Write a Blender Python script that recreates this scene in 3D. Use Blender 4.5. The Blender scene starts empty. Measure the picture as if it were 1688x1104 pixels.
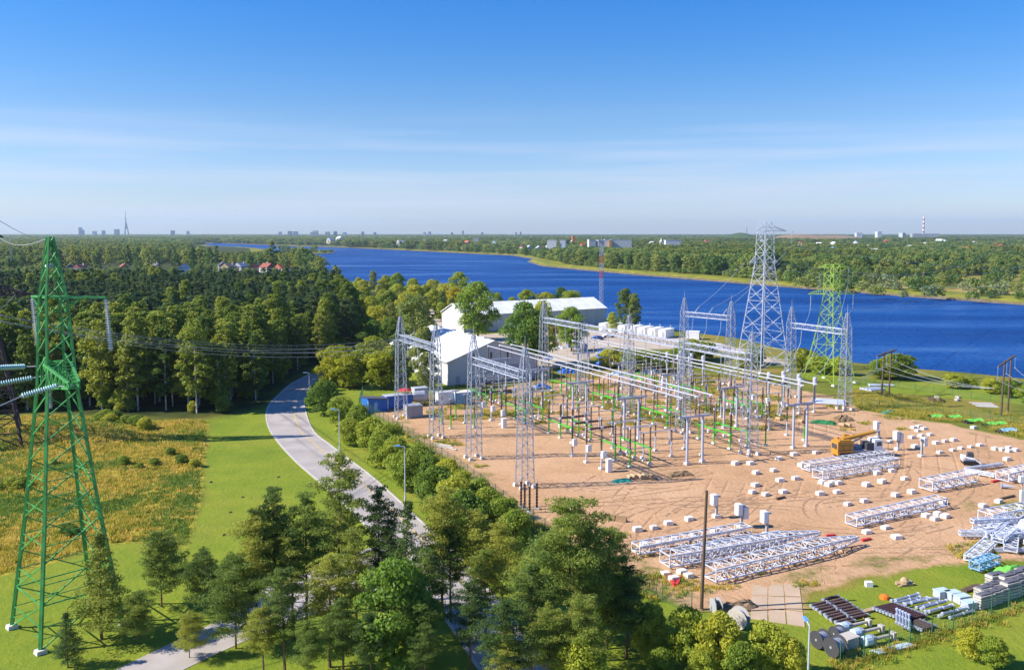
import bpy, math, random
import numpy as np
from mathutils import Vector, Matrix
from math import radians, sin, cos, pi, atan2, sqrt

scene = bpy.context.scene
COL = scene.collection
# ------------------------------------------------------------------ camera, sky, sun, exposure
CAM_H, FOC, PW, PH, HORIZON, PITCH = 42.0, 1450.0, 1688.0, 1104.0, 384.0, radians(5.0)
PPY = HORIZON + FOC * math.tan(PITCH)             # row of the optical axis
cd = bpy.data.cameras.new('camera')
cam = bpy.data.objects.new('camera', cd); COL.objects.link(cam)
cam.location = (0, 0, CAM_H)
cam.rotation_euler = (pi/2 - PITCH, 0, 0)
cd.sensor_width = 36.0; cd.sensor_fit = 'HORIZONTAL'
cd.lens = 36.0 * FOC / PW
cd.shift_y = -(PH/2 - PPY) / PW
cd.clip_start = 1.0; cd.clip_end = 60000.0
scene.camera = cam

SUN_EL, SUN_AZ = radians(37.0), radians(-98.0)    # azimuth measured from +Y towards +X
world = bpy.data.worlds.new("World"); scene.world = world; world.use_nodes = True
wn = world.node_tree; wn.nodes.clear()
out = wn.nodes.new('ShaderNodeOutputWorld'); bg = wn.nodes.new('ShaderNodeBackground')
sky = wn.nodes.new('ShaderNodeTexSky'); sky.sky_type = 'NISHITA'; sky.sun_disc = False
sky.sun_elevation = SUN_EL; sky.sun_rotation = SUN_AZ
sky.altitude = 0; sky.air_density = 1.0; sky.dust_density = 0.4; sky.ozone_density = 2.5
hs = wn.nodes.new('ShaderNodeHueSaturation'); hs.inputs['Saturation'].default_value = 1.25; hs.inputs['Value'].default_value = 1.0
# thin high cirrus streaks, low over the horizon
tc = wn.nodes.new('ShaderNodeTexCoord'); mp = wn.nodes.new('ShaderNodeMapping')
mp.inputs['Scale'].default_value = (1.6, 1.6, 34.0); mp.inputs['Rotation'].default_value = (0, radians(2.6), 0)
nz = wn.nodes.new('ShaderNodeTexNoise'); nz.inputs['Scale'].default_value = 1.3; nz.inputs['Detail'].default_value = 5.0
cr = wn.nodes.new('ShaderNodeMapRange'); cr.inputs['From Min'].default_value = 0.43; cr.inputs['From Max'].default_value = 0.66
cr.inputs['To Max'].default_value = 0.85
mixc = wn.nodes.new('ShaderNodeMix'); mixc.data_type = 'RGBA'
mixc.inputs['B'].default_value = (3.3, 3.75, 4.6, 1)
L = wn.links.new
L(tc.outputs['Generated'], mp.inputs['Vector']); L(mp.outputs['Vector'], nz.inputs['Vector'])
L(nz.outputs['Fac'], cr.inputs['Value'])
# deeper blue away from the horizon haze band, as a clear dry day shows it
sx = wn.nodes.new('ShaderNodeSeparateXYZ'); L(tc.outputs['Generated'], sx.inputs[0])
rampS = wn.nodes.new('ShaderNodeValToRGB'); el = rampS.color_ramp.elements
el[0].position = 0.0; el[0].color = (0.62,0.68,1.0,1); el[1].position = 0.30; el[1].color = (0.17,0.50,0.88,1)
for p_, c_ in ((0.05,(0.54,0.59,0.84)),(0.127,(0.47,0.565,0.745)),(0.196,(0.30,0.54,0.79)),(0.257,(0.20,0.52,0.86))):
    x_ = el.new(p_); x_.color = (*c_, 1)
L(sx.outputs['Z'], rampS.inputs['Fac'])
mulS = wn.nodes.new('ShaderNodeMix'); mulS.data_type = 'RGBA'; mulS.blend_type = 'MULTIPLY'; mulS.inputs['Factor'].default_value = 1.0
lowm = wn.nodes.new('ShaderNodeMapRange'); lowm.inputs['From Min'].default_value = 0.14; lowm.inputs['From Max'].default_value = 0.05; L(sx.outputs['Z'], lowm.inputs['Value'])
cmul = wn.nodes.new('ShaderNodeMath'); cmul.operation = 'MULTIPLY'; L(cr.outputs['Result'], cmul.inputs[0]); L(lowm.outputs['Result'], cmul.inputs[1])
L(sky.outputs['Color'], hs.inputs['Color']); L(hs.outputs['Color'], mulS.inputs['A']); L(rampS.outputs['Color'], mulS.inputs['B']); L(mulS.outputs['Result'], mixc.inputs['A']); L(cmul.outputs[0], mixc.inputs['Factor'])
L(mixc.outputs['Result'], bg.inputs['Color']); L(bg.outputs['Background'], out.inputs['Surface'])
bg.inputs["Strength"].default_value = 0.12

sl = bpy.data.lights.new('sun', 'SUN'); sun = bpy.data.objects.new('sun', sl); COL.objects.link(sun)
sl.energy = 4.6; sl.angle = radians(0.53); sl.color = (1.0, 0.93, 0.82)
sdir = Vector((sin(SUN_AZ)*cos(SUN_EL), cos(SUN_AZ)*cos(SUN_EL), sin(SUN_EL)))
sun.rotation_euler = sdir.to_track_quat('Z', 'Y').to_euler()
sun.location = sdir * 300
vs = scene.view_settings
vs.view_transform = 'Standard'; vs.look = 'None'; vs.gamma = 1.0; vs.use_curve_mapping = False; vs.exposure = 0.82
scene.cycles.max_bounces = 6; scene.cycles.transparent_max_bounces = 8
scene.cycles.volume_bounces = 0; scene.cycles.use_denoising = True

# ------------------------------------------------------------------ survey helpers: photo pixel + height -> point in the place
_cp, _sp = cos(PITCH), sin(PITCH)
def at(px, py, z=0.0):
    a = (px - PW/2)/FOC; b = (PPY - py)/FOC
    d = Vector((a, _cp + b*_sp, -_sp + b*_cp))
    t = (z - CAM_H)/d.z
    return Vector((d.x*t, d.y*t, z))
def atd(px, py, Y):
    a = (px - PW/2)/FOC; b = (PPY - py)/FOC
    d = Vector((a, _cp + b*_sp, -_sp + b*_cp)); t = Y/d.y
    return Vector((d.x*t, Y, CAM_H + d.z*t))
def depth(p): return p.y*_cp - (p.z - CAM_H)*_sp
def pxm(n, p): return n*depth(p)/FOC           # n photo pixels at point p, in metres
def tall(base, py):                              # height above base whose top shows at row py
    b = (PPY - py)/FOC
    w = base.y*(b*_cp - _sp)/(_cp + b*_sp)
    return w + CAM_H - base.z

# ------------------------------------------------------------------ mesh builder
class MB:
    def __init__(s): s.v = []; s.f = []; s.m = []; s.mi = 0
    def add(s, vs, fs):
        o = len(s.v); s.v.extend([tuple(v) for v in vs])
        for f in fs: s.f.append(tuple(i+o for i in f)); s.m.append(s.mi)
    def box(s, c, d, rz=0.0, top=1.0):
        x, y, z = d[0]/2, d[1]/2, d[2]/2; ca, sa = cos(rz), sin(rz); vs = []
        for sz in (-1, 1):
            k = top if sz > 0 else 1.0
            for sx, sy in ((-1,-1),(1,-1),(1,1),(-1,1)):
                px, py = sx*x*k, sy*y*k
                vs.append((c[0]+px*ca-py*sa, c[1]+px*sa+py*ca, c[2]+sz*z))
        s.add(vs, [(3,2,1,0),(4,5,6,7),(0,1,5,4),(1,2,6,5),(2,3,7,6),(3,0,4,7)])
    def tube(s, a, b, r1, r2=None, n=6, caps=True):
        a = Vector(a); b = Vector(b); r2 = r1 if r2 is None else r2
        d = b - a
        if d.length < 1e-6: return
        d.normalize(); u = d.cross(Vector((0,0,1)))
        if u.length < 1e-3: u = Vector((1,0,0))
        u.normalize(); w = d.cross(u); vs = []
        off = pi/n
        for p, r in ((a, r1), (b, r2)):
            for i in range(n):
                t = 2*pi*i/n + off; vs.append(p + u*(r*cos(t)) + w*(r*sin(t)))
        fs = [(i, (i+1) % n, n+(i+1) % n, n+i) for i in range(n)]
        if caps: fs += [tuple(range(n-1, -1, -1)), tuple(range(n, 2*n))]
        s.add(vs, fs)
    def bar(s, a, b, w): s.tube(a, b, w*0.7071, n=4)
    def chain(s, pts, r, n=4):
        for i in range(len(pts)-1): s.tube(pts[i], pts[i+1], r, n=n, caps=(i in (0, len(pts)-2)))
    def lathe(s, prof, c=(0,0,0), axis='z', n=8):       # prof: (r, h) pairs
        vs = []
        for r, h in prof:
            for i in range(n):
                t = 2*pi*i/n; x, y = r*cos(t), r*sin(t)
                p = (x, y, h) if axis == 'z' else ((h, x, y) if axis == 'x' else (x, h, y))
                vs.append((p[0]+c[0], p[1]+c[1], p[2]+c[2]))
        k = len(prof); fs = []
        for j in range(k-1):
            for i in range(n): fs.append((j*n+i, j*n+(i+1) % n, (j+1)*n+(i+1) % n, (j+1)*n+i))
        fs += [tuple(range(n-1, -1, -1)), tuple(range((k-1)*n, k*n))]
        if axis == 'y': fs = [f[::-1] for f in fs]
        s.add(vs, fs)
    def poly(s, pts, z0, z1):
        n = len(pts); vs = [(p[0], p[1], z0) for p in pts] + [(p[0], p[1], z1) for p in pts]
        s.add(vs, [tuple(range(n-1, -1, -1)), tuple(range(n, 2*n))] + [(i, (i+1) % n, n+(i+1) % n, n+i) for i in range(n)])
    def mesh(s, name, mats):
        me = bpy.data.meshes.new(name); me.from_pydata(s.v, [], s.f)
        for m in (mats if isinstance(mats, (list, tuple)) else [mats]): me.materials.append(m)
        if any(s.m): me.polygons.foreach_set('material_index', s.m)
        me.update(); return me
    def build(s, name, mats, parent=None, **kw): return put(name, s.mesh(name, mats), parent, **kw)

def put(name, me, parent=None, loc=(0,0,0), rz=0.0, sc=None, kind=None, label=None):
    o = bpy.data.objects.new(name, me); COL.objects.link(o)
    o.location = loc
    if rz: o.rotation_euler = (0, 0, rz)
    if sc is not None: o.scale = sc if hasattr(sc, '__len__') else (sc, sc, sc)
    if parent is not None: o.parent = parent
    if kind: o['kind'] = kind
    if label: o['label'] = label
    return o
def tag(o, label, cat, group=None, kind=None):
    o['label'] = label
    if cat: o['category'] = cat
    if group: o['group'] = group
    if kind: o['kind'] = kind
    return o
def thing(name, label, cat, loc=(0,0,0), rz=0.0, group=None, sc=None):
    return tag(put(name, None, None, loc, rz, sc), label, cat, group)
KIDS = {}
def kids(o):
    if o.name not in KIDS: KIDS[o.name] = list(o.children)
    return KIDS[o.name]
def dup(o, loc, rz=0.0, label=None, sc=None, parent=None):
    c = o.copy(); COL.objects.link(c)
    if parent is None:
        c.location = loc; c.rotation_euler = (0, 0, rz)
        if sc is not None: c.scale = sc if hasattr(sc, '__len__') else (sc, sc, sc)
        if label: c['label'] = label
    else: c.parent = parent
    for ch in kids(o): dup(ch, None, parent=c)
    return c
class Proto:
    """first call places the thing itself, later calls copy it and its parts"""
    def __init__(s, make): s.make = make; s.o = None
    def __call__(s, loc, rz=0.0, label=None, sc=None):
        if s.o is None:
            s.o = s.make(); o = s.o; kids(o)
            for k in kids(o): kids(k)
            o.location = loc; o.rotation_euler = (0, 0, rz)
            if sc is not None: o.scale = sc if hasattr(sc, '__len__') else (sc, sc, sc)
            if label: o['label'] = label
            return o
        return dup(s.o, loc, rz, label, sc)

# ------------------------------------------------------------------ materials
def nodes(name):
    m = bpy.data.materials.new(name); m.use_nodes = True
    nt = m.node_tree; b = nt.nodes['Principled BSDF']; return m, nt, b, nt.nodes.new, nt.links.new
def mat(name, col, rough=0.6, metal=0.0, var=0.12, scale=0.6, bump=0.0, spec=0.4, rnd=0.0, bscale=None):
    m, nt, b, N, K = nodes(name)
    t = N('ShaderNodeTexCoord'); n = N('ShaderNodeTexNoise'); n.inputs['Scale'].default_value = scale; n.inputs['Detail'].default_value = 6
    K(t.outputs['Object'], n.inputs['Vector'])
    mr = N('ShaderNodeMapRange'); mr.inputs['From Min'].default_value = 0.3; mr.inputs['From Max'].default_value = 0.7
    mr.inputs['To Min'].default_value = 1-var; mr.inputs['To Max'].default_value = 1+var
    K(n.outputs['Fac'], mr.inputs['Value'])
    h = N('ShaderNodeHueSaturation'); h.inputs['Color'].default_value = (*col, 1)
    if rnd:
        oi = N('ShaderNodeObjectInfo'); r2 = N('ShaderNodeMapRange'); r2.inputs['To Min'].default_value = 1-rnd; r2.inputs['To Max'].default_value = 1+rnd
        K(oi.outputs['Random'], r2.inputs['Value']); mu = N('ShaderNodeMath'); mu.operation = 'MULTIPLY'
        K(r2.outputs['Result'], mu.inputs[0]); K(mr.outputs['Result'], mu.inputs[1]); K(mu.outputs[0], h.inputs['Value'])
    else: K(mr.outputs['Result'], h.inputs['Value'])
    K(h.outputs['Color'], b.inputs['Base Color'])
    b.inputs['Roughness'].default_value = rough; b.inputs['Metallic'].default_value = metal; b.inputs['Specular IOR Level'].default_value = spec
    if bump:
        n2 = N('ShaderNodeTexNoise'); n2.inputs['Scale'].default_value = bscale or scale*8; n2.inputs['Detail'].default_value = 4
        K(t.outputs['Object'], n2.inputs['Vector'])
        bp = N('ShaderNodeBump'); bp.inputs['Strength'].default_value = bump; bp.inputs['Distance'].default_value = 0.1
        K(n2.outputs['Fac'], bp.inputs['Height']); K(bp.outputs['Normal'], b.inputs['Normal'])
    return m
def leafmat(name, c1, c2, c3, trans=0.3, nscale=0.35):
    m, nt, b, N, K = nodes(name)
    oi = N('ShaderNodeObjectInfo'); t = N('ShaderNodeTexCoord'); n = N('ShaderNodeTexNoise'); n.inputs['Scale'].default_value = nscale; n.inputs['Detail'].default_value = 5
    K(t.outputs['Object'], n.inputs['Vector'])
    ad = N('ShaderNodeMath'); ad.operation = 'MULTIPLY_ADD'; ad.inputs[1].default_value = 0.7; ad.inputs[2].default_value = -0.22
    K(n.outputs['Fac'], ad.inputs[0])
    a2 = N('ShaderNodeMath'); a2.operation = 'MULTIPLY_ADD'; a2.inputs[1].default_value = 0.85
    K(oi.outputs['Random'], a2.inputs[0]); K(ad.outputs[0], a2.inputs[2])
    r = N('ShaderNodeValToRGB'); e = r.color_ramp.elements
    e[0].position = 0.12; e[0].color = (*c1, 1); e[1].position = 0.88; e[1].color = (*c3, 1)
    x = e.new(0.5); x.color = (*c2, 1)
    K(a2.outputs[0], r.inputs['Fac'])
    K(r.outputs['Color'], b.inputs['Base Color']); b.inputs['Roughness'].default_value = 0.55; b.inputs['Specular IOR Level'].default_value = 0.25
    tr = N('ShaderNodeBsdfTranslucent'); hh = N('ShaderNodeHueSaturation'); hh.inputs['Value'].default_value = 1.3; hh.inputs['Hue'].default_value = 0.49
    K(r.outputs['Color'], hh.inputs['Color']); K(hh.outputs['Color'], tr.inputs['Color'])
    mx = N('ShaderNodeMixShader'); mx.inputs[0].default_value = trans
    o = nt.nodes['Material Output']; K(b.outputs[0], mx.inputs[1]); K(tr.outputs[0], mx.inputs[2]); K(mx.outputs[0], o.inputs['Surface'])
    return m

M = dict(
 steel=mat('galvanised_steel', (0.36,0.40,0.48), 0.45, 0.25, 0.12, 0.8),
 truss=mat('bright_new_truss_steel', (0.62,0.65,0.71), 0.4, 0.1, 0.2, 1.4),
 steel_bright=mat('new_galvanised_steel', (0.52,0.56,0.66), 0.4, 0.15, 0.12, 0.9),
 tube=mat('grey_painted_tube', (0.44,0.47,0.56), 0.5, 0.0, 0.06),
 bus=mat('aluminium_busbar', (0.56,0.58,0.62), 0.35, 0.2, 0.05),
 wire=mat('conductor_wire', (0.42,0.45,0.50), 0.5, 0.3, 0.05),
 green=mat('dark_green_paint', (0.060,0.300,0.075), 0.55, 0, 0.35, 0.7),
 lime=mat('light_green_paint', (0.32,0.50,0.07), 0.5, 0, 0.15, 0.5),
 stand_green=mat('stand_green_paint', (0.06,0.42,0.03), 0.5, 0, 0.1),
 rustpylon=mat('rusty_brown_steel', (0.055,0.035,0.035), 0.7, 0, 0.3, 0.6),
 brown=mat('brown_porcelain', (0.05,0.022,0.016), 0.3, 0, 0.1, 1.0, spec=0.6),
 glass=mat('pale_glass_discs', (0.42,0.62,0.66), 0.15, 0, 0.1, spec=0.8),
 greydisc=mat('grey_glass_discs', (0.52,0.57,0.63), 0.2, 0, 0.1, spec=0.7),
 concrete=mat('pale_concrete', (0.66,0.61,0.54), 0.85, 0, 0.12, 1.2, 0.3),
 rut=mat('turned_damp_sand', (0.36,0.215,0.115), 0.95, 0, 0.3, 1.2, 0.5),
 block=mat('cast_block_concrete', (0.70,0.66,0.60), 0.9, 0, 0.22, 2.2, 0.4, rnd=0.12),
 hallwall=mat('sheet_hall_wall', (0.58,0.58,0.57), 0.6, 0, 0.07, 0.25),
 white=mat('white_paint', (0.80,0.80,0.80), 0.5, 0, 0.05),
 offwhite=mat('weathered_white_metal', (0.74,0.75,0.75), 0.6, 0, 0.08, 0.3),
 membrane=mat('white_roof_membrane', (0.80,0.80,0.78), 0.6, 0, 0.10, 0.22),
 wallgrey=mat('pale_grey_wall', (0.52,0.52,0.52), 0.7, 0, 0.06, 0.2),
 bluewall=mat('blue_painted_boards', (0.02,0.14,0.50), 0.55, 0, 0.12, 0.8),
 darkroof=mat('dark_grey_roofing', (0.10,0.10,0.13), 0.8, 0, 0.2, 0.5),
 greyroof=mat('grey_sheet_roof', (0.45,0.47,0.50), 0.6, 0, 0.15, 0.4),
 grey=mat('mid_grey_metal', (0.35,0.36,0.38), 0.6, 0, 0.12, 0.6),
 darkgrey=mat('charcoal_metal', (0.06,0.06,0.07), 0.6, 0, 0.15, 0.8),
 black=mat('black_rubber', (0.015,0.015,0.016), 0.8, 0, 0.1),
 glasspane=mat('window_glass', (0.03,0.05,0.07), 0.08, 0, 0.05, spec=0.9),
 yellow=mat('machine_yellow', (0.47,0.23,0.03), 0.5, 0, 0.12, 0.9),
 wood=mat('weathered_pole_wood', (0.13,0.085,0.055), 0.85, 0, 0.2, 1.0, 0.3),
 lumber=mat('sawn_timber', (0.45,0.32,0.18), 0.8, 0, 0.15, 1.0),
 bark=mat('grey_brown_bark', (0.085,0.065,0.05), 0.9, 0, 0.3, 0.8, 0.4),
 pinebark=mat('red_pine_bark', (0.17,0.09,0.055), 0.9, 0, 0.3, 0.6, 0.4),
 birchbark=mat('white_birch_bark', (0.5,0.48,0.44), 0.8, 0, 0.3, 1.5),
 tarp=mat('blue_tarpaulin', (0.03,0.14,0.48), 0.45, 0, 0.25, 1.0, 0.4),
 palefilm=mat('pale_blue_film', (0.50,0.62,0.68), 0.4, 0, 0.15, 1.0, 0.4),
 teal=mat('teal_tarpaulin', (0.03,0.30,0.24), 0.5, 0, 0.2, 1.0, 0.4),
 mesh_green=mat('green_netting', (0.02,0.16,0.05), 0.8, 0, 0.35, 0.8, 0.6),
 sheet_green=mat('bright_green_sheet', (0.16,0.52,0.07), 0.6, 0, 0.2, 0.8, 0.3),
 sheet_blue=mat('pale_blue_sheet', (0.22,0.42,0.62), 0.5, 0, 0.2, 0.8),
 red=mat('red_plastic', (0.62,0.04,0.04), 0.5, 0, 0.1),
 orange=mat('orange_plastic', (0.80,0.18,0.02), 0.5, 0, 0.1),
 redroof=mat('red_roof_tiles', (0.38,0.10,0.07), 0.75, 0, 0.15, 0.2, rnd=0.3),
 brickwall=mat('light_house_wall', (0.58,0.52,0.44), 0.8, 0, 0.1, 0.2, rnd=0.25),
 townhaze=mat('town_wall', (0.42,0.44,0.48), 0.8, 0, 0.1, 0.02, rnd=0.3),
 towndark=mat('distant_steel', (0.12,0.14,0.18), 0.7, 0, 0.1, 0.02),
 fence=mat('green_coated_wire', (0.05,0.16,0.09), 0.5, 0, 0.1),
 soil=mat('heaped_soil', (0.26,0.17,0.09), 0.95, 0, 0.25, 0.5, 0.6),
 slab=mat('stacked_slab', (0.50,0.46,0.40), 0.85, 0, 0.15, 0.8, 0.2, rnd=0.12),
 slab_top=mat('dark_slab_top', (0.13,0.13,0.15), 0.8, 0, 0.2, 0.8),
 lampblue=mat('lamp_head_blue', (0.16,0.33,0.60), 0.4, 0, 0.1),
 lamppole=mat('lamp_pole_grey', (0.48,0.54,0.60), 0.5, 0.1, 0.06),
 carwhite=mat('car_white', (0.78,0.78,0.78), 0.25, 0, 0.03), carblue=mat('car_blue', (0.05,0.12,0.35), 0.25, 0, 0.03),
 asphalt=mat('worn_asphalt', (0.40,0.355,0.32), 0.85, 0, 0.15, 0.25, 0.2, bscale=6), kerb=mat('kerb_concrete', (0.50,0.46,0.42), 0.85, 0, 0.1, 0.6),
 pathm=mat('sandy_path', (0.50,0.37,0.25), 0.9, 0, 0.1, 0.3, 0.2), gravel=mat('pale_gravel', (0.50,0.42,0.33), 0.95, 0, 0.14, 0.12, 0.4, bscale=4),
 yellowline=mat('yellow_line_paint', (0.62,0.44,0.14), 0.7, 0, 0.25, 1.0), whiteline=mat('white_line_paint', (0.7,0.7,0.68), 0.7, 0, 0.2, 1.0),
 yellowg=mat('chimney_white', (0.8,0.78,0.78), 0.7), chimred=mat('chimney_red', (0.45,0.09,0.08), 0.7),
)
M['leaf_pine'] = leafmat('pine_needles', (0.085,0.149,0.035), (0.197,0.275,0.050), (0.362,0.380,0.060), 0.42)
M['leaf_far'] = leafmat('far_leaves', (0.086,0.159,0.037), (0.154,0.238,0.047), (0.292,0.329,0.070), 0.42, 0.08)
M['leaf_green'] = leafmat('broad_leaves', (0.078,0.154,0.025), (0.197,0.314,0.038), (0.407,0.451,0.046), 0.42)
M['leaf_yellow'] = leafmat('yellow_green_leaves', (0.165,0.243,0.022), (0.347,0.373,0.024), (0.561,0.470,0.027), 0.42)
M['leaf_hedge'] = leafmat('roadside_leaves', (0.120,0.212,0.028), (0.274,0.352,0.038), (0.459,0.463,0.049), 0.42)
M['leaf_birch'] = leafmat('birch_leaves', (0.095,0.155,0.037), (0.190,0.255,0.056), (0.309,0.332,0.078), 0.42)
M['leaf_willow'] = leafmat('silvery_leaves', (0.129,0.193,0.077), (0.209,0.274,0.116), (0.306,0.354,0.154), 0.42)
M['leaf_woodpine'] = leafmat('wood_pine_needles', (0.035,0.085,0.036), (0.070,0.130,0.046), (0.125,0.175,0.050), 0.42)
M['leaf_aspen'] = leafmat('aspen_leaves', (0.085,0.150,0.022), (0.19,0.260,0.034), (0.31,0.345,0.045), 0.45)  # leaf colour itself: a brighter yellow-green than the wood's pine needles
M['grass_dry'] = leafmat('dry_grass_blades', (0.22,0.26,0.030), (0.48,0.42,0.055), (0.66,0.50,0.12), 0.42)
M['grass_green'] = leafmat('green_weed_blades', (0.080,0.176,0.024), (0.160,0.272,0.032), (0.256,0.320,0.048), 0.3)
# ------------------------------------------------------------------ ground: one sheet, with zones worked out from outlines on the ground
def W(pts, z=0.0): return np.array([[p.x, p.y] for p in (at(a, b, z) for a, b in pts)])
def sdist(P, poly):                                # signed distance, positive inside
    n = len(poly); d = np.full(len(P), 1e18); ins = np.zeros(len(P), bool)
    for i in range(n):
        a = poly[i]; b = poly[(i+1) % n]; e = b - a; w = P - a
        t = np.clip((w @ e)/max(e @ e, 1e-9), 0, 1)
        d = np.minimum(d, ((w - t[:, None]*e)**2).sum(1))
        c = (a[1] <= P[:, 1]) != (b[1] <= P[:, 1])
        with np.errstate(divide='ignore', invalid='ignore'):
            xx = a[0] + (P[:, 1]-a[1])/(b[1]-a[1] if b[1] != a[1] else 1e-9)*e[0]
        ins ^= c & (P[:, 0] < xx)
    return np.where(ins, 1, -1)*np.sqrt(d)
WATER_Z = -3.0
NEAR_BANK = [(330,402.2),(350,406.5),(400,408),(436,410.8),(445,418),(500,425),(537,437),(528,449),(545,463),(620,472),(720,487),(830,503),(1000,533),(1090,548),(1150,557),(1230,568),(1290,583),(1345,599),(1420,610),(1500,619),(1590,626),(1700,638),(2000,664)]
FAR_BANK = [(2000,524),(1688,503),(1560,493.5),(1500,489.5),(1400,481.5),(1270,471.5),(1150,461.5),(1050,453.5),(950,444.5),(893,439),(868,431),(880,427.5),(845,421.5),(800,419.5),(720,415.5),(640,411.5),(560,408),(480,405.8),(420,403),(340,400.4)]
RIVER = W(NEAR_BANK + FAR_BANK, WATER_Z)
ISLAND = W([(462,416.5),(480,413),(520,414),(552,416.3),(535,418.6),(490,419)], WATER_Z)
SAND = W([(597,668),(655,652),(730,650),(800,648),(900,622),(1000,610),(1120,612),(1230,622),(1300,640),(1385,655),(1420,676),(1500,690),(1560,698),(1620,712),(1700,726),(1900,745),(1900,850),(1720,838),(1668,822),(1640,830),(1672,846),(1720,870),(1800,930),(1690,922),(1620,925),(1530,932),(1440,948),(1330,975),(1322,1006),(1290,1010),(1230,1006),(1160,1008),(1090,985),(1040,955),(990,925),(920,880),(850,835),(790,796),(740,758),(690,725),(640,695)])
LOT = W([(735,545),(765,552),(860,548),(1000,545),(1120,556),(1190,566),(1300,598),(1285,603),(1180,577),(1090,575),(1000,580),(930,604),(880,612),(860,590),(800,560),(730,548)])
MEADOW = W([(-400,1000),(-400,690),(0,690),(70,683),(150,688),(240,694),(344,693),(339,745),(330,830),(306,903),(278,892),(183,896),(73,930),(0,949)])
SOIL = W([(95,705),(150,698),(200,712),(215,728),(160,745),(110,742),(40,735),(0,742),(-60,740),(0,722)])
FARFIELD = W([(1390,474),(1440,474),(1470,464),(1540,459),(1620,455),(1700,452),(2100,452),(2100,505),(1700,497),(1600,489)])
ROADP = W([(523,611),(481,632),(463,647),(439,673),(442,702),(458,728),(484,757),(513,783),(560,824),(605,868),(640,893),(560,921),(450,962),(380,1012),(225,1087),(150,1120),(150,1180),(250,1130),(400,1058),(500,1018),(590,992),(690,985),(750,1040),(800,1104),(850,1180),(960,1180),(905,1104),(820,990),(755,918),(700,865),(652,820),(610,783),(579,760),(544,733),(518,712),(505,683),(503,655),(520,628),(560,600)])

def axis(lo, hi, step, far_lo, far_hi, g):
    mid = list(np.arange(lo, hi, step)); a = []; s = step; x = lo
    while x > far_lo: s *= g; x -= s; a.append(x)
    b = []; s = step; x = mid[-1]
    while x < far_hi: s *= g; x += s; b.append(x)
    return np.array(a[::-1] + mid + b)
gx = axis(-105, 150, 1.3, -14000, 14000, 1.035); gy = axis(72, 330, 1.3, -60, 18500, 1.03)
GX, GY = np.meshgrid(gx, gy); P2 = np.stack([GX.ravel(), GY.ravel()], 1)
sd_r = sdist(P2, RIVER); sd_i = sdist(P2, ISLAND)
sd_r = np.minimum(sd_r, -sd_i*1.0)
def vnoise(P, s, seed):                             # value noise, for relief and ragged edges
    q = P/s; i = np.floor(q).astype(np.int64); f = q - i; f = f*f*(3-2*f)
    def h(a, b):
        n = (a*374761393 + b*668265263 + seed*144665) & 0xffffffff
        n = ((n ^ (n >> 13))*1274126177) & 0xffffffff
        return ((n ^ (n >> 16)) & 0xffff)/65535.0
    x0, y0 = i[:, 0], i[:, 1]
    return (h(x0,y0)*(1-f[:,0]) + h(x0+1,y0)*f[:,0])*(1-f[:,1]) + (h(x0,y0+1)*(1-f[:,0]) + h(x0+1,y0+1)*f[:,0])*f[:,1]
bankw = 3.0 + 0.004*np.abs(P2[:, 1])
zz = -6.0*np.clip((sd_r + bankw)/(2*bankw), 0, 1)
sd_s = sdist(P2, SAND); sd_l = sdist(P2, LOT); sd_m = sdist(P2, MEADOW); sd_o = sdist(P2, SOIL); sd_f = sdist(P2, FARFIELD); sd_d = sdist(P2, ROADP)
nearm = (P2[:, 1] < 420) & (np.abs(P2[:, 0]) < 300)
rel = np.where(nearm, 1.0, 0.0)
zz += rel*np.clip((sd_s-2)/6, 0, 1)*((vnoise(P2, 2.7, 1)-0.5)*0.16 + (vnoise(P2, 8, 2)-0.5)*0.18)
zz += rel*np.clip((sd_m-1)/3, 0, 1)*((vnoise(P2, 4, 3)-0.3)*0.5 + (vnoise(P2, 15, 4)-0.3)*0.8)
zz += rel*np.clip((sd_o+3)/6, 0, 1)*(1.1 + 1.2*vnoise(P2, 6, 6))
lawn = rel*np.clip((-sd_s-2)/4, 0, 1)*np.clip((-sd_m-1)/4, 0, 1)*np.clip((-sd_d-1)/4, 0, 1)*np.clip((-sd_r-6)/6, 0, 1)
zz += lawn*(vnoise(P2, 22, 5)-0.5)*0.14
nxg, nyg = len(gx), len(gy)
vz = np.column_stack([P2, zz]).astype(np.float32)
ii = np.arange(nxg*nyg).reshape(nyg, nxg)
quads = np.stack([ii[:-1,:-1], ii[:-1,1:], ii[1:,1:], ii[1:,:-1]], -1).reshape(-1, 4)
def np_mesh(name, verts, faces, mats, smooth=False):
    me = bpy.data.meshes.new(name); k = faces.shape[1]
    me.vertices.add(len(verts)); me.vertices.foreach_set('co', np.ascontiguousarray(verts, np.float32).ravel())
    me.loops.add(faces.size); me.loops.foreach_set('vertex_index', faces.astype(np.int32).ravel())
    me.polygons.add(len(faces)); me.polygons.foreach_set('loop_start', np.arange(0, faces.size, k, dtype=np.int32))
    me.polygons.foreach_set('use_smooth', np.full(len(faces), smooth))
    for m in mats: me.materials.append(m)
    me.update(calc_edges=True); return me
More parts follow.
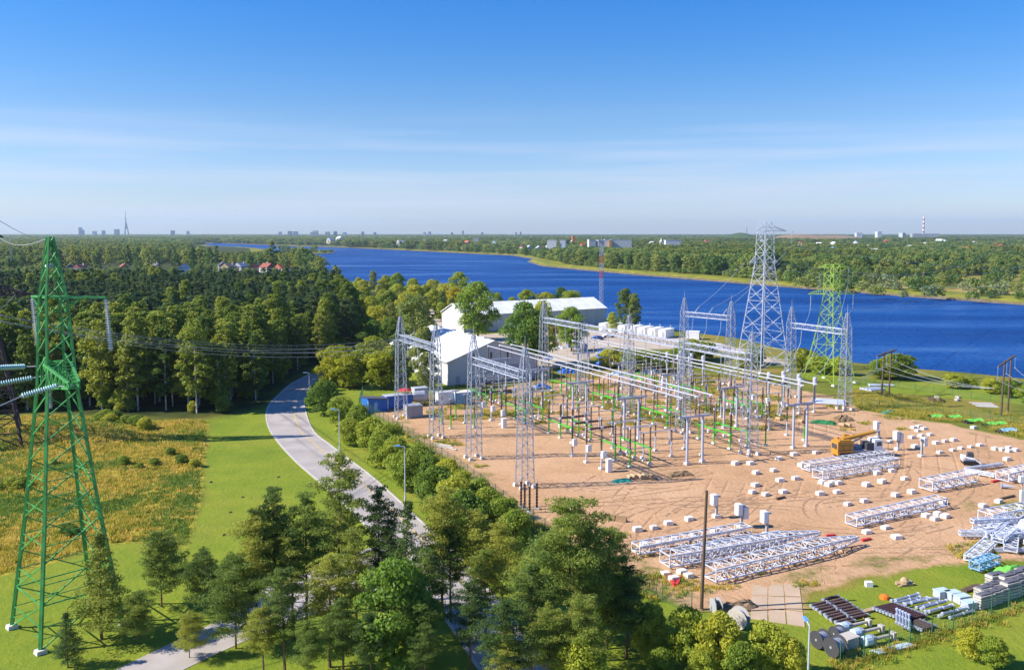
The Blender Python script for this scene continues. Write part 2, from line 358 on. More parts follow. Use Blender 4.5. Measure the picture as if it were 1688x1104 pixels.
def ground_material():
    m, nt, b, N, K = nodes('ground_cover')
    geo = N('ShaderNodeNewGeometry'); pos = geo.outputs['Position']
    def noise(s, det=6, rough=0.55, vec=pos):
        n = N('ShaderNodeTexNoise'); n.inputs['Scale'].default_value = s; n.inputs['Detail'].default_value = det; n.inputs['Roughness'].default_value = rough
        K(vec, n.inputs['Vector']); return n.outputs['Fac']
    def attr(nm):
        a = N('ShaderNodeAttribute'); a.attribute_name = nm; return a.outputs['Fac']
    def ramp(f, *stops):
        r = N('ShaderNodeValToRGB'); e = r.color_ramp.elements
        e[0].position, e[0].color = stops[0][0], (*stops[0][1], 1); e[1].position, e[1].color = stops[-1][0], (*stops[-1][1], 1)
        for p, c in stops[1:-1]: x = e.new(p); x.color = (*c, 1)
        K(f, r.inputs['Fac']); return r.outputs['Color']
    def math_(op, a, c, d=None):
        n = N('ShaderNodeMath'); n.operation = op
        for k, v in enumerate((a, c, d)):
            if v is None: continue
            if isinstance(v, (int, float)): n.inputs[k].default_value = v
            else: K(v, n.inputs[k])
        return n.outputs[0]
    def mask(sd, edge, nscale, amp):                 # ragged edge: signed distance + noise, hardened
        s = math_('MULTIPLY_ADD', math_('SUBTRACT', noise(nscale, 8, 0.65), 0.5), amp, sd)
        r = N('ShaderNodeMapRange'); r.inputs['From Min'].default_value = -edge; r.inputs['From Max'].default_value = edge
        K(s, r.inputs['Value']); return r.outputs['Result']
    def mix(f, a, c):
        n = N('ShaderNodeMix'); n.data_type = 'RGBA'; K(f, n.inputs['Factor']); K(a, n.inputs['A']); K(c, n.inputs['B']); return n.outputs['Result']
    lawn = mix(noise(2.2, 8, 0.8), ramp(noise(0.05, 6, 0.6), (0.3, (0.135,0.21,0.020)), (0.5, (0.22,0.275,0.024)), (0.62, (0.27,0.27,0.036)), (0.75, (0.33,0.275,0.065))),
               ramp(noise(0.22, 6, 0.6), (0.3, (0.12,0.19,0.020)), (0.7, (0.26,0.285,0.030))))
    wild = ramp(noise(0.035, 8, 0.7), (0.32, (0.085,0.115,0.020)), (0.48, (0.17,0.185,0.028)), (0.6, (0.27,0.21,0.045)), (0.72, (0.33,0.22,0.07)))
    meadow = mix(noise(0.5, 8, 0.7), ramp(noise(0.045, 8, 0.68), (0.34, (0.20,0.22,0.024)), (0.47, (0.40,0.35,0.036)), (0.57, (0.52,0.39,0.055)), (0.7, (0.52,0.35,0.10))),
                 ramp(noise(0.16, 8, 0.65), (0.35, (0.18,0.21,0.03)), (0.6, (0.48,0.37,0.05))))
    sn_ = noise(0.9, 8, 0.7)
    # sand with wheel tracks
    tracks = None
    for rot, sc, dist, ns, thr in ((0.4, 0.11, 16, 0.030, 0.49), (1.5, 0.13, 22, 0.045, 0.50), (2.4, 0.09, 26, 0.022, 0.48), (0.9, 0.24, 34, 0.06, 0.54)):
        mpt = N('ShaderNodeMapping'); mpt.inputs['Rotation'].default_value = (0, 0, rot); mpt.inputs['Location'].default_value = (rot*37, sc*91, 0); K(pos, mpt.inputs['Vector'])
        wv = N('ShaderNodeTexWave'); wv.wave_type = 'BANDS'; wv.bands_direction = 'X'; wv.inputs['Scale'].default_value = sc; wv.inputs['Distortion'].default_value = dist; wv.inputs['Detail'].default_value = 1.5; wv.inputs['Detail Scale'].default_value = 0.10; wv.inputs['Detail Roughness'].default_value = 0.4
        K(mpt.outputs[0], wv.inputs['Vector'])
        msk = N('ShaderNodeMapRange'); msk.inputs['From Min'].default_value = thr; msk.inputs['From Max'].default_value = thr+0.10; K(noise(ns, 3, 0.5, mpt.outputs[0]), msk.inputs['Value'])
        line = math_('MULTIPLY', math_('POWER', wv.outputs['Fac'], 18.0), msk.outputs['Result'])
        tracks = line if tracks is None else math_('MAXIMUM', tracks, line)
    sn = noise(0.35, 9, 0.65)
    sandc = mix(math_('MULTIPLY', sn_, 0.6), ramp(noise(0.04, 8, 0.6), (0.3, (0.46,0.272,0.142)), (0.5, (0.56,0.342,0.19)), (0.7, (0.62,0.40,0.24))),
                ramp(sn, (0.35, (0.42,0.243,0.122)), (0.65, (0.60,0.37,0.21))))
    damp = N('ShaderNodeMapRange'); damp.inputs['From Min'].default_value = 0.50; damp.inputs['From Max'].default_value = 0.74; damp.inputs['To Max'].default_value = 0.7; K(noise(0.075, 9, 0.78), damp.inputs['Value'])
    sandc = mix(math_('MAXIMUM', math_('MULTIPLY', tracks, 0.18), damp.outputs['Result']), sandc, ramp(noise(0.4, 6), (0.3, (0.27,0.15,0.070)), (0.7, (0.36,0.21,0.105))))
    tuft = mask(math_('ADD', attr('weedy'), 0.0), 0.12, 0.25, 1.3)
    sandc = mix(tuft, sandc, ramp(noise(1.1, 6), (0.35, (0.15,0.15,0.035)), (0.65, (0.30,0.23,0.09))))
    soilc = ramp(noise(0.3, 8, 0.65), (0.3, (0.20,0.12,0.075)), (0.55, (0.36,0.21,0.11)), (0.7, (0.36,0.27,0.07)))
    gravelc = ramp(noise(0.2, 8, 0.6), (0.3, (0.40,0.33,0.26)), (0.7, (0.56,0.47,0.37)))
    farc = ramp(noise(0.012, 8, 0.65), (0.36, (0.11,0.14,0.028)), (0.5, (0.27,0.23,0.05)), (0.62, (0.46,0.30,0.13)))
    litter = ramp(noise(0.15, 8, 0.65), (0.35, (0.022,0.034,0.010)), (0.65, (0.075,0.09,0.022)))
    mud = ramp(noise(0.25, 8, 0.65), (0.35, (0.10,0.08,0.05)), (0.65, (0.24,0.19,0.11)))
    bank = ramp(noise(0.05, 8, 0.65), (0.35, (0.14,0.17,0.022)), (0.65, (0.28,0.26,0.035)))
    c = mix(mask(attr('lawn'), 1.0, 0.12, 5.0), wild, lawn)
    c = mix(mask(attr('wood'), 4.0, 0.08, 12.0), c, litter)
    c = mix(mask(attr('farfield'), 10.0, 0.02, 40.0), c, farc)
    c = mix(mask(attr('bank'), 1.5, 0.05, 5.0), c, bank)
    c = mix(mask(attr('meadow'), 0.35, 0.3, 3.2), c, meadow)
    c = mix(mask(attr('soil'), 1.2, 0.18, 6.0), c, soilc)
    c = mix(mask(attr('lot'), 1.0, 0.15, 5.0), c, gravelc)
    smask = mask(attr('sand'), 0.6, 0.2, 5.5)
    c = mix(smask, c, sandc)
    z = N('ShaderNodeSeparateXYZ'); K(pos, z.inputs[0])
    mr = N('ShaderNodeMapRange'); mr.inputs['From Min'].default_value = -1.0; mr.inputs['From Max'].default_value = -2.0
    K(math_('ADD', z.outputs['Z'], math_('MULTIPLY_ADD', noise(0.06, 6), 1.6, -0.8)), mr.inputs['Value'])
    c = mix(mr.outputs['Result'], c, mud)
    K(c, b.inputs['Base Color']); b.inputs['Roughness'].default_value = 0.95; b.inputs['Specular IOR Level'].default_value = 0.1
    h1 = math_('ADD', math_('MULTIPLY', noise(1.3, 8, 0.7), 0.5), math_('MULTIPLY', math_('MULTIPLY', tracks, smask), -0.15))
    bp = N('ShaderNodeBump'); bp.inputs['Strength'].default_value = 0.8; bp.inputs['Distance'].default_value = 0.55
    K(h1, bp.inputs['Height']); K(bp.outputs['Normal'], b.inputs['Normal'])
    return m
gm = np_mesh('ground', vz, quads, [ground_material()], True)
def setattr_(nm, val):
    a = gm.attributes.new(nm, 'FLOAT', 'POINT'); a.data.foreach_set('value', val.astype(np.float32))
WOODP = W([(-600,700),(-600,500),(0,470),(300,470),(540,470),(640,500),(735,530),(690,560),(640,560),(560,592),(523,605),(470,640),(432,672),(340,690),(240,690),(150,684),(70,678),(0,684)])
sd_w = sdist(P2, WOODP)
farland = np.where((P2[:, 1] > 480) & (sd_r < -25), 30.0, -30.0)
setattr_('sand', np.clip(sd_s, -30, 30)); setattr_('lot', np.clip(sd_l, -30, 30)); setattr_('meadow', np.clip(sd_m, -30, 30)); setattr_('soil', np.clip(sd_o, -30, 30))
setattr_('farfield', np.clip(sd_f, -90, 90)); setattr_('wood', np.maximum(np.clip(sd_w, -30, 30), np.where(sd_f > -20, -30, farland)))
setattr_('bank', np.clip(26-np.abs(sd_r+20) - 6, -30, 30)*np.where(P2[:,1] > 420, 1, 0) - np.where(P2[:,1] > 420, 0, 30))
lawnp = np.where((P2[:, 1] < 260) & (P2[:, 0] < 12 + (P2[:, 1]-80)*0.02), 10.0, -10.0)
sdl2 = sdist(P2, W([(200,1300),(306,903),(330,830),(344,690),(430,672),(560,560),(660,560),(740,640),(760,770),(880,880),(1040,960),(1150,1010),(1300,1015),(1340,985),(1520,934),(1700,925),(2000,930),(2000,1300)]))
sdl3 = sdist(P2, W([(620,555),(620,545),(660,515),(700,520),(700,560)])); sdl4 = sdist(P2, W([(1400,618),(1500,628),(1700,640),(1900,660),(1900,690),(1700,668),(1500,650),(1400,640),(1290,612)])); sdl5 = sdist(P2, W([(-300,1300),(-300,960),(0,949),(73,930),(183,896),(278,892),(306,903),(320,1000),(320,1300)]))
sdl6 = sdist(P2, W([(690,520),(760,512),(720,540),(700,545)]))
setattr_('lawn', np.clip(np.maximum.reduce([sdl2, sdl3, sdl4, sdl5, sdl6]), -30, 30))
ab = np.zeros(len(P2))
setattr_('weedy', np.where(sd_s > 0, -0.52 + 0.42*np.clip(1-np.abs(sd_s-3)/9, 0, 1) + 0.34*np.clip((P2[:,1]-185)/90, 0, 1)*(vnoise(P2, 7, 9)) + 0.25*(vnoise(P2, 12, 8)-0.5), -1))
ground = put('ground', gm, kind='structure')

wm, nt, b, N, K = nodes('river_water')
geo = N('ShaderNodeNewGeometry'); mpw = N('ShaderNodeMapping'); mpw.inputs['Scale'].default_value = (1.0, 0.55, 1.0); mpw.inputs['Rotation'].default_value = (0,0,0.5); K(geo.outputs['Position'], mpw.inputs['Vector'])
n1 = N('ShaderNodeTexNoise'); n1.inputs['Scale'].default_value = 0.55; n1.inputs['Detail'].default_value = 5; K(mpw.outputs[0], n1.inputs['Vector'])
n2 = N('ShaderNodeTexNoise'); n2.inputs['Scale'].default_value = 0.010; n2.inputs['Detail'].default_value = 6; n2.inputs['Roughness'].default_value = 0.6
mp2 = N('ShaderNodeMapping'); mp2.inputs['Scale'].default_value = (0.45, 1.6, 1.0); mp2.inputs['Rotation'].default_value = (0,0,-0.35); K(geo.outputs['Position'], mp2.inputs['Vector']); K(mp2.outputs[0], n2.inputs['Vector'])
bp = N('ShaderNodeBump'); bp.inputs['Strength'].default_value = 1.0; bp.inputs['Distance'].default_value = 0.9; K(n1.outputs['Fac'], bp.inputs['Height'])
rr = N('ShaderNodeMapRange'); rr.inputs['From Min'].default_value = 0.56; rr.inputs['From Max'].default_value = 0.70; rr.inputs['To Min'].default_value = 1.0; rr.inputs['To Max'].default_value = 0.25
K(n2.outputs['Fac'], rr.inputs['Value']); K(rr.outputs[0], bp.inputs['Strength']); K(bp.outputs[0], b.inputs['Normal'])
rp = N('ShaderNodeValToRGB'); rp.color_ramp.elements[0].color = (0.003,0.042,0.185,1); rp.color_ramp.elements[0].position = 0.35; rp.color_ramp.elements[1].color = (0.006,0.085,0.32,1); rp.color_ramp.elements[1].position = 0.65
K(n2.outputs['Fac'], rp.inputs['Fac']); K(rp.outputs[0], b.inputs['Base Color']); b.inputs['Roughness'].default_value = 0.18; b.inputs['IOR'].default_value = 1.33; b.inputs['Specular IOR Level'].default_value = 0.0
gl = N('ShaderNodeBsdfGlossy'); gl.inputs['Roughness'].default_value = 0.16; K(bp.outputs[0], gl.inputs['Normal']); mxw = N('ShaderNodeMixShader')
gf = N('ShaderNodeMapRange'); gf.inputs['From Min'].default_value = 0.51; gf.inputs['From Max'].default_value = 0.72; gf.inputs['To Min'].default_value = 0.11; gf.inputs['To Max'].default_value = 0.50
K(n2.outputs['Fac'], gf.inputs['Value']); K(gf.outputs[0], mxw.inputs[0]); K(b.outputs[0], mxw.inputs[1]); K(gl.outputs[0], mxw.inputs[2]); K(mxw.outputs[0], nt.nodes['Material Output'].inputs['Surface'])
wv_ = np.array([[-13000,150,WATER_Z],[13000,150,WATER_Z],[13000,9000,WATER_Z],[-13000,9000,WATER_Z]], np.float32)
river = put('river', np_mesh('river', wv_, np.array([[0,1,2,3]]), [wm]), kind='structure')

# ------------------------------------------------------------------ roads: sheets with kerbs and lines
def sheet(name, pts, z, m, kind='structure'):
    mb = MB(); mb.poly([(p[0], p[1]) for p in pts], z-0.3, z)
    return mb.build(name, m, kind=kind)
def ribbon(name, pts, w, z, m, parent=None):
    mb = MB(); q = [Vector((p[0], p[1], 0)) for p in pts]
    for i in range(len(q)-1):
        d = (q[i+1]-q[i]).normalized(); n = Vector((-d.y, d.x, 0))*w/2
        a0 = q[i]-n; a1 = q[i]+n; b0 = q[i+1]-n+d*w*0.3; b1 = q[i+1]+n+d*w*0.3
        mb.add([(a0.x,a0.y,z),(a1.x,a1.y,z),(b1.x,b1.y,z),(b0.x,b0.y,z)], [(3,2,1,0)])
    return mb.build(name, m, parent)
def smooth(pts, n=4):
    out_ = []
    for i in range(len(pts)-1):
        p0, p1, p2, p3 = pts[max(i-1,0)], pts[i], pts[i+1], pts[min(i+2,len(pts)-1)]
        for k in range(n):
            t = k/n; out_.append(0.5*((2*p1)+(-p0+p2)*t+(2*p0-5*p1+4*p2-p3)*t*t+(-p0+3*p1-3*p2+p3)*t**3))
    out_.append(pts[-1]); return out_
lft = [(575,588),(523,611),(481,632),(460,650),(440,673),(442,702),(458,728),(484,757),(513,783),(560,824),(605,868),(660,925),(720,1000),(790,1104),(850,1220)]
rgt = [(600,592),(560,604),(520,628),(503,655),(505,683),(518,712),(544,733),(579,760),(610,783),(652,820),(700,865),(755,918),(820,990),(905,1104),(980,1220)]
LR = smooth([at(*p) for p in lft]); RR = smooth([at(*p) for p in rgt])
def strip(name, A, B, z, m):
    mb = MB(); n = min(len(A), len(B))
    va = [(p.x, p.y, z) for p in A[:n]]; vb = [(p.x, p.y, z) for p in B[:n]]
    mb.add(va+vb, [(i, n+i, n+i+1, i+1)[::-1] for i in range(n-1)])
    return mb.build(name, m, kind='structure')
road = strip('road', LR, RR, 0.05, M['asphalt'])
SL = smooth([at(*p) for p in [(690,880),(640,893),(560,921),(450,962),(380,1012),(225,1087),(100,1150),(-100,1240)]]); SR = smooth([at(*p) for p in [(735,975),(690,985),(590,992),(500,1018),(400,1058),(250,1130),(150,1190),(-50,1290)]])
side_road = strip('side_road', SL, SR, 0.042, M['asphalt'])
bike = [a.lerp(b, 0.70) for a, b in zip(LR, RR)]
bk = strip('cycle_path', bike, RR, 0.058, M['asphalt'])
ribbon('yellow_line', bike, 0.22, 0.064, M['yellowline'], road)
ribbon('white_line', [a.lerp(b, 0.02) for a, b in zip(LR, RR)], 0.16, 0.062, M['whiteline'], road)
for nm, pts in (('kerb', LR), ('kerb', RR)):
    mb = MB()
    for i in range(len(pts)-1):
        a, c = pts[i], pts[i+1]; d = (c-a); mb.box(((a.x+c.x)/2, (a.y+c.y)/2, 0.04), (d.length+0.05, 0.28, 0.16), atan2(d.y, d.x))
    mb.build(nm, M['kerb'], road)
foot = strip('footpath', smooth([at(*p) for p in [(625,523),(660,524),(700,519),(760,514)]]), smooth([at(*p) for p in [(625,526),(660,527),(702,523),(770,520)]]), 0.05, M['pathm'])
strip('gravel_lane', smooth([at(*p) for p in [(700,512),(712,522),(728,545),(738,560)]]), smooth([at(*p) for p in [(712,510),(728,520),(760,548),(790,566)]]), 0.05, M['gravel'])
apron = put('concrete_apron', None, kind='structure'); rng = random.Random(4)
q0, q1, q2, q3 = at(1240,964), at(1318,962), at(1328,1034), at(1236,1020)
def bil(u, v): return (q0.lerp(q1, u)).lerp(q3.lerp(q2, u), v)
for i in range(3):
    for j in range(3):
        mb = MB(); e = 0.012
        mb.poly([(p.x, p.y) for p in (bil(i/3+e, (j+1)/3-e), bil((i+1)/3-e, (j+1)/3-e), bil((i+1)/3-e, j/3+e), bil(i/3+e, j/3+e))], -0.1, 0.05+rng.uniform(-.015,.02))
        mb.build('concrete_slab', M['pathm'], apron)
# places of the houses across the river (their gardens stay clear of trees)
fixed = [(862,412,'r'),(872,413,'g'),(888,414,'g'),(896,415,'r'),(905,411,'w'),(962,409,'p'),(975,413,'g'),(850,408,'r'),(995,410,'w'),(1040,412,'d'),(1165,404,'r'),(1172,407,'w'),(1150,418,'w'),(1178,425,'g'),(1230,417,'r'),(1233,424,'p'),(1255,402,'g'),(1320,406,'r'),(1322,411,'w'),(1350,408,'w'),(1357,413,'g'),(1374,407,'w'),(1380,410,'w'),(1390,408,'g'),(1372,416,'b'),(1295,417,'w'),(1500,413,'w'),(1510,417,'g'),(1535,418,'g'),(1548,402,'w'),(1556,402,'w'),(1590,416,'r'),(1640,409,'r'),(1650,411,'r'),(1630,414,'w'),(1612,424,'d'),(1680,420,'w'),(1665,426,'g'),(1570,424,'d'),(1480,424,'w'),(1430,412,'g'),(1410,405,'w'),(1105,405,'w'),(1118,404,'w'),(1075,406,'g'),(1015,418,'g'),(930,407,'w'),(945,404,'w'),(660,406,'w'),(700,404,'w'),(735,405,'g'),(545,401,'g'),(560,399,'w'),(770,408,'r'),(815,410,'w'),(1460,403,'r'),(1525,408,'g'),(1605,406,'w'),(1440,420,'g'),(1340,420,'d')]
HOUSE_AT = []
for px, py, c in fixed:
    p = at(px, py+4 if px > 840 else min(py+2, 409)); HOUSE_AT.append((p, max(1.0, p.y/1700)))
HOUSE_SPOTS = [(p.x, p.y, s) for p, s in HOUSE_AT] + [(atd(px,400,Y).x, Y, 1.6+w/30) for px, Y, w in [(1018,1735,44),(910,1750,15)]]
HOUSE_SPOTS += [(-0.56*830+k*24, 845, 0.7) for k in range(20)]
# ------------------------------------------------------------------ trees
def unit(r, n):
    v = r.normal(size=(n, 3)); return v/np.linalg.norm(v, axis=1)[:, None]
def leaf_mesh(name, C, Nn, size, r, m, aspect=1.0, fan=None):
    """small leaf-clump faces at C, facing roughly Nn, size per face"""
    n = len(C); t = unit(r, n); a = np.cross(Nn, t); a /= np.maximum(np.linalg.norm(a, axis=1), 1e-6)[:, None]; b = np.cross(Nn, a)
    s = (size*(0.6+0.8*r.random(n)))[:, None]*0.5
    a = a*s; b = b*s*aspect
    V = np.stack([C-a, C-b*0.8+a*0.2, C+a, C+b*0.8-a*0.2], 1)
    V += Nn[:, None, :]*(r.random((n, 4, 1))-0.5)*s[:, None]*0.8
    return np_mesh(name, V.reshape(-1, 3), np.arange(n*4).reshape(-1, 4), [m])
def lobes_crown(r, h, rad, z0, nl, nleaf, size, shape='round', lobe=0.42):
    Cs, Ns = [], []; L_ = []
    for i in range(nl):
        t = (i+0.5)/nl; z = z0 + (h-z0)*t
        if shape == 'round': R = rad*sqrt(max(0.05, 1-(2*t-0.85)**2))
        elif shape == 'column': R = rad*min(1, 0.45+2.2*t)*sqrt(max(0.04, 1-max(0, t-0.35)**2/0.45))
        elif shape == 'cone': R = rad*(1-t)**0.8
        else: R = rad*(0.75+0.25*sin(3*t))*sqrt(max(0.05, 1-max(0, t-0.5)**2/0.27))
        ang = i*2.39996 + r.uniform(-.4, .4); rr = R*(r.uniform(0.35, 0.8))
        lr = max(0.35, lobe*rad*r.uniform(0.7, 1.25)*(0.75 if t > 0.85 else 1))
        L_.append((rr*cos(ang), rr*sin(ang), min(z, h-lr*0.6), lr))
    L_ = np.array(L_); w = L_[:, 3]**2; cnt = (nleaf*w/w.sum()).astype(int)+1
    for (x, y, z, lr), c in zip(L_, cnt):
        d = unit(r, c); d[:, 2] = np.where(d[:, 2] < -0.3, -d[:, 2]*0.5, d[:, 2]); q = lr*(0.62+0.5*r.random(c)**0.7)
        p = np.array([x, y, z]) + d*q[:, None]*np.array([1.05, 1.05, 0.85])
        keep = np.ones(c, bool)
        for X, Y, Z, R2 in L_:
            keep &= ~(((p-np.array([X, Y, Z]))**2).sum(1) < (R2*0.5)**2)
        Cs.append(p[keep]); Ns.append((d + unit(r, c)*0.7)[keep])
    C = np.concatenate(Cs); Nn = np.concatenate(Ns); Nn /= np.linalg.norm(Nn, axis=1)[:, None]
    return C, Nn, L_
def broad(seed, h, rad, z0, nl, nleaf, size, shape, lm, bm, lobe=0.42, trunk_r=0.16):
    r = np.random.default_rng(seed); C, Nn, L_ = lobes_crown(r, h, rad, z0, nl, nleaf, size, shape, lobe)
    crown = leaf_mesh('crown', C, Nn, np.full(len(C), size), r, M[lm], 0.9)
    mb = MB(); top = Vector((r.uniform(-.2, .2), r.uniform(-.2, .2), h*0.72)); mid = Vector((r.uniform(-.12, .12), r.uniform(-.12, .12), z0+(h-z0)*0.25))
    mb.tube((0,0,-0.2), mid, trunk_r, trunk_r*0.7, 6); mb.tube(mid, top, trunk_r*0.7, trunk_r*0.25, 5)
    for x, y, z, lr in L_[::max(1, nl//8)]:
        s = mid.lerp(top, min(0.9, max(0.0, (z-mid.z)/max(0.1, (top.z-mid.z))-0.3))); mb.tube(s, (x*0.85, y*0.85, z), trunk_r*0.35, trunk_r*0.1, 4)
    return crown, mb.mesh('trunk', M[bm])
def pine(seed, h, rad, z0, npad, nper, size, lm='leaf_pine', slim=False, dead=True):
    r = np.random.default_rng(seed); mb = MB(); Cs, Ns = [], []
    bend = r.uniform(-.4, .4, 2); ks = 6
    pt = [Vector((bend[0]*(k/ks)**2 + r.uniform(-.08, .08), bend[1]*(k/ks)**2 + r.uniform(-.08, .08), h*0.97*k/ks - (0.3 if k == 0 else 0))) for k in range(ks+1)]
    tr = 0.012*h
    def tp(z):
        t = min(max(z/(h*0.97), 0), 0.999)*ks; k = int(t); return pt[k].lerp(pt[k+1], t-k)
    for k in range(ks): mb.tube(pt[k], pt[k+1], tr*(1-k/ks*0.85), tr*(1-(k+1)/ks*0.85), 6)
    big = 0.75+0.5*r.random(9)
    for i in range(npad):
        t = ((i+0.5)/npad)**0.85; z = z0 + (h-z0)*t
        prof = min(1.0, 0.55+1.5*t)*max(0.12, 1-max(0, t-0.28)/0.80)**0.62 if not slim else (min(1, 0.6+1.4*t)*max(0.08, 1-max(0, t-0.15)/0.9))
        ang = i*2.39996 + r.uniform(-.5, .5); Lb = rad*prof*r.uniform(0.4, 1.25)*big[int(((ang % (2*pi))/(2*pi))*9) % 9]
        s = tp(z-Lb*0.15); e = s + Vector((cos(ang)*Lb, sin(ang)*Lb, Lb*r.uniform(0.05, 0.42) + 0.2))
        mb.tube(s, s.lerp(e, 0.9), max(0.025, tr*0.28*(1-t*0.6)), 0.015, 4, caps=False)
        np_ = max(2, int(2.2*Lb)) if Lb > 0.9 else 2
        for j in range(np_):
            f = 0.42+0.62*(j+r.uniform(0, .8))/np_; pr = (0.42+0.26*Lb*(0.4+0.6*(1-abs(f-0.75))))*r.uniform(0.7, 1.2)
            side = Vector((-sin(ang), cos(ang), 0))*r.uniform(-0.38, 0.38)*Lb*f
            c = s.lerp(e, f) + side; n = int(nper*r.uniform(0.6, 1.3)*min(2.0, pr**2/0.5+0.3))
            d = unit(r, n); d[:, 2] = np.abs(d[:, 2])*0.9-0.12
            Cs.append(np.array(c) + d*pr*(0.5+0.5*r.random((n, 1)))*np.array([1, 1, 0.80])); nn = d*0.8 + unit(r, n)*0.8 + np.array([0, 0, 0.3]); Ns.append(nn)
    n = int(nper*3); d = unit(r, n); Cs.append(np.array(tp(h*0.95)) + d*np.array([0.45, 0.45, 0.6])); Ns.append(d+unit(r, n)*0.5)
    if dead:
        for i in range(7):
            z = z0*(0.55+0.45*i/7); a = r.uniform(0, 6.28); s = tp(z); mb.tube(s, s+Vector((cos(a), sin(a), 0.1))*r.uniform(0.4, 1.3), 0.03, 0.01, 4, caps=False)
    C = np.concatenate(Cs); Nn = np.concatenate(Ns); Nn /= np.maximum(np.linalg.norm(Nn, axis=1), 1e-6)[:, None]
    return leaf_mesh('crown', C, Nn, np.full(len(C), size), r, M[lm], 0.42), mb.mesh('trunk', M['pinebark'])

class TreeKind:
    def __init__(s, name, variants): s.name = name; s.v = variants; s.k = 0
    def plant(s, loc, h, hv, rz, label, group, cat='tree', var=None, wide=1.0):
        """hv: the height the variant was modelled at"""
        i = s.k % len(s.v) if var is None else var; s.k += 1
        cr_, tk = s.v[i]; q = h/hv
        o = thing(s.name, label, cat, loc, rz, group, (q*wide, q*wide, q))
        put('trunk', tk, o); put('crown', cr_, o); return o
    def single(s, loc, h, hv, rz, label, group, cat='tree', wide=1.0):   # far trees, whole in one mesh
        i = s.k % len(s.v); s.k += 1; q = h/hv
        return tag(put(s.name, s.v[i], None, loc, rz, (q*wide, q*wide, q)), label, cat, group)
rng = random.Random(11)
PINE = TreeKind('pine_tree', [pine(100+i, 18, [3.2,3.6,2.9,3.4,3.1][i], [6,7.5,6.5,7,6][i], [54,60,50,56,52][i], 44, 0.29) for i in range(5)])
DARKPINE = TreeKind('pine_tree', [pine(120, 16, 2.6, 5, 44, 40, 0.29, slim=True)])
SPRUCE = TreeKind('conifer_tree', [pine(130, 13, 3.0, 1.0, 70, 36, 0.29, slim=True, dead=False)])
SHORTPINE = TreeKind('pine_tree', [pine(150+i, 12, 4.3, 2.2, 58, 42, 0.29) for i in range(2)])
WIDEPINE = TreeKind('pine_tree', [pine(140+i, 17, 4.9, 6, 60, 44, 0.30) for i in range(2)])
BUSH = TreeKind('small_tree', [broad(200+i, 6.5, 3.5, 0.7, 22, 7000, 0.34, 'round', 'leaf_hedge', 'bark', 0.36, 0.13) for i in range(4)])
YELLOW = TreeKind('leafy_tree', [broad(220+i, 9, 4.3, 1.4, 24, 4800, 0.5, 'round', 'leaf_yellow', 'bark', 0.36, 0.2) for i in range(3)])
GREEN = TreeKind('leafy_tree', [broad(240+i, 11, 4.2, 1.6, 30, 8500, 0.36, 'round', 'leaf_green', 'bark', 0.34, 0.22) for i in range(3)])
TALLG = TreeKind('birch_tree', [broad(250+i, 17, 4.6, 2.2, 34, 6000, 0.55, 'column', 'leaf_birch', 'birchbark', 0.32, 0.24) for i in range(3)])
ASPEN = TreeKind('broadleaf_tree', [broad(260+i, [20,18,21,19,20][i], [3.4,3.8,3.0,3.6,3.2][i], [3.5,2.5,5,3,4][i], 38, 3800, 0.58, ['column','cone','column','round','column'][i], 'leaf_aspen', 'birchbark', [0.32,0.36,0.34,0.36,0.30][i], 0.2) for i in range(5)])
FPINE = TreeKind('pine_tree', [pine(270+i, [21,19,21,20,18,21][i], [3.0,3.7,2.7,3.4,4.0,3.2][i], [8,6,10,7,5,9][i], [34,38,30,36,40,32][i], 14, 0.70, lm='leaf_woodpine', slim=(i == 2), dead=False) for i in range(6)])
def merged(name, pair):
    cr_, tk = pair; n = len(cr_.vertices); a = np.empty(n*3, np.float32); cr_.vertices.foreach_get('co', a)
    me = np_mesh(name, a.reshape(-1, 3), np.arange(n).reshape(-1, 4), list(cr_.materials)); return me
FARB = TreeKind('leafy_tree', [merged('leafy_tree', broad(300+i, 15, [4.6,5.4,4.0,5.0][i], 0.6, 16, 520, 1.5, ['round','column','column','round'][i], 'leaf_far', 'bark', 0.42)) for i in range(4)])
FARBUSH = TreeKind('bush', [merged('bush', broad(320+i, 5, 3.6, 0.2, 10, 330, 0.95, 'round', 'leaf_far', 'bark', 0.45)) for i in range(2)])
FARWILL = TreeKind('bush', [merged('bush', broad(330+i, 6, 3.8, 0.2, 12, 380, 0.95, 'round', 'leaf_willow', 'bark', 0.45)) for i in range(2)])
FARP = TreeKind('pine_tree', [merged('pine_tree', pine(340+i, 18, 3.0, 3, 18, 9, 1.6, dead=False)) for i in range(2)])

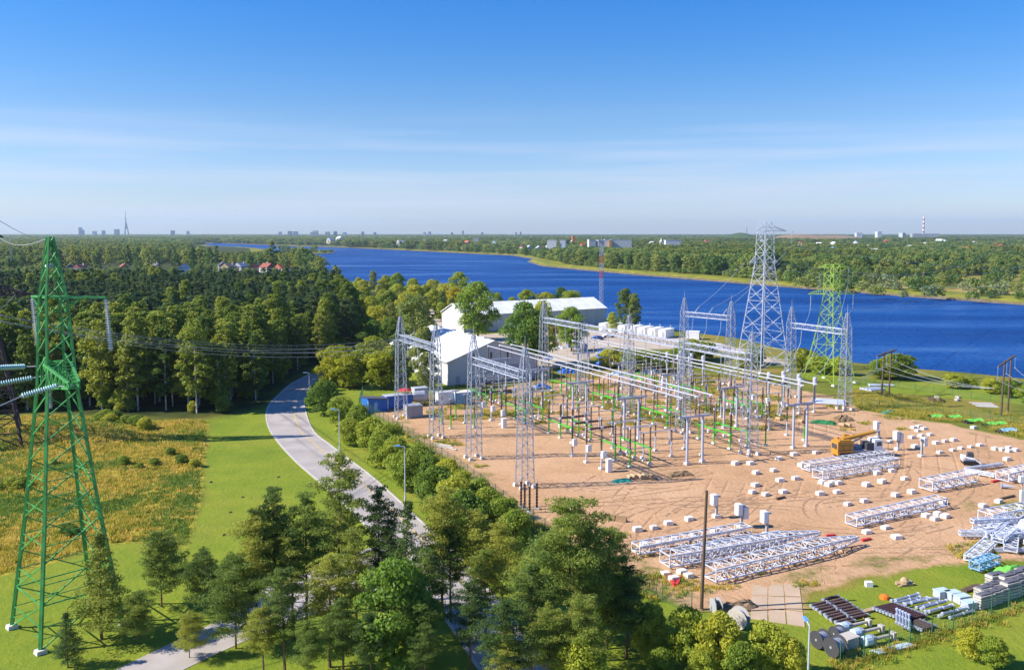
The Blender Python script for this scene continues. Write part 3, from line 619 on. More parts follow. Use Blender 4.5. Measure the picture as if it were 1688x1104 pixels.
# --- tall pines in front, rooted just inside or below the frame: (crown top px, row, distance, kind, label)
front = [
 (160,880,88,SPRUCE,'narrow young pine in front of the right leg of the big green pylon'),
 (108,1010,82,SPRUCE,'low pine top at the foot of the big green pylon'),
 (262,878,96,SHORTPINE,'pine standing alone right of the big green pylon, its crown over the mown grass'),
 (335,905,95,SHORTPINE,'round topped pine close beside the lone pine right of the green pylon'),
 (225,975,87,SHORTPINE,'low spreading pine over the side road at the lower left'),
 (452,800,90,PINE,'pine with two leaning tops left of the tallest pine by the road'),
 (418,838,88,PINE,'pale pine at the left edge of the big foreground pine clump'),
 (556,742,92,PINE,'tallest pine of the clump, its top covering the road edge'),
 (502,812,89,PINE,'slender pine left under the tallest pine of the clump'),
 (622,800,92,PINE,'pine with a ragged top leaning over the road right of the tallest pine'),
 (666,822,86,DARKPINE,'dark narrow pine standing in the road gap below the street lamp'),
 (586,872,86,PINE,'sunlit pine in the middle of the foreground clump with a red trunk'),
 (728,800,93,PINE,'broad pine just right of the dark narrow pine'),
 (780,838,92,PINE,'pine between the hedge trees and the wide pine at the yard fence'),
 (648,925,80,GREEN,'bushy leafy tree low in the middle of the foreground pines'),
 (828,858,90,PINE,'dark pine beside the small blue sign at the fence'),
 (940,822,83,WIDEPINE,'wide crowned pine reaching over the yard fence'),
 (1003,872,86,WIDEPINE,'wispy pine with thin branches against the sand at the right of the clump'),
 (876,925,80,PINE,'heavy pine in front of the wide crowned pine'),
 (965,985,76,WIDEPINE,'lowest pine at the right end of the clump, beside the yellow green trees'),
 (705,905,84,PINE,'pine trunked tree in front of the broad pine by the dark narrow one'),
 (540,915,82,PINE,'pine with a bare red trunk at the bottom centre left'),
 (385,915,86,SHORTPINE,'pine at the lower left of the clump over the side road'),
 (465,935,80,PINE,'pine with bluish shaded crown in the lower left of the clump'),
 (830,985,75,PINE,'low dark pine in front at the bottom centre right'),
 (700,1030,76,PINE,'low pine at the bottom edge below the bushy leafy tree'),
 (835,1040,74,PINE,'pine top at the bottom edge right of centre'),
 (432,1000,79,PINE,'pine over the side road at the bottom edge'),
 (505,1020,77,PINE,'pine top at the bottom edge left of centre'),
 (742,868,92,PINE,'pine behind the broad one beside the hedge'),
 (960,1045,75,GREEN,'leafy tree at the bottom edge right of the pines'),
 (310,1010,84,SHORTPINE,'small pine beside the side road at the lower left'),
 (775,955,80,PINE,'low pine at the bottom centre in deep shade'),
 (905,1000,76,WIDEPINE,'lowest of the pines in front of the heavy pine'),
 (565,985,78,PINE,'pine in front of the bare red trunk at the bottom edge'),
 (690,975,79,PINE,'pine right of the bushy leafy tree at the bottom edge'),
 (800,905,88,PINE,'pine filling the gap left of the wide crowned pine'),
 (480,880,88,PINE,'pine below the two leaning tops at the left of the clump'),
 (640,870,90,PINE,'pine over the road gap in the middle of the clump'),
 (1035,930,84,PINE,'thin pine at the right end of the clump against the sand'),
 (610,1010,77,PINE,'low pine top at the bottom edge under the bushy leafy tree'),
]
for k, (px, py, Y, kind, lab) in enumerate(front):
    p = atd(px, py, Y); hv = 13 if kind is SPRUCE else 16 if kind is DARKPINE else 17 if kind is WIDEPINE else 11 if kind is GREEN else 12 if kind is SHORTPINE else 18
    kind.plant((p.x, p.y, 0), p.z*0.99, hv, rng.uniform(0, 6.28), lab, 'foreground pines below the yard fence', wide=(min(1.25, max(0.96, 14.5/p.z)) if kind is PINE else 1.0 if kind is SHORTPINE else 1.3 if kind is SPRUCE else 1.0))
# --- yellow green trees along the lower fence
for px, py, Y, h, lab in [(1010,950,88,0,'leafy tree half hidden behind the last pine at the yard fence'),(1075,1000,84,0,'yellow green leafy tree at the fence left of the lone wooden pole'),(1135,1005,82,0,'wide yellow green tree below the lone wooden pole'),(1185,1012,81,0,'yellow green tree in front of the tilted blue and white dish'),
                      (1265,1030,80,0,'leafy tree below the concrete slabs'),(1302,1052,79,0,'small leafy tree left of the nearest lamp pole'),(1225,1060,78,0,'low leafy tree at the bottom edge under the dish'),(1090,1070,79,0,'low leafy tree at the bottom edge right of the pines'),(1160,1075,78,0,'low leafy tree at the bottom edge below the wide tree'),
                      (1600,1045,84,0,'thin yellowish bush tree on the lawn outside the right fence'),(1642,1060,82,0,'leafy bush at the lower right corner of the lawn'),(1190,890,0,0,None)]:
    if lab is None: continue
    p = atd(px, py, Y); BUSH.plant((p.x, p.y, 0), max(3.0, p.z), 6.5, rng.uniform(0, 6.28), lab, 'yellow green trees along the lower fence', wide=(0.8 if px < 1500 else 0.95))
# --- hedge trees along the right side of the road
hedge = [(533,683,628),(560,702,655),(590,716,668),(578,734,690),(612,742,690),(640,752,700),(628,770,712),(655,780,722),(690,790,735),(672,806,742),(705,812,752),(735,818,758),(720,840,770),(757,842,778),(785,858,792),(752,868,790),(800,880,806),(828,890,822),(770,895,812),(850,905,842)]
names = ['dark round tree nearest the road bend','pale rounded tree below the dark one at the road bend','tree by the fence corner of the blue shed','small tree just right of the farther lamp','tree in the hedge behind the farther lamp','tree against the fence opposite the first gantry pair','low tree at the road verge past the farther lamp','round bright tree left of the middle lamp','tree on the fence side level with the middle lamp','small tree at the foot of the middle lamp','full crowned tree just right of the middle lamp','tree against the fence right of the middle lamp','tree over the verge below the middle lamp','wide bright tree in the middle of the lower hedge','tree nearest the fence before the lowest gantry leg','darker tree behind the foreground pines in the hedge','tree at the foot of the lowest gantry leg','last full tree of the hedge before the pines','low tree tucked behind the broad pine','final hedge tree under the blue sign']
for (px, py, ty), nm in zip(hedge, names):
    b_ = at(px, py); BUSH.plant(b_, tall(b_, ty), 6.5, rng.uniform(0, 6.28), 'roadside hedge: ' + nm, 'hedge trees between road and yard fence', wide=0.95)
# --- bright yellow green trees where the road bends, and single trees round the halls
def solo(kind, hv, px, py, ty, lab, grp=None, wide=1.0, cat='tree'):
    b_ = at(px, py); return kind.plant(b_, tall(b_, ty), hv, rng.uniform(0, 6.28), lab, grp, cat, wide=wide)
for px, py, ty, lab in [(548,636,578,'yellow green tree at the left end of the bright row by the road bend'),(575,640,585,'yellow tree in front of the bright row by the road bend'),(600,634,576,'yellowest tree in the middle of the bright row'),(628,640,580,'bright tree right in the row, behind the blue shed'),(645,632,572,'rounded bright tree beside the first gantry leg'),(615,612,556,'green tree behind the bright row beside the parked cars'),(560,618,570,'darker tree behind the left end of the bright row')]:
    solo(YELLOW, 9, px, py, ty, lab, 'bright trees at the road bend', 1.15)
solo(TALLG, 17, 683, 605, 487, 'tall drooping birch behind the first gantry pair', 'birches behind the first gantry pair', 1.0)
solo(TALLG, 17, 700, 650, 540, 'dark birch close in front of the white hangar side wall', 'birches behind the first gantry pair', 0.9)
solo(TALLG, 17, 664, 640, 545, 'birch left of the first gantry leg above the blue cabins', 'birches behind the first gantry pair', 0.9)
solo(TALLG, 17, 697, 565, 497, 'slim birch standing at the gravel lane', 'birches behind the first gantry pair', 0.9)
solo(GREEN, 11, 788, 560, 466, 'large dense tree in front of the far long hall', None, 1.0)
solo(GREEN, 11, 866, 608, 500, 'broad green tree right of the white hangar gable', 'trees between the two halls', 0.95)
solo(GREEN, 11, 893, 600, 497, 'dark tree touching the back gantry post', 'trees between the two halls', 0.7)
solo(GREEN, 11, 942, 578, 507, 'light green tree in front of the long hall end', 'trees between the two halls', 1.0)
solo(TALLG, 17, 1030, 545, 476, 'tall poplar like tree on the river bank right of the long hall', None, 0.95)
solo(TALLG, 17, 1044, 546, 484, 'second stem tree beside the river bank poplar', None, 0.8)
solo(GREEN, 11, 1010, 548, 515, 'small tree left of the river bank poplar', None, 0.8)
for k, (px, py, ty, w) in enumerate([(1010,606,574,1.5),(1050,612,578,1.5),(1085,612,580,1.4),(1118,604,575,1.4),(1140,596,560,1.5),(1165,592,565,1.3),(1225,606,580,1.3),(1245,600,572,1.3)]):
    solo(BUSH, 6.5, px, py, ty, ['dark bush behind the third gantry post','dark bush right of the third gantry post','bush under the middle of the long beam','bush left of the fourth gantry post','wide bush beside the white container','low bush right of the white container','bush left of the silver pylon feet','bush behind the silver pylon feet'][k], 'bushes behind the switchyard', w, 'bush')
for px, py, ty, w, lab in [(1322,612,575,1.2,'bush left of the light green pylon'),(1350,616,588,1.5,'bush behind the light green pylon legs'),(1385,618,590,1.4,'bush right of the light green pylon legs'),(1478,624,584,1.7,'big round bush on the river bank behind the pair of brown poles'),(1455,624,592,1.4,'smaller bush left in the river bank clump'),(1570,640,616,1.3,'bush on the bank right of the brown pole pair'),(1600,640,622,1.4,'low bush on the bank in the middle right'),(1635,648,624,1.5,'bank bush left of the tall right poles'),(1672,655,628,1.6,'bank bush right of the tall right poles'),(1700,664,634,1.6,'bank bush at the right edge of the picture')]:
    solo(BUSH, 6.5, px, py, ty, lab, 'bushes on the near river bank', w, 'bush')
# --- scrub and slim trees on the near bank behind the halls and left of them
bank = [(590,478,458),(615,482,446),(636,486,455),(655,490,450),(680,492,460),(700,500,470),(720,505,462),(740,508,468),(758,500,449),(772,512,475),(632,505,478),(660,510,480),(600,505,475),(690,515,485),(715,512,478),(575,500,470),(745,522,490),(728,530,500),(820,508,482),(845,512,490),(868,512,478),(888,514,484),(900,514,482),(925,518,474),(940,520,480),(555,520,478),(540,505,465)]
bank += [(565,540,500),(585,552,515),(605,560,522),(625,552,505),(645,545,498),(665,540,500),(612,530,488),(640,522,480),(672,525,482),(700,530,488),(590,520,482),(655,508,468),(685,505,470),(710,492,462),(730,520,480),(750,512,474),(765,520,485),(600,492,462),(570,488,464),(625,500,470),(780,516,490),(615,575,528),(640,570,525),(597,585,548)]
for k, (px, py, ty) in enumerate(bank):
    solo([BUSH, TALLG, YELLOW if k % 10 == 2 else BUSH, GREEN, BUSH][k % 5], [6.5,17,9 if k % 10 == 2 else 6.5,11,6.5][k % 5], px, py, ty, (['rounded shrub','slim birch','yellowish tree' if k % 10 == 2 else 'rounded shrub','dense green tree','rounded shrub'][k % 5] + (' in the bank thicket left of the far hall' if px < 790 else ' showing over the roof of the far long hall') + (', towards the road bend' if px < 640 else ', near the gravel lane' if px < 790 else '')), 'bank trees behind the far hall' if px >= 790 else 'bank trees left of the far hall, ' + ('road side' if px < 640 else 'lane side'), [0.8,0.8,1.0,1.0,0.85][k % 5])

# --- the wood left of the road
wood_poly = W([(-330,690),(-330,500),(0,504),(300,502),(500,496),(560,495),(590,535),(590,570),(548,594),(515,600),(468,632),(430,668),(340,686),(240,686),(150,681),(70,676),(0,682)])
wr = np.random.default_rng(5)
xs = np.arange(-300, 0, 5.6); ys = np.arange(190, 640, 5.6); q = np.array([(x+wr.uniform(-2.2, 2.2), y+wr.uniform(-2.2, 2.2)) for y in ys for x in xs])
dq = sdist(q, wood_poly); q = q[dq > 1.5]; dq = dq[dq > 1.5]
vis = np.abs(q[:, 0]) < q[:, 1]*0.72+20; q = q[vis]; dq = dq[vis]
birchy = vnoise(q, 34, 21)*0.75 + 0.55*np.exp(-((q[:, 0]+78)**2)/(2*26**2) - ((q[:, 1]-235)**2)/(2*40**2)) + 0.12*wr.random(len(q))
order = np.argsort(q[:, 1] - 0.5*np.clip(20-dq, 0, 20)); q = q[order]; birchy = birchy[order]; dq = dq[order]
def wood_place(x, y, edge):
    s = x/y
    side = 'left of the green pylon' if s < -0.535 else 'behind the green pylon' if s < -0.46 else 'over the ochre meadow' if s < -0.36 else 'beyond the mown strip' if s < -0.28 else 'towards the road bend'
    return ('at the front edge of the left wood, ' if edge and y < 300 else 'in the front half of the left wood, ' if y < 300 else 'in the middle of the left wood, ' if y < 370 else 'at the back of the left wood, ') + side
nA = nP = 0; restA, restP = [], []
for (x, y), bz, e in zip(q, birchy, dq):
    edge = e < 9
    if bz > (0.42 if edge and y < 310 else 0.58):
        h = wr.uniform(15, 22.5)
        if nA < 300:
            nA += 1; lab = 'leafy tree ' + wood_place(x, y, edge)
            ASPEN.plant((x, y, 0), h, 20, wr.uniform(0, 6.28), lab, lab.replace('leafy tree', 'leafy trees', 1), wide=1.1)
        else: restA.append((x, y, h/20))
    else:
        h = wr.uniform(16, 22.5)
        if nP < 260:
            nP += 1; lab = 'pine ' + wood_place(x, y, edge)
            FPINE.plant((x, y, 0), h, 21, wr.uniform(0, 6.28), lab, lab.replace('pine ', 'pines '), wide=1.15)
        else: restP.append((x, y, h/21))
# --- instanced masses: points with a size, one node group per mass
def scatter(name, pts, mesh_list, label, wide=1.0, zrot=True, z=0.0):
    pts = np.asarray(pts, np.float32); out_ = []
    r = np.random.default_rng(len(pts)+len(name))
    for k, me in enumerate(mesh_list):
        sub = pts[k::len(mesh_list)]
        if not len(sub): continue
        pm = bpy.data.meshes.new(name); pm.vertices.add(len(sub)); co = np.column_stack([sub[:, 0], sub[:, 1], np.full(len(sub), z) if sub.shape[1] < 4 else sub[:, 3]]).astype(np.float32)
        pm.vertices.foreach_set('co', co.ravel()); a = pm.attributes.new('size', 'FLOAT', 'POINT'); a.data.foreach_set('value', sub[:, 2].copy())
        src = bpy.data.objects.new(name + '_source', me)
        ng = bpy.data.node_groups.new(name, 'GeometryNodeTree')
        ng.interface.new_socket('Geometry', in_out='INPUT', socket_type='NodeSocketGeometry'); ng.interface.new_socket('Geometry', in_out='OUTPUT', socket_type='NodeSocketGeometry')
        n = ng.nodes.new; gi = n('NodeGroupInput'); go = n('NodeGroupOutput'); ip = n('GeometryNodeInstanceOnPoints'); oi = n('GeometryNodeObjectInfo'); oi.inputs['Object'].default_value = src
        oi.inputs['As Instance'].default_value = True
        na = n('GeometryNodeInputNamedAttribute'); na.data_type = 'FLOAT'; na.inputs['Name'].default_value = 'size'
        cx = n('ShaderNodeCombineXYZ'); mu = n('ShaderNodeMath'); mu.operation = 'MULTIPLY'; mu.inputs[1].default_value = wide
        rv = n('FunctionNodeRandomValue'); rv.data_type = 'FLOAT'; rv.inputs[3].default_value = 6.283; rx = n('ShaderNodeCombineXYZ')
        k_ = ng.links.new; att = na.outputs['Attribute']
        k_(att, mu.inputs[0]); k_(mu.outputs[0], cx.inputs[0]); k_(mu.outputs[0], cx.inputs[1]); k_(att, cx.inputs[2])
        k_(rv.outputs[1], rx.inputs[2]); k_(gi.outputs[0], ip.inputs['Points']); k_(oi.outputs['Geometry'], ip.inputs['Instance']); k_(cx.outputs[0], ip.inputs['Scale']); k_(rx.outputs[0], ip.inputs['Rotation']); k_(ip.outputs[0], go.inputs[0])
        o = put(name, pm, kind='stuff'); o['label'] = label; md = o.modifiers.new('scatter', 'NODES'); md.node_group = ng; out_.append(o)
    return out_
if restA: scatter('back_of_wood', restA, [merged('w', v) for v in ASPEN.v[:3]], 'leafy tree tops massed at the back of the left wood', 1.1)
if restP: scatter('back_of_pine_wood', restP, [merged('w', v) for v in FPINE.v[:3]], 'dark pine tops massed at the back of the left wood', 1.15)
# undergrowth along the wood's edge
und = [(x+wr.uniform(-2,2), y+wr.uniform(-2,2), wr.uniform(0.35, 0.9)) for x, y in q[(dq < 7) & (q[:, 1] < 330)]]
scatter('undergrowth', und, [merged('w', v) for v in BUSH.v[:2]], 'bushy undergrowth along the edge of the left wood')

# --- the far land, wooded to the skyline
fr = np.random.default_rng(9)
def farpts(y0, y1, n_exp):
    pts = []; y = y0
    while y < y1:
        sp = max(8.0, y*0.0088); w = y*0.66 + 60; k = int(2*w/sp)
        x = -w + sp*(np.arange(k) + fr.uniform(-.45, .45, k)); pts.append(np.column_stack([x, y + sp*fr.uniform(-.45, .45, k), np.full(k, sp)])); y += sp*0.95
    return np.concatenate(pts)
fp = farpts(425, 17000, 0); pd = fp[:, :2]
s_riv = sdist(pd, RIVER); s_isl = sdist(pd, ISLAND); s_wood = sdist(pd, wood_poly); s_ff = sdist(pd, FARFIELD)
nearside = W([(-2000,470),(545,470),(620,478),(720,495),(830,510),(1000,536),(1090,550),(1290,586),(1700,640),(2200,700),(2200,1200),(-2000,1200)])
s_near = sdist(pd, nearside)
town = vnoise(pd, 260, 31)*0.6 + vnoise(pd, 90, 32)*0.4
keep = (s_riv < -9) & (s_wood < 0) & (s_near < 0) & (fr.random(len(pd)) > 0.06)
keep &= ~((s_ff > -10) & (fr.random(len(pd)) < 0.93))
keep &= ~((s_riv > -16 - 20*vnoise(pd, 60, 35)) & (pd[:, 1] < 1500))
keep &= ~((town > 0.60) & (fr.random(len(pd)) < 0.72) & (pd[:, 1] < 3500))
LEFTVILL = W([(-200,452),(-200,442),(0,440),(300,436),(440,438),(525,440),(520,455),(420,456),(200,458)])
rat0 = pd[:, 0]/pd[:, 1]; keep &= ~((rat0 < -0.19) & (rat0 > -0.365) & (pd[:, 1] > 1400) & (pd[:, 1] < 3100))
s_lv = sdist(pd, LEFTVILL); keep &= ~((s_lv > -10) & (fr.random(len(pd)) < 0.9))
for hx_, hy_, hs_ in HOUSE_SPOTS:                        # gardens: open ground in front of each house
    keep &= ~((np.abs(pd[:, 0]-hx_ + (pd[:, 1]-hy_)*0.0) < 9*hs_+4) & (pd[:, 1] > hy_ - 95*hs_) & (pd[:, 1] < hy_ + 10))
fp = fp[keep]; s_ff = s_ff[keep]; s_rv = s_riv[keep]
ft = vnoise(fp[:, :2], 300, 33); hh = np.where(ft > 0.6, 18, 14) * fr.uniform(0.65, 1.25, len(fp)) * np.where(s_ff > -60, 0.75, 1.0) * np.where(fp[:, 0] < -120, 1.25, 1.0)
hh *= 0.75 + 0.5*vnoise(fp[:, :2], 45, 36)
rat = fp[:, 0]/fp[:, 1]
hh = np.where((rat > 0.015) & (rat < 0.30) & (fp[:, 1] < 1400), hh*1.4, hh)
hh = np.where((rat < -0.05) & (fp[:, 1] < 835), np.minimum(hh, 11), hh)               # lower growth between wood and village
hh = np.where((rat < -0.19) & (rat > -0.36) & (fp[:, 1] > 850) & (fp[:, 1] < 3300), np.minimum(hh, 12), hh)
size = np.maximum(fp[:, 2]/8.5, 1.0)
sortk = np.argsort(fp[:, 1] + np.abs(fp[:, 0])*0.2); fp = fp[sortk]; hh = hh[sortk]; ft = ft[sortk]; size = size[sortk]; s_rv = s_rv[sortk]
nb = npn = nbu = 0; rb, rp_, rbu, rw = [], [], [], []
for (x, y, sp), h, t, sz, e in zip(fp, hh, ft, size, s_rv):
    pineish = (t > 0.57 and y > 900) or (x < -100 and y > 900 and t > 0.38)
    small = (e > -75 and fr.random() < 0.35) or fr.random() < 0.10
    if small and y < 2500:
        if nbu < 150: nbu += 1; lab = 'rounded bush near the grassy far shore of the river'; (FARWILL if fr.random() < 0.3 else FARBUSH).single((x, y, 0), 5*fr.uniform(0.6, 1.3), 5, fr.uniform(0, 6.28), lab, 'bushes on the far shore', 'bush', wide=1.2)
        else: rbu.append((x, y, fr.uniform(0.7, 1.3)*sz))
    elif not pineish:
        if nb < 300:
            nb += 1; left = x < -60
            lab = 'leafy tree beyond the left wood towards the village' if left else ('leafy tree in the tall row along the far shore' if e > -90 else 'leafy tree standing behind the far shore trees')
            FARB.single((x, y, 0), h, 15, fr.uniform(0, 6.28), lab, lab.replace('leafy tree', 'leafy trees'), wide=1.05)
        else: rb.append((x, y, min(h, 19)/15, sz))
    else:
        if npn < 40: npn += 1; FARP.single((x, y, 0), h*1.1, 18, fr.uniform(0, 6.28), 'pine standing among the leafy trees across the river', 'pines across the river', wide=1.2)
        else: rp_.append((x, y, min(h*1.1, 20)/18, sz))
def banded(name, arr, meshes, label, wide):
    arr = np.array(arr)
    for lo, hi in ((0, 1.3), (1.3, 2.2), (2.2, 4), (4, 8), (8, 99)):
        s = arr[(arr[:, 3] >= lo) & (arr[:, 3] < hi)]
        if len(s): m = float(s[:, 3].mean()); scatter(name, s[:, :3], meshes, label, wide*(1+1.0*(m-1)) if m > 1 else wide)
banded('far_woodland', rb, FARB.v, 'leafy woodland spreading to the skyline', 1.05)
banded('far_pine_woodland', rp_, FARP.v, 'dark pine woodland under the skyline', 1.2)
if rbu: scatter('far_bushes', rbu, FARBUSH.v, 'bushes scattered over the far bank', 1.15)
for k in range(26):
    t = k/25; p = at(466+t*84 + fr.uniform(-2,2), 416.2 + fr.uniform(-1.5, .6), 0); big_ = t < 0.35 or abs(t-0.62) < 0.06
    (FARB if big_ else FARBUSH).single((p.x, p.y, -0.5), fr.uniform(9, 16) if big_ else fr.uniform(4, 7), 15 if big_ else 5, fr.uniform(0, 6), 'tree on the low island in the river bend' if big_ else 'bush on the low island in the river bend', 'plants on the river island', 'tree' if big_ else 'bush', wide=1.3)

# --- tall grass and weeds
def tuft(seed, n, h, spread, m):
    r = np.random.default_rng(seed); b0 = np.column_stack([r.normal(0, spread, n), r.normal(0, spread, n), np.zeros(n)]); a = r.uniform(0, 6.28, n); hh_ = h*r.uniform(0.5, 1.1, n); ln = r.uniform(0.1, 0.5, n)*hh_; w = 0.05
    d = np.column_stack([np.cos(a), np.sin(a), np.zeros(n)]); sd_ = np.column_stack([-np.sin(a), np.cos(a), np.zeros(n)])*w
    t_ = b0 + d*ln[:, None] + np.array([0, 0, 1])*hh_[:, None]
    return np_mesh('grass_tuft', np.stack([b0-sd_, b0+sd_, t_+sd_*0.5, t_-sd_*0.5], 1).reshape(-1, 3), np.arange(n*4).reshape(-1, 4), [M[m]])
gt = [tuft(1, 26, 0.55, 0.35, 'grass_dry'), tuft(2, 22, 0.7, 0.3, 'grass_dry'), tuft(3, 26, 0.5, 0.4, 'grass_green')]
def fill(poly, n, seed, lo=0.5, dens=None):
    r = np.random.default_rng(seed); mn, mx = poly.min(0), poly.max(0); mn = np.maximum(mn, [-185, 70]); mx = np.minimum(mx, [160, 330]); p = r.uniform(mn, mx, (n, 2)); p = p[(sdist(p, poly) > lo) & (np.abs(p[:, 0]) < p[:, 1]*0.85+10)]
    if dens: p = p[vnoise(p, dens, seed+70) + 0.35*r.random(len(p)) > 0.62]
    return p
mp_ = fill(MEADOW, 46000, 3)
def gz(p):                                           # height of the ground sheet under points
    ix = np.clip(np.searchsorted(gx, p[:, 0])-1, 0, nxg-2); iy = np.clip(np.searchsorted(gy, p[:, 1])-1, 0, nyg-2); Z = zz.reshape(nyg, nxg)
    fx = (p[:, 0]-gx[ix])/(gx[ix+1]-gx[ix]); fy = (p[:, 1]-gy[iy])/(gy[iy+1]-gy[iy])
    return (Z[iy, ix]*(1-fx)+Z[iy, ix+1]*fx)*(1-fy) + (Z[iy+1, ix]*(1-fx)+Z[iy+1, ix+1]*fx)*fy
r_ = np.random.default_rng(8)
gsel = vnoise(mp_, 11, 44)*0.6 + vnoise(mp_, 4, 45)*0.25 + 0.3*r_.random(len(mp_)) > 0.60
scatter('meadow_grass', np.column_stack([mp_[~gsel], r_.uniform(0.4, 0.95, (~gsel).sum()), gz(mp_[~gsel])]), gt[:2], 'tall ochre grass on the uncut meadow', 1.3)
scatter('meadow_weeds', np.column_stack([mp_[gsel], r_.uniform(0.4, 0.9, gsel.sum()), gz(mp_[gsel])]), gt[2:], 'green weeds between the ochre meadow grass', 1.3)
mb_pts = [at(*p) for p in [(165,702),(182,704),(190,698),(206,706),(228,708),(175,692),(240,712),(30,812),(38,806),(22,806),(2,812),(88,770),(120,885),(112,882),(205,770),(230,775),(255,770),(300,765),(320,770),(282,752)]]
for k, p in enumerate(mb_pts):
    BUSH.plant((p.x, p.y, gz(np.array([[p.x, p.y]]))[0]-0.2), rng.uniform(1.6, 2.9) if k < 7 else rng.uniform(0.9, 2.0), 6.5, rng.uniform(0, 6.28), 'low shrub on the uncut meadow by the wood edge' if k < 7 else 'low shrub in the middle of the ochre meadow', 'meadow shrubs by the wood' if k < 7 else 'meadow shrubs in the open', 'shrub', wide=1.3)
sp_ = fill(SAND, 60000, 4, 0.8); zone = (sp_[:, 1] > 185) | (sdist(sp_, SAND) < 7); sp_ = sp_[zone & (vnoise(sp_, 6, 61) + 0.5*vnoise(sp_, 17, 62) > 0.86)]
scatter('yard_weeds', np.column_stack([sp_, r_.uniform(0.35, 0.8, len(sp_)), gz(sp_)]), gt, 'weeds growing between the switchgear on the sand', 1.2)
rf = fill(W([(1385,655),(1420,640),(1500,655),(1700,690),(1800,720),(1700,724),(1560,696),(1500,688),(1420,674)]), 26000, 6, 0.3, 9)
scatter('rough_grass', np.column_stack([rf, r_.uniform(0.5, 1.0, len(rf)), gz(rf)]), gt, 'rough grass between the sand and the river bank', 1.2)
fg = []
for a_, b_ in zip([(1385,1098),(1424,1087),(1500,1064),(1571,1041),(1634,1019)], [(1424,1087),(1500,1064),(1571,1041),(1634,1019),(1760,974)]):
    A_, B_ = at(*a_), at(*b_)
    for k in range(60): q_ = A_.lerp(B_, r_.random()); fg.append((q_.x + r_.normal(0, 0.8), q_.y + r_.normal(0, 0.8), r_.uniform(0.3, 0.75)))
for a_, b_ in zip([(640,700),(760,778),(880,868)], [(760,778),(880,868),(1092,992)]):
    A_, B_ = at(*a_), at(*b_)
    for k in range(170): q_ = A_.lerp(B_, r_.random()); fg.append((q_.x + r_.normal(0, 0.7), q_.y + r_.normal(0, 0.7), r_.uniform(0.4, 0.9)))
scatter('fence_grass', fg, gt, 'tall dry grass left standing along the fences', 1.2)
# tall trees on the near bank before the river bend, in front of the village
tb = random.Random(17)
for k, (px, by, ty) in enumerate([(292,452,418),(305,449,412),(318,451,408),(331,448,405),(345,450,409),(358,448,412),(430,456,420),(440,452,411),(450,456,408),(462,453,413),(470,458,425),(484,455,418),(492,452,410),(500,457,408),(508,455,411),(516,459,418),(524,462,421),(531,462,424),(412,452,418),(398,450,420),(384,448,422),(212,449,412),(228,446,408),(243,449,406),(258,446,410),(180,448,414),(160,446,412),(128,449,415),(112,446,409),(98,448,411)]):
    b_ = at(px, by); z_ = atd(px, ty, b_.y).z; (FARB if tb.random() < 0.85 else FARP).single((b_.x, b_.y, 0), z_, 15 if True else 18, tb.uniform(0, 6.28), 'tall tree before the river bend, %s' % ('left part near the green pylon tip' if px < 280 else 'over the left half of the wood' if px < 380 else 'close to the water at the river bend'), 'tall trees before the river bend, ' + ('far left' if px < 280 else 'middle' if px < 380 else 'water side'), wide=tb.uniform(0.75, 0.95))
for k, (px, py, hb) in enumerate([(1445,486,5),(1478,478,4),(1500,472,6),(1520,478,8),(1512,480,7),(1533,488,5),(1548,487,4),(1560,470,5),(1575,468,6),(1590,478,4),(1605,474,6),(1618,488,5),(1635,490,4),(1652,486,6),(1668,480,5),(1680,492,4),(1600,492,4),(1490,490,3),(1540,466,6),(1625,466,5),(1660,464,7),(1462,476,7),(1425,480,6),(1405,474,7),(1385,476,6),(1360,474,7),(1340,470,8),(1322,472,6),(1310,466,8)]):
    b_ = at(px, py); (FARWILL if k % 4 == 1 else FARBUSH).single((b_.x, b_.y, -0.3), hb*1.25, 5, tb.uniform(0, 6.28), '%s bush on the open far bank, %s' % ('silvery' if k % 4 == 1 else 'green', 'right of the light green pylon' if px > 1400 else 'behind the light green pylon'), '%s bushes on the open far bank, %s' % ('silvery' if k % 4 == 1 else 'green', 'right' if px > 1400 else 'pylon side'), 'bush', wide=1.25)
# wheel ruts pressed into the sand: loose dark ribbons lying on the ground
tr_ = random.Random(12); mbT = MB()
for k in range(60):
    p = at(tr_.uniform(930, 1690), tr_.uniform(770, 960)); a = tr_.uniform(-0.6, 1.3) + (pi if tr_.random() < 0.5 else 0); cv = tr_.uniform(-0.05, 0.05); L0 = int(tr_.uniform(8, 38)); pts = []
    for i in range(L0):
        pts.append((p.x, p.y, a)); a += cv + tr_.uniform(-.02, .02); cv += tr_.uniform(-.012, .012); cv = max(-.11, min(.11, cv)); p = p + Vector((cos(a), sin(a), 0))*0.9
    for off_ in (-0.9, 0.9):
        q_ = np.array([(x - sin(b)*off_, y + cos(b)*off_) for x, y, b in pts]); w_ = tr_.uniform(0.10, 0.2)
        if sdist(q_, SAND).min() < 1.5: continue
        nrm_ = np.array([(-sin(b), cos(b)) for _, _, b in pts]); ws = np.array([w_*tr_.uniform(0.5, 1.3) for _ in pts])[:, None]
        A_, B_ = q_ - nrm_*ws, q_ + nrm_*ws; zA, zB = gz(A_) + 0.02, gz(B_) + 0.02
        for i in range(len(pts)-1):
            if tr_.random() < 0.22: continue
            mbT.add([(*A_[i], zA[i]), (*A_[i+1], zA[i+1]), (*B_[i+1], zB[i+1]), (*B_[i], zB[i])], [(0, 1, 2, 3)])
mbT.build('tyre_tracks', M['rut'], kind='structure')
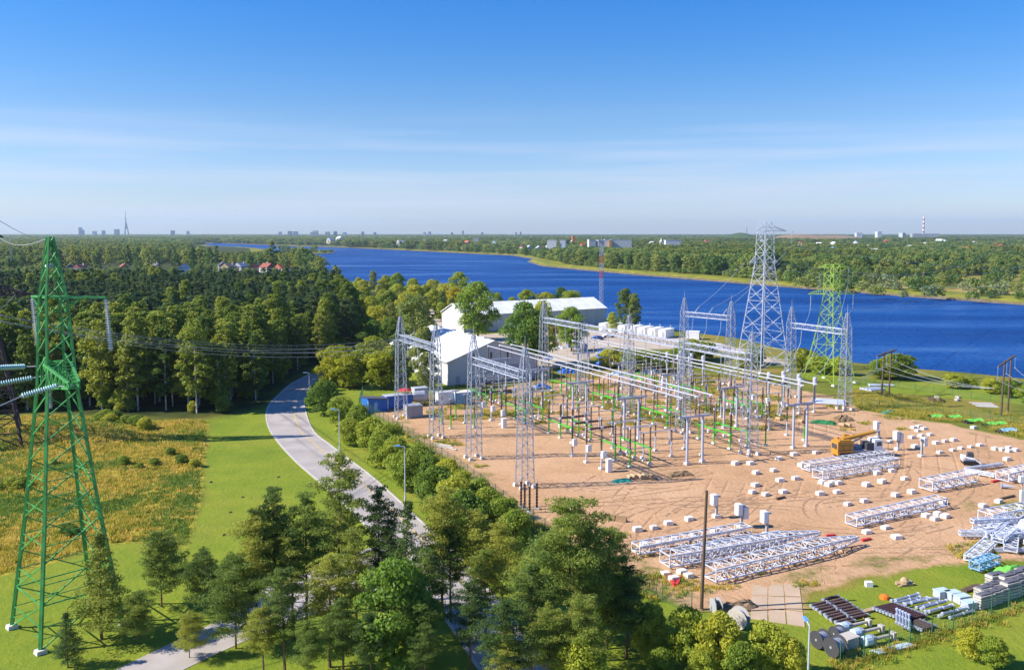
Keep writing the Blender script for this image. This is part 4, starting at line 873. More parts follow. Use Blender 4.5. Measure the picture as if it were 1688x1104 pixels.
# ------------------------------------------------------------------ switchyard grid: a runs back along the gantry row, b across it
RZ = radians(26.7)
YO = at(1235, 748); Yu = Vector((-sin(RZ), cos(RZ), 0)); Yv = Vector((cos(RZ), sin(RZ), 0))
def G(a, b, z=0.0): p = YO + Yu*a + Yv*b; return Vector((p.x, p.y, z))
BAY = 20.4
def lattice_post(levels, panels, wleg, wbr, mleg, mbr):
    """square lattice mast; levels: (z, half width) pairs -> leg mesh, bracing mesh"""
    lg, br = MB(), MB()
    def hw(z):
        for (z0, h0), (z1, h1) in zip(levels, levels[1:]):
            if z <= z1: return h0 + (h1-h0)*(z-z0)/(z1-z0)
        return levels[-1][1]
    zs = panels
    for sx in (-1, 1):
        for sy in (-1, 1):
            for (z0, h0), (z1, h1) in zip(levels, levels[1:]): lg.bar((sx*h0, sy*h0, z0), (sx*h1, sy*h1, z1), wleg)
    for i, (z0, z1) in enumerate(zip(zs, zs[1:])):
        h0, h1 = hw(z0), hw(z1)
        for k in range(4):
            c = [(-1,-1),(1,-1),(1,1),(-1,1)]; (ax, ay), (bx, by) = c[k], c[(k+1) % 4]
            p = [(ax*h0, ay*h0, z0), (bx*h0, by*h0, z0), (ax*h1, ay*h1, z1), (bx*h1, by*h1, z1)]
            if i % 2: br.bar(p[0], p[3], wbr)
            else: br.bar(p[1], p[2], wbr)
            br.bar(p[2], p[3], wbr*0.8)
    return lg.mesh('legs', mleg), br.mesh('lattice', mbr)
def lin(a, b, n): return [a+(b-a)*i/n for i in range(n+1)]
SPIRE = lattice_post([(0.45,1.15),(18.0,0.78),(19.2,0.78),(23.2,0.22)], lin(0.45,18,13)+[19.2]+lin(19.2,23.2,4)[1:], 0.15, 0.062, M['steel'], M['steel'])
STUB = lattice_post([(0.45,1.15),(18.0,0.78),(19.4,0.78)], lin(0.45,18,13)+[19.4], 0.15, 0.062, M['steel'], M['steel'])
fm = MB()
for sx in (-1, 1):
    for sy in (-1, 1): fm.box((sx*1.15, sy*1.15, 0.22), (0.75, 0.75, 0.6), 0, 0.8)
FOOT4 = fm.mesh('footing', M['concrete'])
rm = MB(); rm.tube((0,0,23.1), (0,0,25.2), 0.07, 0.03, 5); ROD = rm.mesh('lightning_rod', M['steel'])
def beam_meshes(Ln, w=1.15, h=1.25):
    ch, br = MB(), MB(); n = max(4, int(Ln/1.35))
    cs = [(-w/2, -h/2), (w/2, -h/2), (w/2, h/2), (-w/2, h/2)]
    for y, z in cs: ch.bar((0, y, z), (Ln, y, z), 0.14)
    for i in range(n):
        x0, x1 = Ln*i/n, Ln*(i+1)/n
        for k in range(4):
            a, b = cs[k], cs[(k+1) % 4]
            if i % 2: br.bar((x0, *a), (x1, *b), 0.06)
            else: br.bar((x0, *b), (x1, *a), 0.06)
            br.bar((x1, *a), (x1, *b), 0.05)
    return ch.mesh('chords', M['steel_bright']), br.mesh('lattice', M['steel'])
BEAMZ = 18.6
def gantry(spots, spire, label):
    t = thing('gantry', label, 'lattice gantry', spots[0], 0)
    o0 = Vector(spots[0])
    for p, s in zip(spots, spire):
        l_ = Vector(p)-o0; ms = SPIRE if s else STUB
        po = put('post', None, t, l_, RZ); put('legs', ms[0], po); lt = put('lattice', ms[1], po, kind='stuff'); put('footing', FOOT4, po)
        if s: put('lightning_rod', ROD, po)
    d = (Vector(spots[1])-o0); Ln = d.length - 1.6; bm_ = beam_meshes(Ln); ang = atan2(d.y, d.x); dn = d.normalized()
    for p in spots[:-1]:
        l_ = Vector(p)-o0 + dn*0.8 + Vector((0,0,BEAMZ)); bo = put('beam', None, t, l_, ang)
        put('chords', bm_[0], bo); put('lattice', bm_[1], bo, kind='stuff')
    return t
gantry([G(BAY*i, 0) for i in range(5)], [1,0,1,0,1], 'long grey lattice gantry of five posts across the middle of the switchyard')
gantry([G(61,-48.3), G(39.5,-48.3)], [1,1], 'two post lattice gantry at the left near the blue shed and birches')
gantry([G(20.6,-48.3), G(0,-48.3)], [1,1], 'nearest two post lattice gantry, its front leg behind four brown bushings')
gantry([G(40.5,49.5), G(22.5,49.5)], [1,1], 'two post lattice gantry at the right in front of the light green pylon')
DG1, DG2 = atd(1128,517,255), atd(1205,523,242); gantry([Vector((DG1.x, 255, 0)), Vector((DG2.x, 242, 0))], [1,1], 'two post lattice gantry at the back left of the big silver pylon')

# --- ribbed insulator columns
def ribbed(mb, c, z0, z1, r, axis='z', n=8, step=0.42, rin=0.62):
    k = max(3, int((z1-z0)/step)); pr = [(r*0.75, z0)]
    for i in range(k):
        a = z0 + (z1-z0)*(i+0.15)/k; b = z0 + (z1-z0)*(i+0.85)/k; pr += [(r*rin, a), (r, (a+b)/2), (r*rin, b)]
    pr.append((r*0.75, z1)); mb.lathe(pr, c, axis, n)
def mk_tee():
    t = thing('busbar_support', '', 'busbar support', group='tee shaped busbar supports')
    for s in (-1.75, 1.75):
        m = MB(); m.box((s,0,0.15), (0.9,0.9,0.5), 0, 0.85); m.build('footing', M['concrete'], t)
        m = MB(); m.tube((s,0,0.3), (s,0,8.55), 0.24, 0.24, 10); m.tube((s,0,0.38), (s,0,0.5), 0.42, 0.42, 10); m.build('leg', M['tube'], t)
    m = MB(); m.box((0,0,8.72), (7.4,0.36,0.34)); m.build('crossbeam', M['tube'], t)
    for s in (-3.4, 0, 3.4):
        m = MB(); ribbed(m, (s,0,0), 8.95, 12.1, 0.19); m.build('insulator', M['brown'], t)
    for s in (-3.4, 0, 3.4):
        m = MB(); m.box((s,0,12.2), (0.34,0.34,0.2)); m.build('clamp', M['bus'], t)
    return t
TEE = Proto(mk_tee); rowname = {-13.5: 'left busbar line', 12.3: 'right busbar line'}
for b, rn in rowname.items():
    for i in range(5):
        TEE(G(BAY*i-0.6, b), RZ, 'grey tee busbar support with brown insulators, %s of the %s' % (['nearest', 'second from the front', 'middle one', 'second from the back', 'farthest'][i], rn))
    for k, s in enumerate((-3.4, 0, 3.4)):
        m = MB(); ln = BAY*4+1.4; m.tube((0,0,0), (0,ln,0), 0.125, 0.125, 8); o = m.build('busbar', M['bus'])
        o.location = G(-1.3, b+s, 12.42); o.rotation_euler = (0,0,RZ); tag(o, 'white tubular busbar, %s tube of the %s' % (['left hand', 'middle', 'right hand'][k], rn), 'busbar', 'tubular busbars')
def mk_post_ins(green):
    def f():
        t = thing('post_insulator', '', 'post insulator', group='single post insulators' if not green else 'green footed post insulators')
        m = MB(); m.box((0,0,0.12), (0.8,0.8,0.4), 0, 0.85); m.build('footing', M['concrete'], t)
        m = MB(); m.tube((0,0,0.3), (0,0,3.0), 0.15, 0.15, 8); m.build('stand', M['stand_green' if green else 'tube'], t)
        m = MB(); ribbed(m, (0,0,0), 3.0, 6.4, 0.19); m.build('insulator', M['brown'], t)
        m = MB(); m.box((0,0,6.5), (0.4,0.4,0.22)); m.tube((-.7,0,6.62), (.7,0,6.62), 0.05, n=5); m.build('terminal', M['bus'], t)
        return t
    return f
PINS, PING = Proto(mk_post_ins(False)), Proto(mk_post_ins(True))
def mk_breaker():
    t = thing('circuit_breaker', '', 'circuit breaker', group='circuit breaker poles')
    m = MB(); m.box((0,0,0.12), (0.9,0.9,0.4), 0, 0.85); m.build('footing', M['concrete'], t)
    m = MB(); m.tube((0,0,0.3), (0,0,3.3), 0.17, 0.17, 8); m.build('stand', M['tube'], t)
    m = MB(); m.box((0.25,-0.45,2.7), (0.85,0.6,1.25)); m.box((0.25,-0.77,2.75), (0.6,0.03,0.9)); m.build('control_cabinet', M['white'], t)
    m = MB(); ribbed(m, (0,0,0), 3.3, 7.2, 0.2); m.build('insulator', M['brown'], t)
    m = MB(); m.box((0,0,7.45), (0.55,0.5,0.5)); m.build('gear_head', M['bus'], t)
    for a, c in ((-2.5,-0.25), (0.25,2.5)):
        m = MB(); ribbed(m, (0,0,7.5), a, c, 0.27, 'x'); m.build('interrupter', M['brown'], t)
    for s in (-2.6, 2.6):
        m = MB(); m.box((s,0,7.5), (0.25,0.4,0.4)); m.build('end_cap', M['bus'], t)
    return t
CB = Proto(mk_breaker)
def mk_disc():
    t = thing('disconnector', '', 'disconnector', group='green framed disconnectors')
    for x in (-2.2, 2.2):
        m = MB(); m.box((x,0,3.0), (0.24,10.4,0.26)); m.build('frame_beam', M['stand_green'], t)
        for y in (-4.8, 0, 4.8):
            m = MB(); m.tube((x,y,0.25), (x,y,2.86), 0.15, 0.15, 8); m.build('leg', M['stand_green'], t)
            m = MB(); m.box((x,y,0.12), (0.8,0.8,0.4), 0, 0.85); m.build('footing', M['concrete'], t)
            m = MB(); ribbed(m, (x,y,0), 3.15, 6.9, 0.2); m.build('insulator', M['brown'], t)
            m = MB(); m.box((x,y,7.05), (0.36,0.36,0.26)); m.build('head', M['bus'], t)
    for y in (-4.8, 0, 4.8):
        m = MB(); m.tube((-2.9,y,3.2), (2.9,y,3.2), 0.07, n=6); m.build('drive_rod', M['grey'], t)
        m = MB(); m.tube((-2.2,y,7.1), (2.2,y,7.1), 0.06, n=6); m.build('switch_arm', M['bus'], t)
        m = MB(); m.box((0.6,y+0.3,1.3), (0.45,0.35,0.6)); m.build('drive_box', M['offwhite'], t)
    return t
DISC = Proto(mk_disc)
def mk_ct():
    t = thing('instrument_transformer', '', 'instrument transformer', group='grey instrument transformers')
    m = MB(); m.box((0,0,0.12), (0.8,0.8,0.4), 0, 0.85); m.build('footing', M['concrete'], t)
    m = MB(); m.tube((0,0,0.3), (0,0,3.0), 0.15, 0.15, 8); m.build('stand', M['tube'], t)
    m = MB(); ribbed(m, (0,0,0), 3.0, 6.6, 0.33, rin=0.85); m.build('insulator', M['grey'], t)
    m = MB(); m.lathe([(0.3,6.6),(0.5,6.75),(0.5,8.1),(0.36,8.3)], n=10); m.build('head', M['tube'], t)
    return t
CT = Proto(mk_ct)
def mk_low_bus():
    t = thing('low_busbar', '', 'low busbar frame', group='low tubular connections')
    for x in (-3.2, 3.2):
        m = MB(); m.box((x,0,0.12), (0.7,0.7,0.4), 0, 0.85); m.build('footing', M['concrete'], t)
        m = MB(); m.tube((x,0,0.3), (x,0,2.9), 0.14, 0.14, 8); m.build('stand', M['tube'], t)
        m = MB(); ribbed(m, (x,0,0), 2.9, 5.0, 0.17); m.build('insulator', M['brown'], t)
    m = MB(); m.tube((-4.4,0,5.15), (4.4,0,5.15), 0.11, 0.11, 8); m.build('tube', M['bus'], t)
    return t
LOWB = Proto(mk_low_bus)
bayn = ['front bay', 'second bay', 'third bay', 'back bay']; phn = ['front', 'middle', 'rear']
rg = random.Random(3)
for i in range(4):
    a0 = BAY*i; lft_ = i in (0, 2)
    DISC(G(a0+7.2, -23.5), RZ, 'green disconnector frame with tall brown insulators left of the left busbars, %s' % bayn[i])
    DISC(G(a0+9.5, 1.5), RZ, 'green disconnector frame under the long gantry, %s' % bayn[i])
    if i: DISC(G(a0+9.5, 24), RZ, 'green disconnector frame right of the right busbars, %s' % bayn[i])
    sgn = -1 if lft_ else 1
    for k in range(3):
        a = a0 + 3.6 + 5.1*k
        CB(G(a, sgn*31.0), RZ, 'brown circuit breaker pole with white cabinet, %s of its three, %s %s' % (phn[k], bayn[i], 'left side' if lft_ else 'right side'))
        if not lft_:
            CT(G(a, 36.5), RZ, 'grey column instrument transformer with fat head, %s of three, %s' % (phn[k], bayn[i]))
            CT(G(a-0.4, 40.8), RZ, 'grey capacitor column near the right gantry, %s of three, %s' % (phn[k], bayn[i]))
        else:
            if i == 2: (PINS if k % 2 else PING)(G(a, -37.5), RZ, 'brown post insulator left of the breakers, %s of three, %s' % (phn[k], bayn[i]))
            PING(G(a+1.2, -42.5), RZ, 'green footed brown insulator close to the left gantry, %s, %s' % (phn[k], bayn[i])) if i == 2 else None
        for b, w in ((-8.6, 'between left busbars and long gantry'), (7.4, 'between long gantry and right busbars'), (17.6, 'beyond the right busbars')):
            (PING if (k+i) % 3 == 0 else PINS)(G(a+rg.uniform(-.3,.3), b), RZ, 'brown post insulator %s, %s, %s' % (w, phn[k], bayn[i]))
        LOWB(G(a+1.6, -17.6), RZ, 'low pale tube on two brown insulators left of the left busbars, %s, %s' % (phn[k], bayn[i]))
        if i: LOWB(G(a+1.2, 28.0), RZ, 'low pale tube on two brown insulators beyond the right disconnectors, %s, %s' % (phn[k], bayn[i]))
# four brown bushings by the nearest leg
def mk_bush():
    t = thing('cable_bushing', '', 'cable bushing', group='brown bushings at the nearest gantry leg')
    m = MB(); m.box((0,0,0.1), (0.7,0.7,0.3)); m.build('footing', M['concrete'], t)
    m = MB(); ribbed(m, (0,0,0), 0.25, 3.9, 0.2); m.build('insulator', M['brown'], t)
    m = MB(); m.tube((0,0,3.9), (0,0,4.35), 0.07, n=6); m.build('terminal', M['bus'], t)
    return t
BSH = Proto(mk_bush)
for k, (px, py) in enumerate([(859,836),(865,840),(873,845),(885,839)]): BSH(at(px, py), 0, 'brown ribbed bushing at the nearest gantry leg, %s from the left' % ['first', 'second', 'third', 'fourth'][k], 1.05)

# --- hanging strings under gantry beams, with droppers
def disc_string(mb, a, b, r=0.14, n=14, seg=7):
    a, b = Vector(a), Vector(b); d = (b-a); 
    for i in range(n):
        p = a + d*((i+0.25)/n); q = a + d*((i+0.75)/n); mb.tube(p, q, r, r*0.35, seg)
    mb.tube(a, b, r*0.22, n=4)
def string_thing(a, b, label, mname='greydisc', r=0.14, n=14, group='insulator strings'):
    a, b = Vector(a), Vector(b)
    t = thing('insulator_string', label, 'insulator string', a, 0, group); m = MB(); disc_string(m, (0,0,0), b-a, r, n); m.build('discs', M[mname], t)
    m = MB(); m.box((0,0,0), (0.18,0.18,0.3)); m.build('hook', M['steel'], t); m = MB(); m.box(tuple(b-a), (0.3,0.18,0.18)); m.build('clamp', M['steel'], t)
    return t
def sag(a, b, s, n=14):
    a, b = Vector(a), Vector(b); return [a.lerp(b, i/n) - Vector((0,0,4*s*(i/n)*(1-i/n))) for i in range(n+1)]
def wire(a, b, s, label, r=0.035, group='overhead conductors', n=14):
    a = Vector(a); m = MB(); m.chain([p-a for p in sag(a, b, s, n)], r, 4); o = m.build('overhead_wire', M['wire']); o.location = a
    return tag(o, label, 'wire', group)
for nm, P0, P1, side, ends in (('left gantry by the blue shed', G(61,-48.3), G(39.5,-48.3), Yv, [G(BAY*2+3.6+5.1*k, -42.5, 6.4) for k in (2,1,0)]), ('nearest gantry', G(20.6,-48.3), G(0,-48.3), Yv, None),
                         ('right gantry', G(40.5,49.5), G(22.5,49.5), -Yv, [G(BAY+3.6+5.1*k, 41, 8.2) for k in (2,1,0)]), ('back gantry', Vector((DG1.x,255,0)), Vector((DG2.x,242,0)), -Yv, [G(BAY*3+3.6+5.1*k, 41, 8.2) for k in (2,1,0)])):
    for k in range(3):
        p = P0.lerp(P1, (0.2, 0.5, 0.8)[k]); p.z = BEAMZ-0.7; q = p + side*0.3 + Vector((0,0,-3.4))
        w_ = ['back', 'middle', 'front'][k]
        string_thing(p, q, 'pale insulator string hanging under the %s, %s one of three' % (nm, w_))
        if ends: wire(q, ends[k], 1.2, 'slack dropper wire from the %s, %s one' % (nm, w_), 0.045, 'dropper wires')
# upper flexible busbars strung under the long gantry
for i in range(4):
    for k in range(3):
        p = G(BAY*i+3.6+5.1*k, 0.0, BEAMZ-0.7); string_thing(p, p-Vector((0,0,2.6)), 'insulator string under the long gantry, %s of three, %s' % (phn[k], bayn[i]), n=10)
        wire(p-Vector((0,0,2.6)), G(BAY*i+3.6+5.1*k, 1.0, 7.2), 0.4, 'dropper wire under the long gantry, %s, %s' % (phn[k], bayn[i]), 0.04, 'dropper wires', 6)
        if (i in (0, 2)):
            for b0, b1, s_ in ((-31,-24.5,0.5),(-20.5,-14,0.3)): wire(G(BAY*i+3.6+5.1*k, b0, 7.5), G(BAY*i+3.6+5.1*k, b1, 7.0), s_, 'connecting wire between breaker and disconnector, %s, %s, %s' % (phn[k], bayn[i], 'outer' if b0 < -25 else 'inner'), 0.04, 'connecting wires', 6)
# ------------------------------------------------------------------ pylons
def pylon(name, label, base, rz, levels, panels, wleg, wbr, m, arms, group=None, each=False, xbr=True, sub=True):
    """levels (z, half); arms: list of (z, ux, uy, reach_plus, reach_minus, root depth, root half) built as tapered lattice arms"""
    t = thing(name, label, 'pylon', base, rz, group)
    def hw(z):
        for (z0, h0), (z1, h1) in zip(levels, levels[1:]):
            if z <= z1: return h0 + (h1-h0)*(z-z0)/(z1-z0)
        return levels[-1][1]
    for sx in (-1, 1):
        for sy in (-1, 1):
            mb = MB()
            for (z0, h0), (z1, h1) in zip(levels, levels[1:]): mb.bar((sx*h0, sy*h0, z0), (sx*h1, sy*h1, z1), wleg*(1 - 0.45*z0/levels[-1][0]))
            lg = mb.build('leg', m, t)
            mb = MB(); mb.box((sx*levels[0][1], sy*levels[0][1], 0.1), (1.1, 1.1, 0.7), 0, 0.8); mb.build('footing', M['concrete'], lg)
    allb = MB(); c = [(-1,-1),(1,-1),(1,1),(-1,1)]
    def brace(a, b, w):
        if each: mb = MB(); mb.bar(a, b, w); mb.build('brace', m, t)
        else: allb.bar(a, b, w)
    for i, (z0, z1) in enumerate(zip(panels, panels[1:])):
        h0, h1 = hw(z0), hw(z1)
        for k in range(4):
            (ax, ay), (bx, by) = c[k], c[(k+1) % 4]
            p = [Vector((ax*h0, ay*h0, z0)), Vector((bx*h0, by*h0, z0)), Vector((ax*h1, ay*h1, z1)), Vector((bx*h1, by*h1, z1))]
            brace(p[0], p[3], wbr)
            if xbr: brace(p[1], p[2], wbr)
            if (i % 2 == 1 and xbr) or h0-h1 < 0.05 or z0 == panels[0]: brace(p[2], p[3], wbr)
            if sub and h0 > 2.2:
                x = (p[0]+p[3]+p[1]+p[2])/4; 
                for e in ((p[0]+p[2])/2, (p[1]+p[3])/2): brace(e, x, wbr*0.7)
                for e, f in ((p[0], p[2]), (p[1], p[3])): brace(e.lerp(f, 0.25), e.lerp(x, 0.5), wbr*0.6)
    if not each: allb.build('bracing', m, t, kind='stuff')
    for (z, ux, uy, rp, rm_, dep, half, up) in arms:
        u = Vector((ux, uy, 0)).normalized(); w = Vector((-u.y, u.x, 0))
        for s, reach in ((1, rp), (-1, rm_)):
            if not reach: continue
            ao = MB(); hb = MB(); tip = u*(s*reach) + Vector((0,0,z))
            low = [u*(s*half) + w*(k*half) + Vector((0,0,z)) for k in (-1, 1)]; top = [u*(s*half*0.9) + w*(k*half*0.9) + Vector((0,0,z+dep)) for k in (-1, 1)]
            if up: low, top = [Vector((p.x, p.y, z)) for p in low], [Vector((p.x, p.y, z+dep)) for p in top]
            for p in low: ao.bar(p, tip, wleg*0.55)
            for p in top: ao.bar(p, tip, wleg*0.5)
            n = max(3, int(reach/1.6))
            for j in range(n):
                f0, f1 = j/n, (j+1)/n
                for k in (0, 1): hb.bar(low[k].lerp(tip, f0), top[k].lerp(tip, f1), wbr*0.7); hb.bar(low[k].lerp(tip, f1), top[k].lerp(tip, f1), wbr*0.7)
                hb.bar(low[0].lerp(tip, f0), low[1].lerp(tip, f1), wbr*0.7); hb.bar(low[0].lerp(tip, f1), low[1].lerp(tip, f1), wbr*0.7)
            a_ = ao.build('cross_arm', m, t); hb.build('lattice', m, a_, kind='stuff')
    return t
# near green pylon
NP = at(112, 1034)
PYL = 0.82                                            # turned about forty five degrees to the view
levels = [(0.3,4.15),(12.5,2.75),(26.0,1.45),(35.3,1.0),(41.6,0.22)]
panels = [0.3,4.6,8.6,12.2,15.4,18.3,20.9,23.3,25.6,27.6,29.6,31.5,33.4,35.3,37.0,38.6,40.1,41.6]
near_pylon = pylon('lattice_pylon', 'big dark green lattice pylon in the left foreground', NP, PYL, levels, panels, 0.32, 0.115, M['green'], [], each=True, xbr=False)
def loc(p): return Matrix.Rotation(-PYL, 3, 'Z') @ (Vector(p) - NP)
# upper arm: a slim box girder, lower arm: deep ladder girder through the body
ul, ur = at(47,485,35.4), at(172,485,35.4)
mid_u = NP + Vector((0,0,35.4)); ul = Vector((mid_u.x-2.9, mid_u.y+1.4, 35.4)); ur = Vector((mid_u.x+5.7, mid_u.y-0.5, 35.4))
ao = MB(); hb = MB()
for o_ in (-0.55, 0.55):
    for zz_ in (0.0,):
        ao.bar(loc(ul+Vector((0,o_*0.2,zz_))), loc(mid_u+Vector((0,o_*1.6,zz_))), 0.2); ao.bar(loc(ur+Vector((0,o_*0.2,zz_))), loc(mid_u+Vector((0,o_*1.6,zz_))), 0.2)
    ao.bar(loc(ul), loc(mid_u+Vector((-0.8,o_*1.4,-1.5))), 0.13); ao.bar(loc(ur*0.55+mid_u*0.45), loc(mid_u+Vector((0.8,o_*1.4,-1.5))), 0.13)
ua = ao.build('cross_arm', M['green'], near_pylon)
for i in range(9):
    f = i/9; a = mid_u.lerp(ur, f); w_ = 0.88*(1-f)+0.1; hb.bar(loc(a+Vector((0,-w_,0))), loc(mid_u.lerp(ur, (i+1)/9)+Vector((0,w_*0.9,0))), 0.08)
hb.build('lattice', M['green'], ua)
l0, l1 = at(62,600,28.0), at(131,630,26.9); mid_l = NP + Vector((0,0,27.4)); dl = Vector((0.63,-0.78,0))
l0 = mid_l - dl*4.6 + Vector((0,0,0.4)); l1 = mid_l + dl*7.6 + Vector((0,0,-0.2)); nrm = Vector((0.78,0.63,0))
def girder(root, tip, hw0, d0, n, nm):
    a_ = MB(); h_ = MB()
    rl = [root + nrm*s*hw0 + Vector((0,0,-d0/2)) for s in (-1,1)]; rt = [root + nrm*s*hw0 + Vector((0,0,d0/2)) for s in (-1,1)]
    tl = [tip + nrm*s*0.45 + Vector((0,0,-0.25)) for s in (-1,1)]; tt = [tip + nrm*s*0.45 + Vector((0,0,0.25)) for s in (-1,1)]
    for k in (0,1):
        a_.bar(loc(rl[k]), loc(tl[k]), 0.24); a_.bar(loc(rt[k]), loc(tt[k]), 0.24)
        for j in range(n):
            f0, f1 = j/n, (j+1)/n
            h_.bar(loc(rl[k].lerp(tl[k], f1)), loc(rt[k].lerp(tt[k], f1)), 0.13); h_.bar(loc(rl[k].lerp(tl[k], f0)), loc(rt[k].lerp(tt[k], f1)), 0.11)
    for j in range(n+1):
        f = j/n; h_.bar(loc(rl[0].lerp(tl[0], f)), loc(rl[1].lerp(tl[1], f)), 0.11); h_.bar(loc(rt[0].lerp(tt[0], f)), loc(rt[1].lerp(tt[1], f)), 0.11)
    ob = a_.build('cross_arm', M['green'], near_pylon); h_.build('lattice', M['green'], ob)
girder(mid_l+dl*0.9, l1, 1.25, 2.3, 6, 'a'); girder(mid_l-dl*0.9, l0, 1.25, 2.3, 4, 'b')
m = MB(); m.lathe([(0.95,-0.08),(0.95,0.08)], tuple(loc(l0)), 'x', 12); m.build('gusset_plate', M['green'], near_pylon)
# its strings
string_thing(ul-Vector((0,0,0.3)), ul+Vector((0.35,0,-5.2)), 'grey disc insulator string under the left end of the green pylon upper arm', 'greydisc', 0.3, 20)
string_thing(ur-Vector((0,0,0.3)), ur+Vector((0.3,0,-5.4)), 'grey disc insulator string under the right end of the green pylon upper arm', 'greydisc', 0.3, 20)
string_thing(l0+Vector((0.2,0,-0.4)), l0+Vector((0.4,-0.4,-4.6)), 'upright disc string under the left tip of the green pylon lower arm', 'greydisc', 0.3, 18)
off = [(40,604,-6,606,95),(52,623,-8,634,93),(93,636,35,653,86)]
for k, (x1, y1, x0, y0, Y) in enumerate(off):
    a, b = atd(x1, y1, Y), atd(x0, y0, Y-2.0); at_ = [l0, mid_l-dl*1.2, l1][k]
    string_thing(a, b, '%s of three teal glass tension strings running left from the green pylon' % ['upper','middle','lower'][k], 'glass', 0.33, 15)
    wire(at_, a, 0.05, 'short link from the green pylon to the %s teal tension string' % ['upper','middle','lower'][k], 0.06, n=3)
    wire(b, b+(b-a)*5+Vector((0,0,-1)), 0.5, 'conductor running out of the picture from the %s teal string' % ['upper','middle','lower'][k], 0.05, n=6)
# dark brown pylon at the left edge
DP = at(-16, 735)
pylon('lattice_pylon', 'rusty dark brown lattice pylon at the left edge behind the green one', DP, 0.5, [(0.3,5.6),(22,2.4),(38,1.3),(47,0.3)], [0.3,6,11.5,16.5,21.5,25.5,29.5,33,36,39,41.5,44,47], 0.42, 0.2, M['rustpylon'],
      [(41.2,cos(-0.5),sin(-0.5),4.6,9,1.6,1.2,0),(30,cos(-0.5),sin(-0.5),10,10,2.0,1.8,0)])
DA = Vector((atd(16,388,DP.y).x, DP.y, 41.2)); string_thing(DA, DA-Vector((0,0,4.3)), 'pale string hanging from the brown pylon upper arm at the left edge', 'greydisc', 0.26, 14)
# silver pylon
SPY = atd(1256, 606, 268); SPY.z = 0
pylon('lattice_pylon', 'tall silver lattice pylon standing behind the switchyard before the river', SPY, 0.45, [(0.3,5.6),(33,2.0),(42.5,1.75),(45.5,1.2)], [0.3,6.5,12,17,21.5,25.5,29.5,33,36,39.2,42.5,45.5], 0.28, 0.09, M['steel_bright'],
      [(33,cos(0.1),sin(0.1),5.6,6.4,2.6,1.9,0),(42.6,cos(0.1),sin(0.1),9.2,4.0,1.5,1.7,0)], sub=True)
pa = SPY + Vector((4.9,0.5,42.4)); string_thing(SPY+Vector((8.6,0.9,42.5)), SPY+Vector((8.2,0.8,38.4)), 'insulator string under the top arm of the silver pylon', 'greydisc', 0.24, 12)
# light green pylon
LP = atd(1366, 634, 246); LP.z = 0
pylon('lattice_pylon', 'light green lattice pylon behind the right gantry at the river', LP, 0.62, [(0.3,5.0),(16,2.45),(24.5,1.55),(33.2,1.5)], [0.3,6,11,15.5,19.3,22.2,24.8,27.4,30.2,33.2], 0.25, 0.08, M['lime'],
      [(25.0,cos(-0.62),sin(-0.62),6.9,6.5,1.9,1.5,0),(32.4,cos(-0.62),sin(-0.62),5.2,3.8,1.1,1.4,0)], sub=False)
for k, (dx, z) in enumerate([(-5.8,24.9),(6.1,24.9),(4.5,32.4)]):
    p = LP + Vector((dx,0,z)); string_thing(p, p-Vector((0,0,4.4)), 'insulator string under the light green pylon, %s' % ['left lower arm','right lower arm','top right arm'][k], 'greydisc', 0.2, 12)
# radio mast
MP = atd(991, 507, 492); MP.z = 0; mh = atd(993, 397, 492).z
t = thing('radio_mast', 'slim red and white lattice mast behind the far long hall', 'mast', MP)
for k in range(9):
    z0, z1 = mh*k/9, mh*(k+1)/9; m = MB()
    for i in range(3):
        a, b = 2*pi*i/3+0.4, 2*pi*(i+1)/3+0.4; r = 1.25
        m.bar((r*cos(a), r*sin(a), z0), (r*cos(a), r*sin(a), z1), 0.24)
        for j in range(2):
            y0, y1 = z0+(z1-z0)*j/2, z0+(z1-z0)*(j+1)/2; m.bar((r*cos(a), r*sin(a), y0), (r*cos(b), r*sin(b), y1), 0.13); m.bar((r*cos(b), r*sin(b), y1), (r*cos(a), r*sin(a), y1), 0.1)
    m.build('mast_section', M['chimred'] if k in (4, 6) else M['steel'], t)
m = MB(); m.box((0,0,mh+0.15), (4.4,4.4,0.3)); m.tube((0,0,mh), (0,0,mh+2.5), 0.1, n=5); m.build('top_platform', M['steel'], t)

# --- long wires
A1b, A2b = G(61,-48.3,BEAMZ), G(39.5,-48.3,BEAMZ)
src = [atd(60,494,104), atd(100,500,108), atd(140,510,112)]
for k in range(3):
    e = A1b.lerp(A2b, (0.2,0.5,0.8)[k]); q = e + Vector((-3.4,1.2,-0.5)); string_thing(e, q, 'tension string at the left gantry, %s one' % ['back','middle','front'][k], 'greydisc', 0.16, 12)
    wire(src[k] + Vector((-25,-8,4)), q, 5.0, 'long conductor over the wood to the left gantry, %s of three' % ['upper','middle','lower'][k], 0.032)
    wire(src[k] + Vector((-25,-8,4.5)), q + Vector((0.4,0.2,0.4)), 4.5, 'twin conductor over the wood to the left gantry, %s of three' % ['upper','middle','lower'][k], 0.025)
wire(DP+Vector((0,0,47)), atd(85,383,900), 6, 'thin earth wire leaving the brown pylon top to the skyline', 0.08)
ntop = NP + Vector((0,0,41.6)); wire(ntop, atd(135,436,260), 1, 'thin earth wire from the green pylon tip going back over the wood', 0.06)
wire(ntop, DP+Vector((3,0,42)), 1.5, 'thin earth wire between the green and the brown pylon tops', 0.04)
wire(at(25,485,34.5), at(-30,520,32), 0.6, 'conductor hanging left of the green pylon upper arm', 0.05)
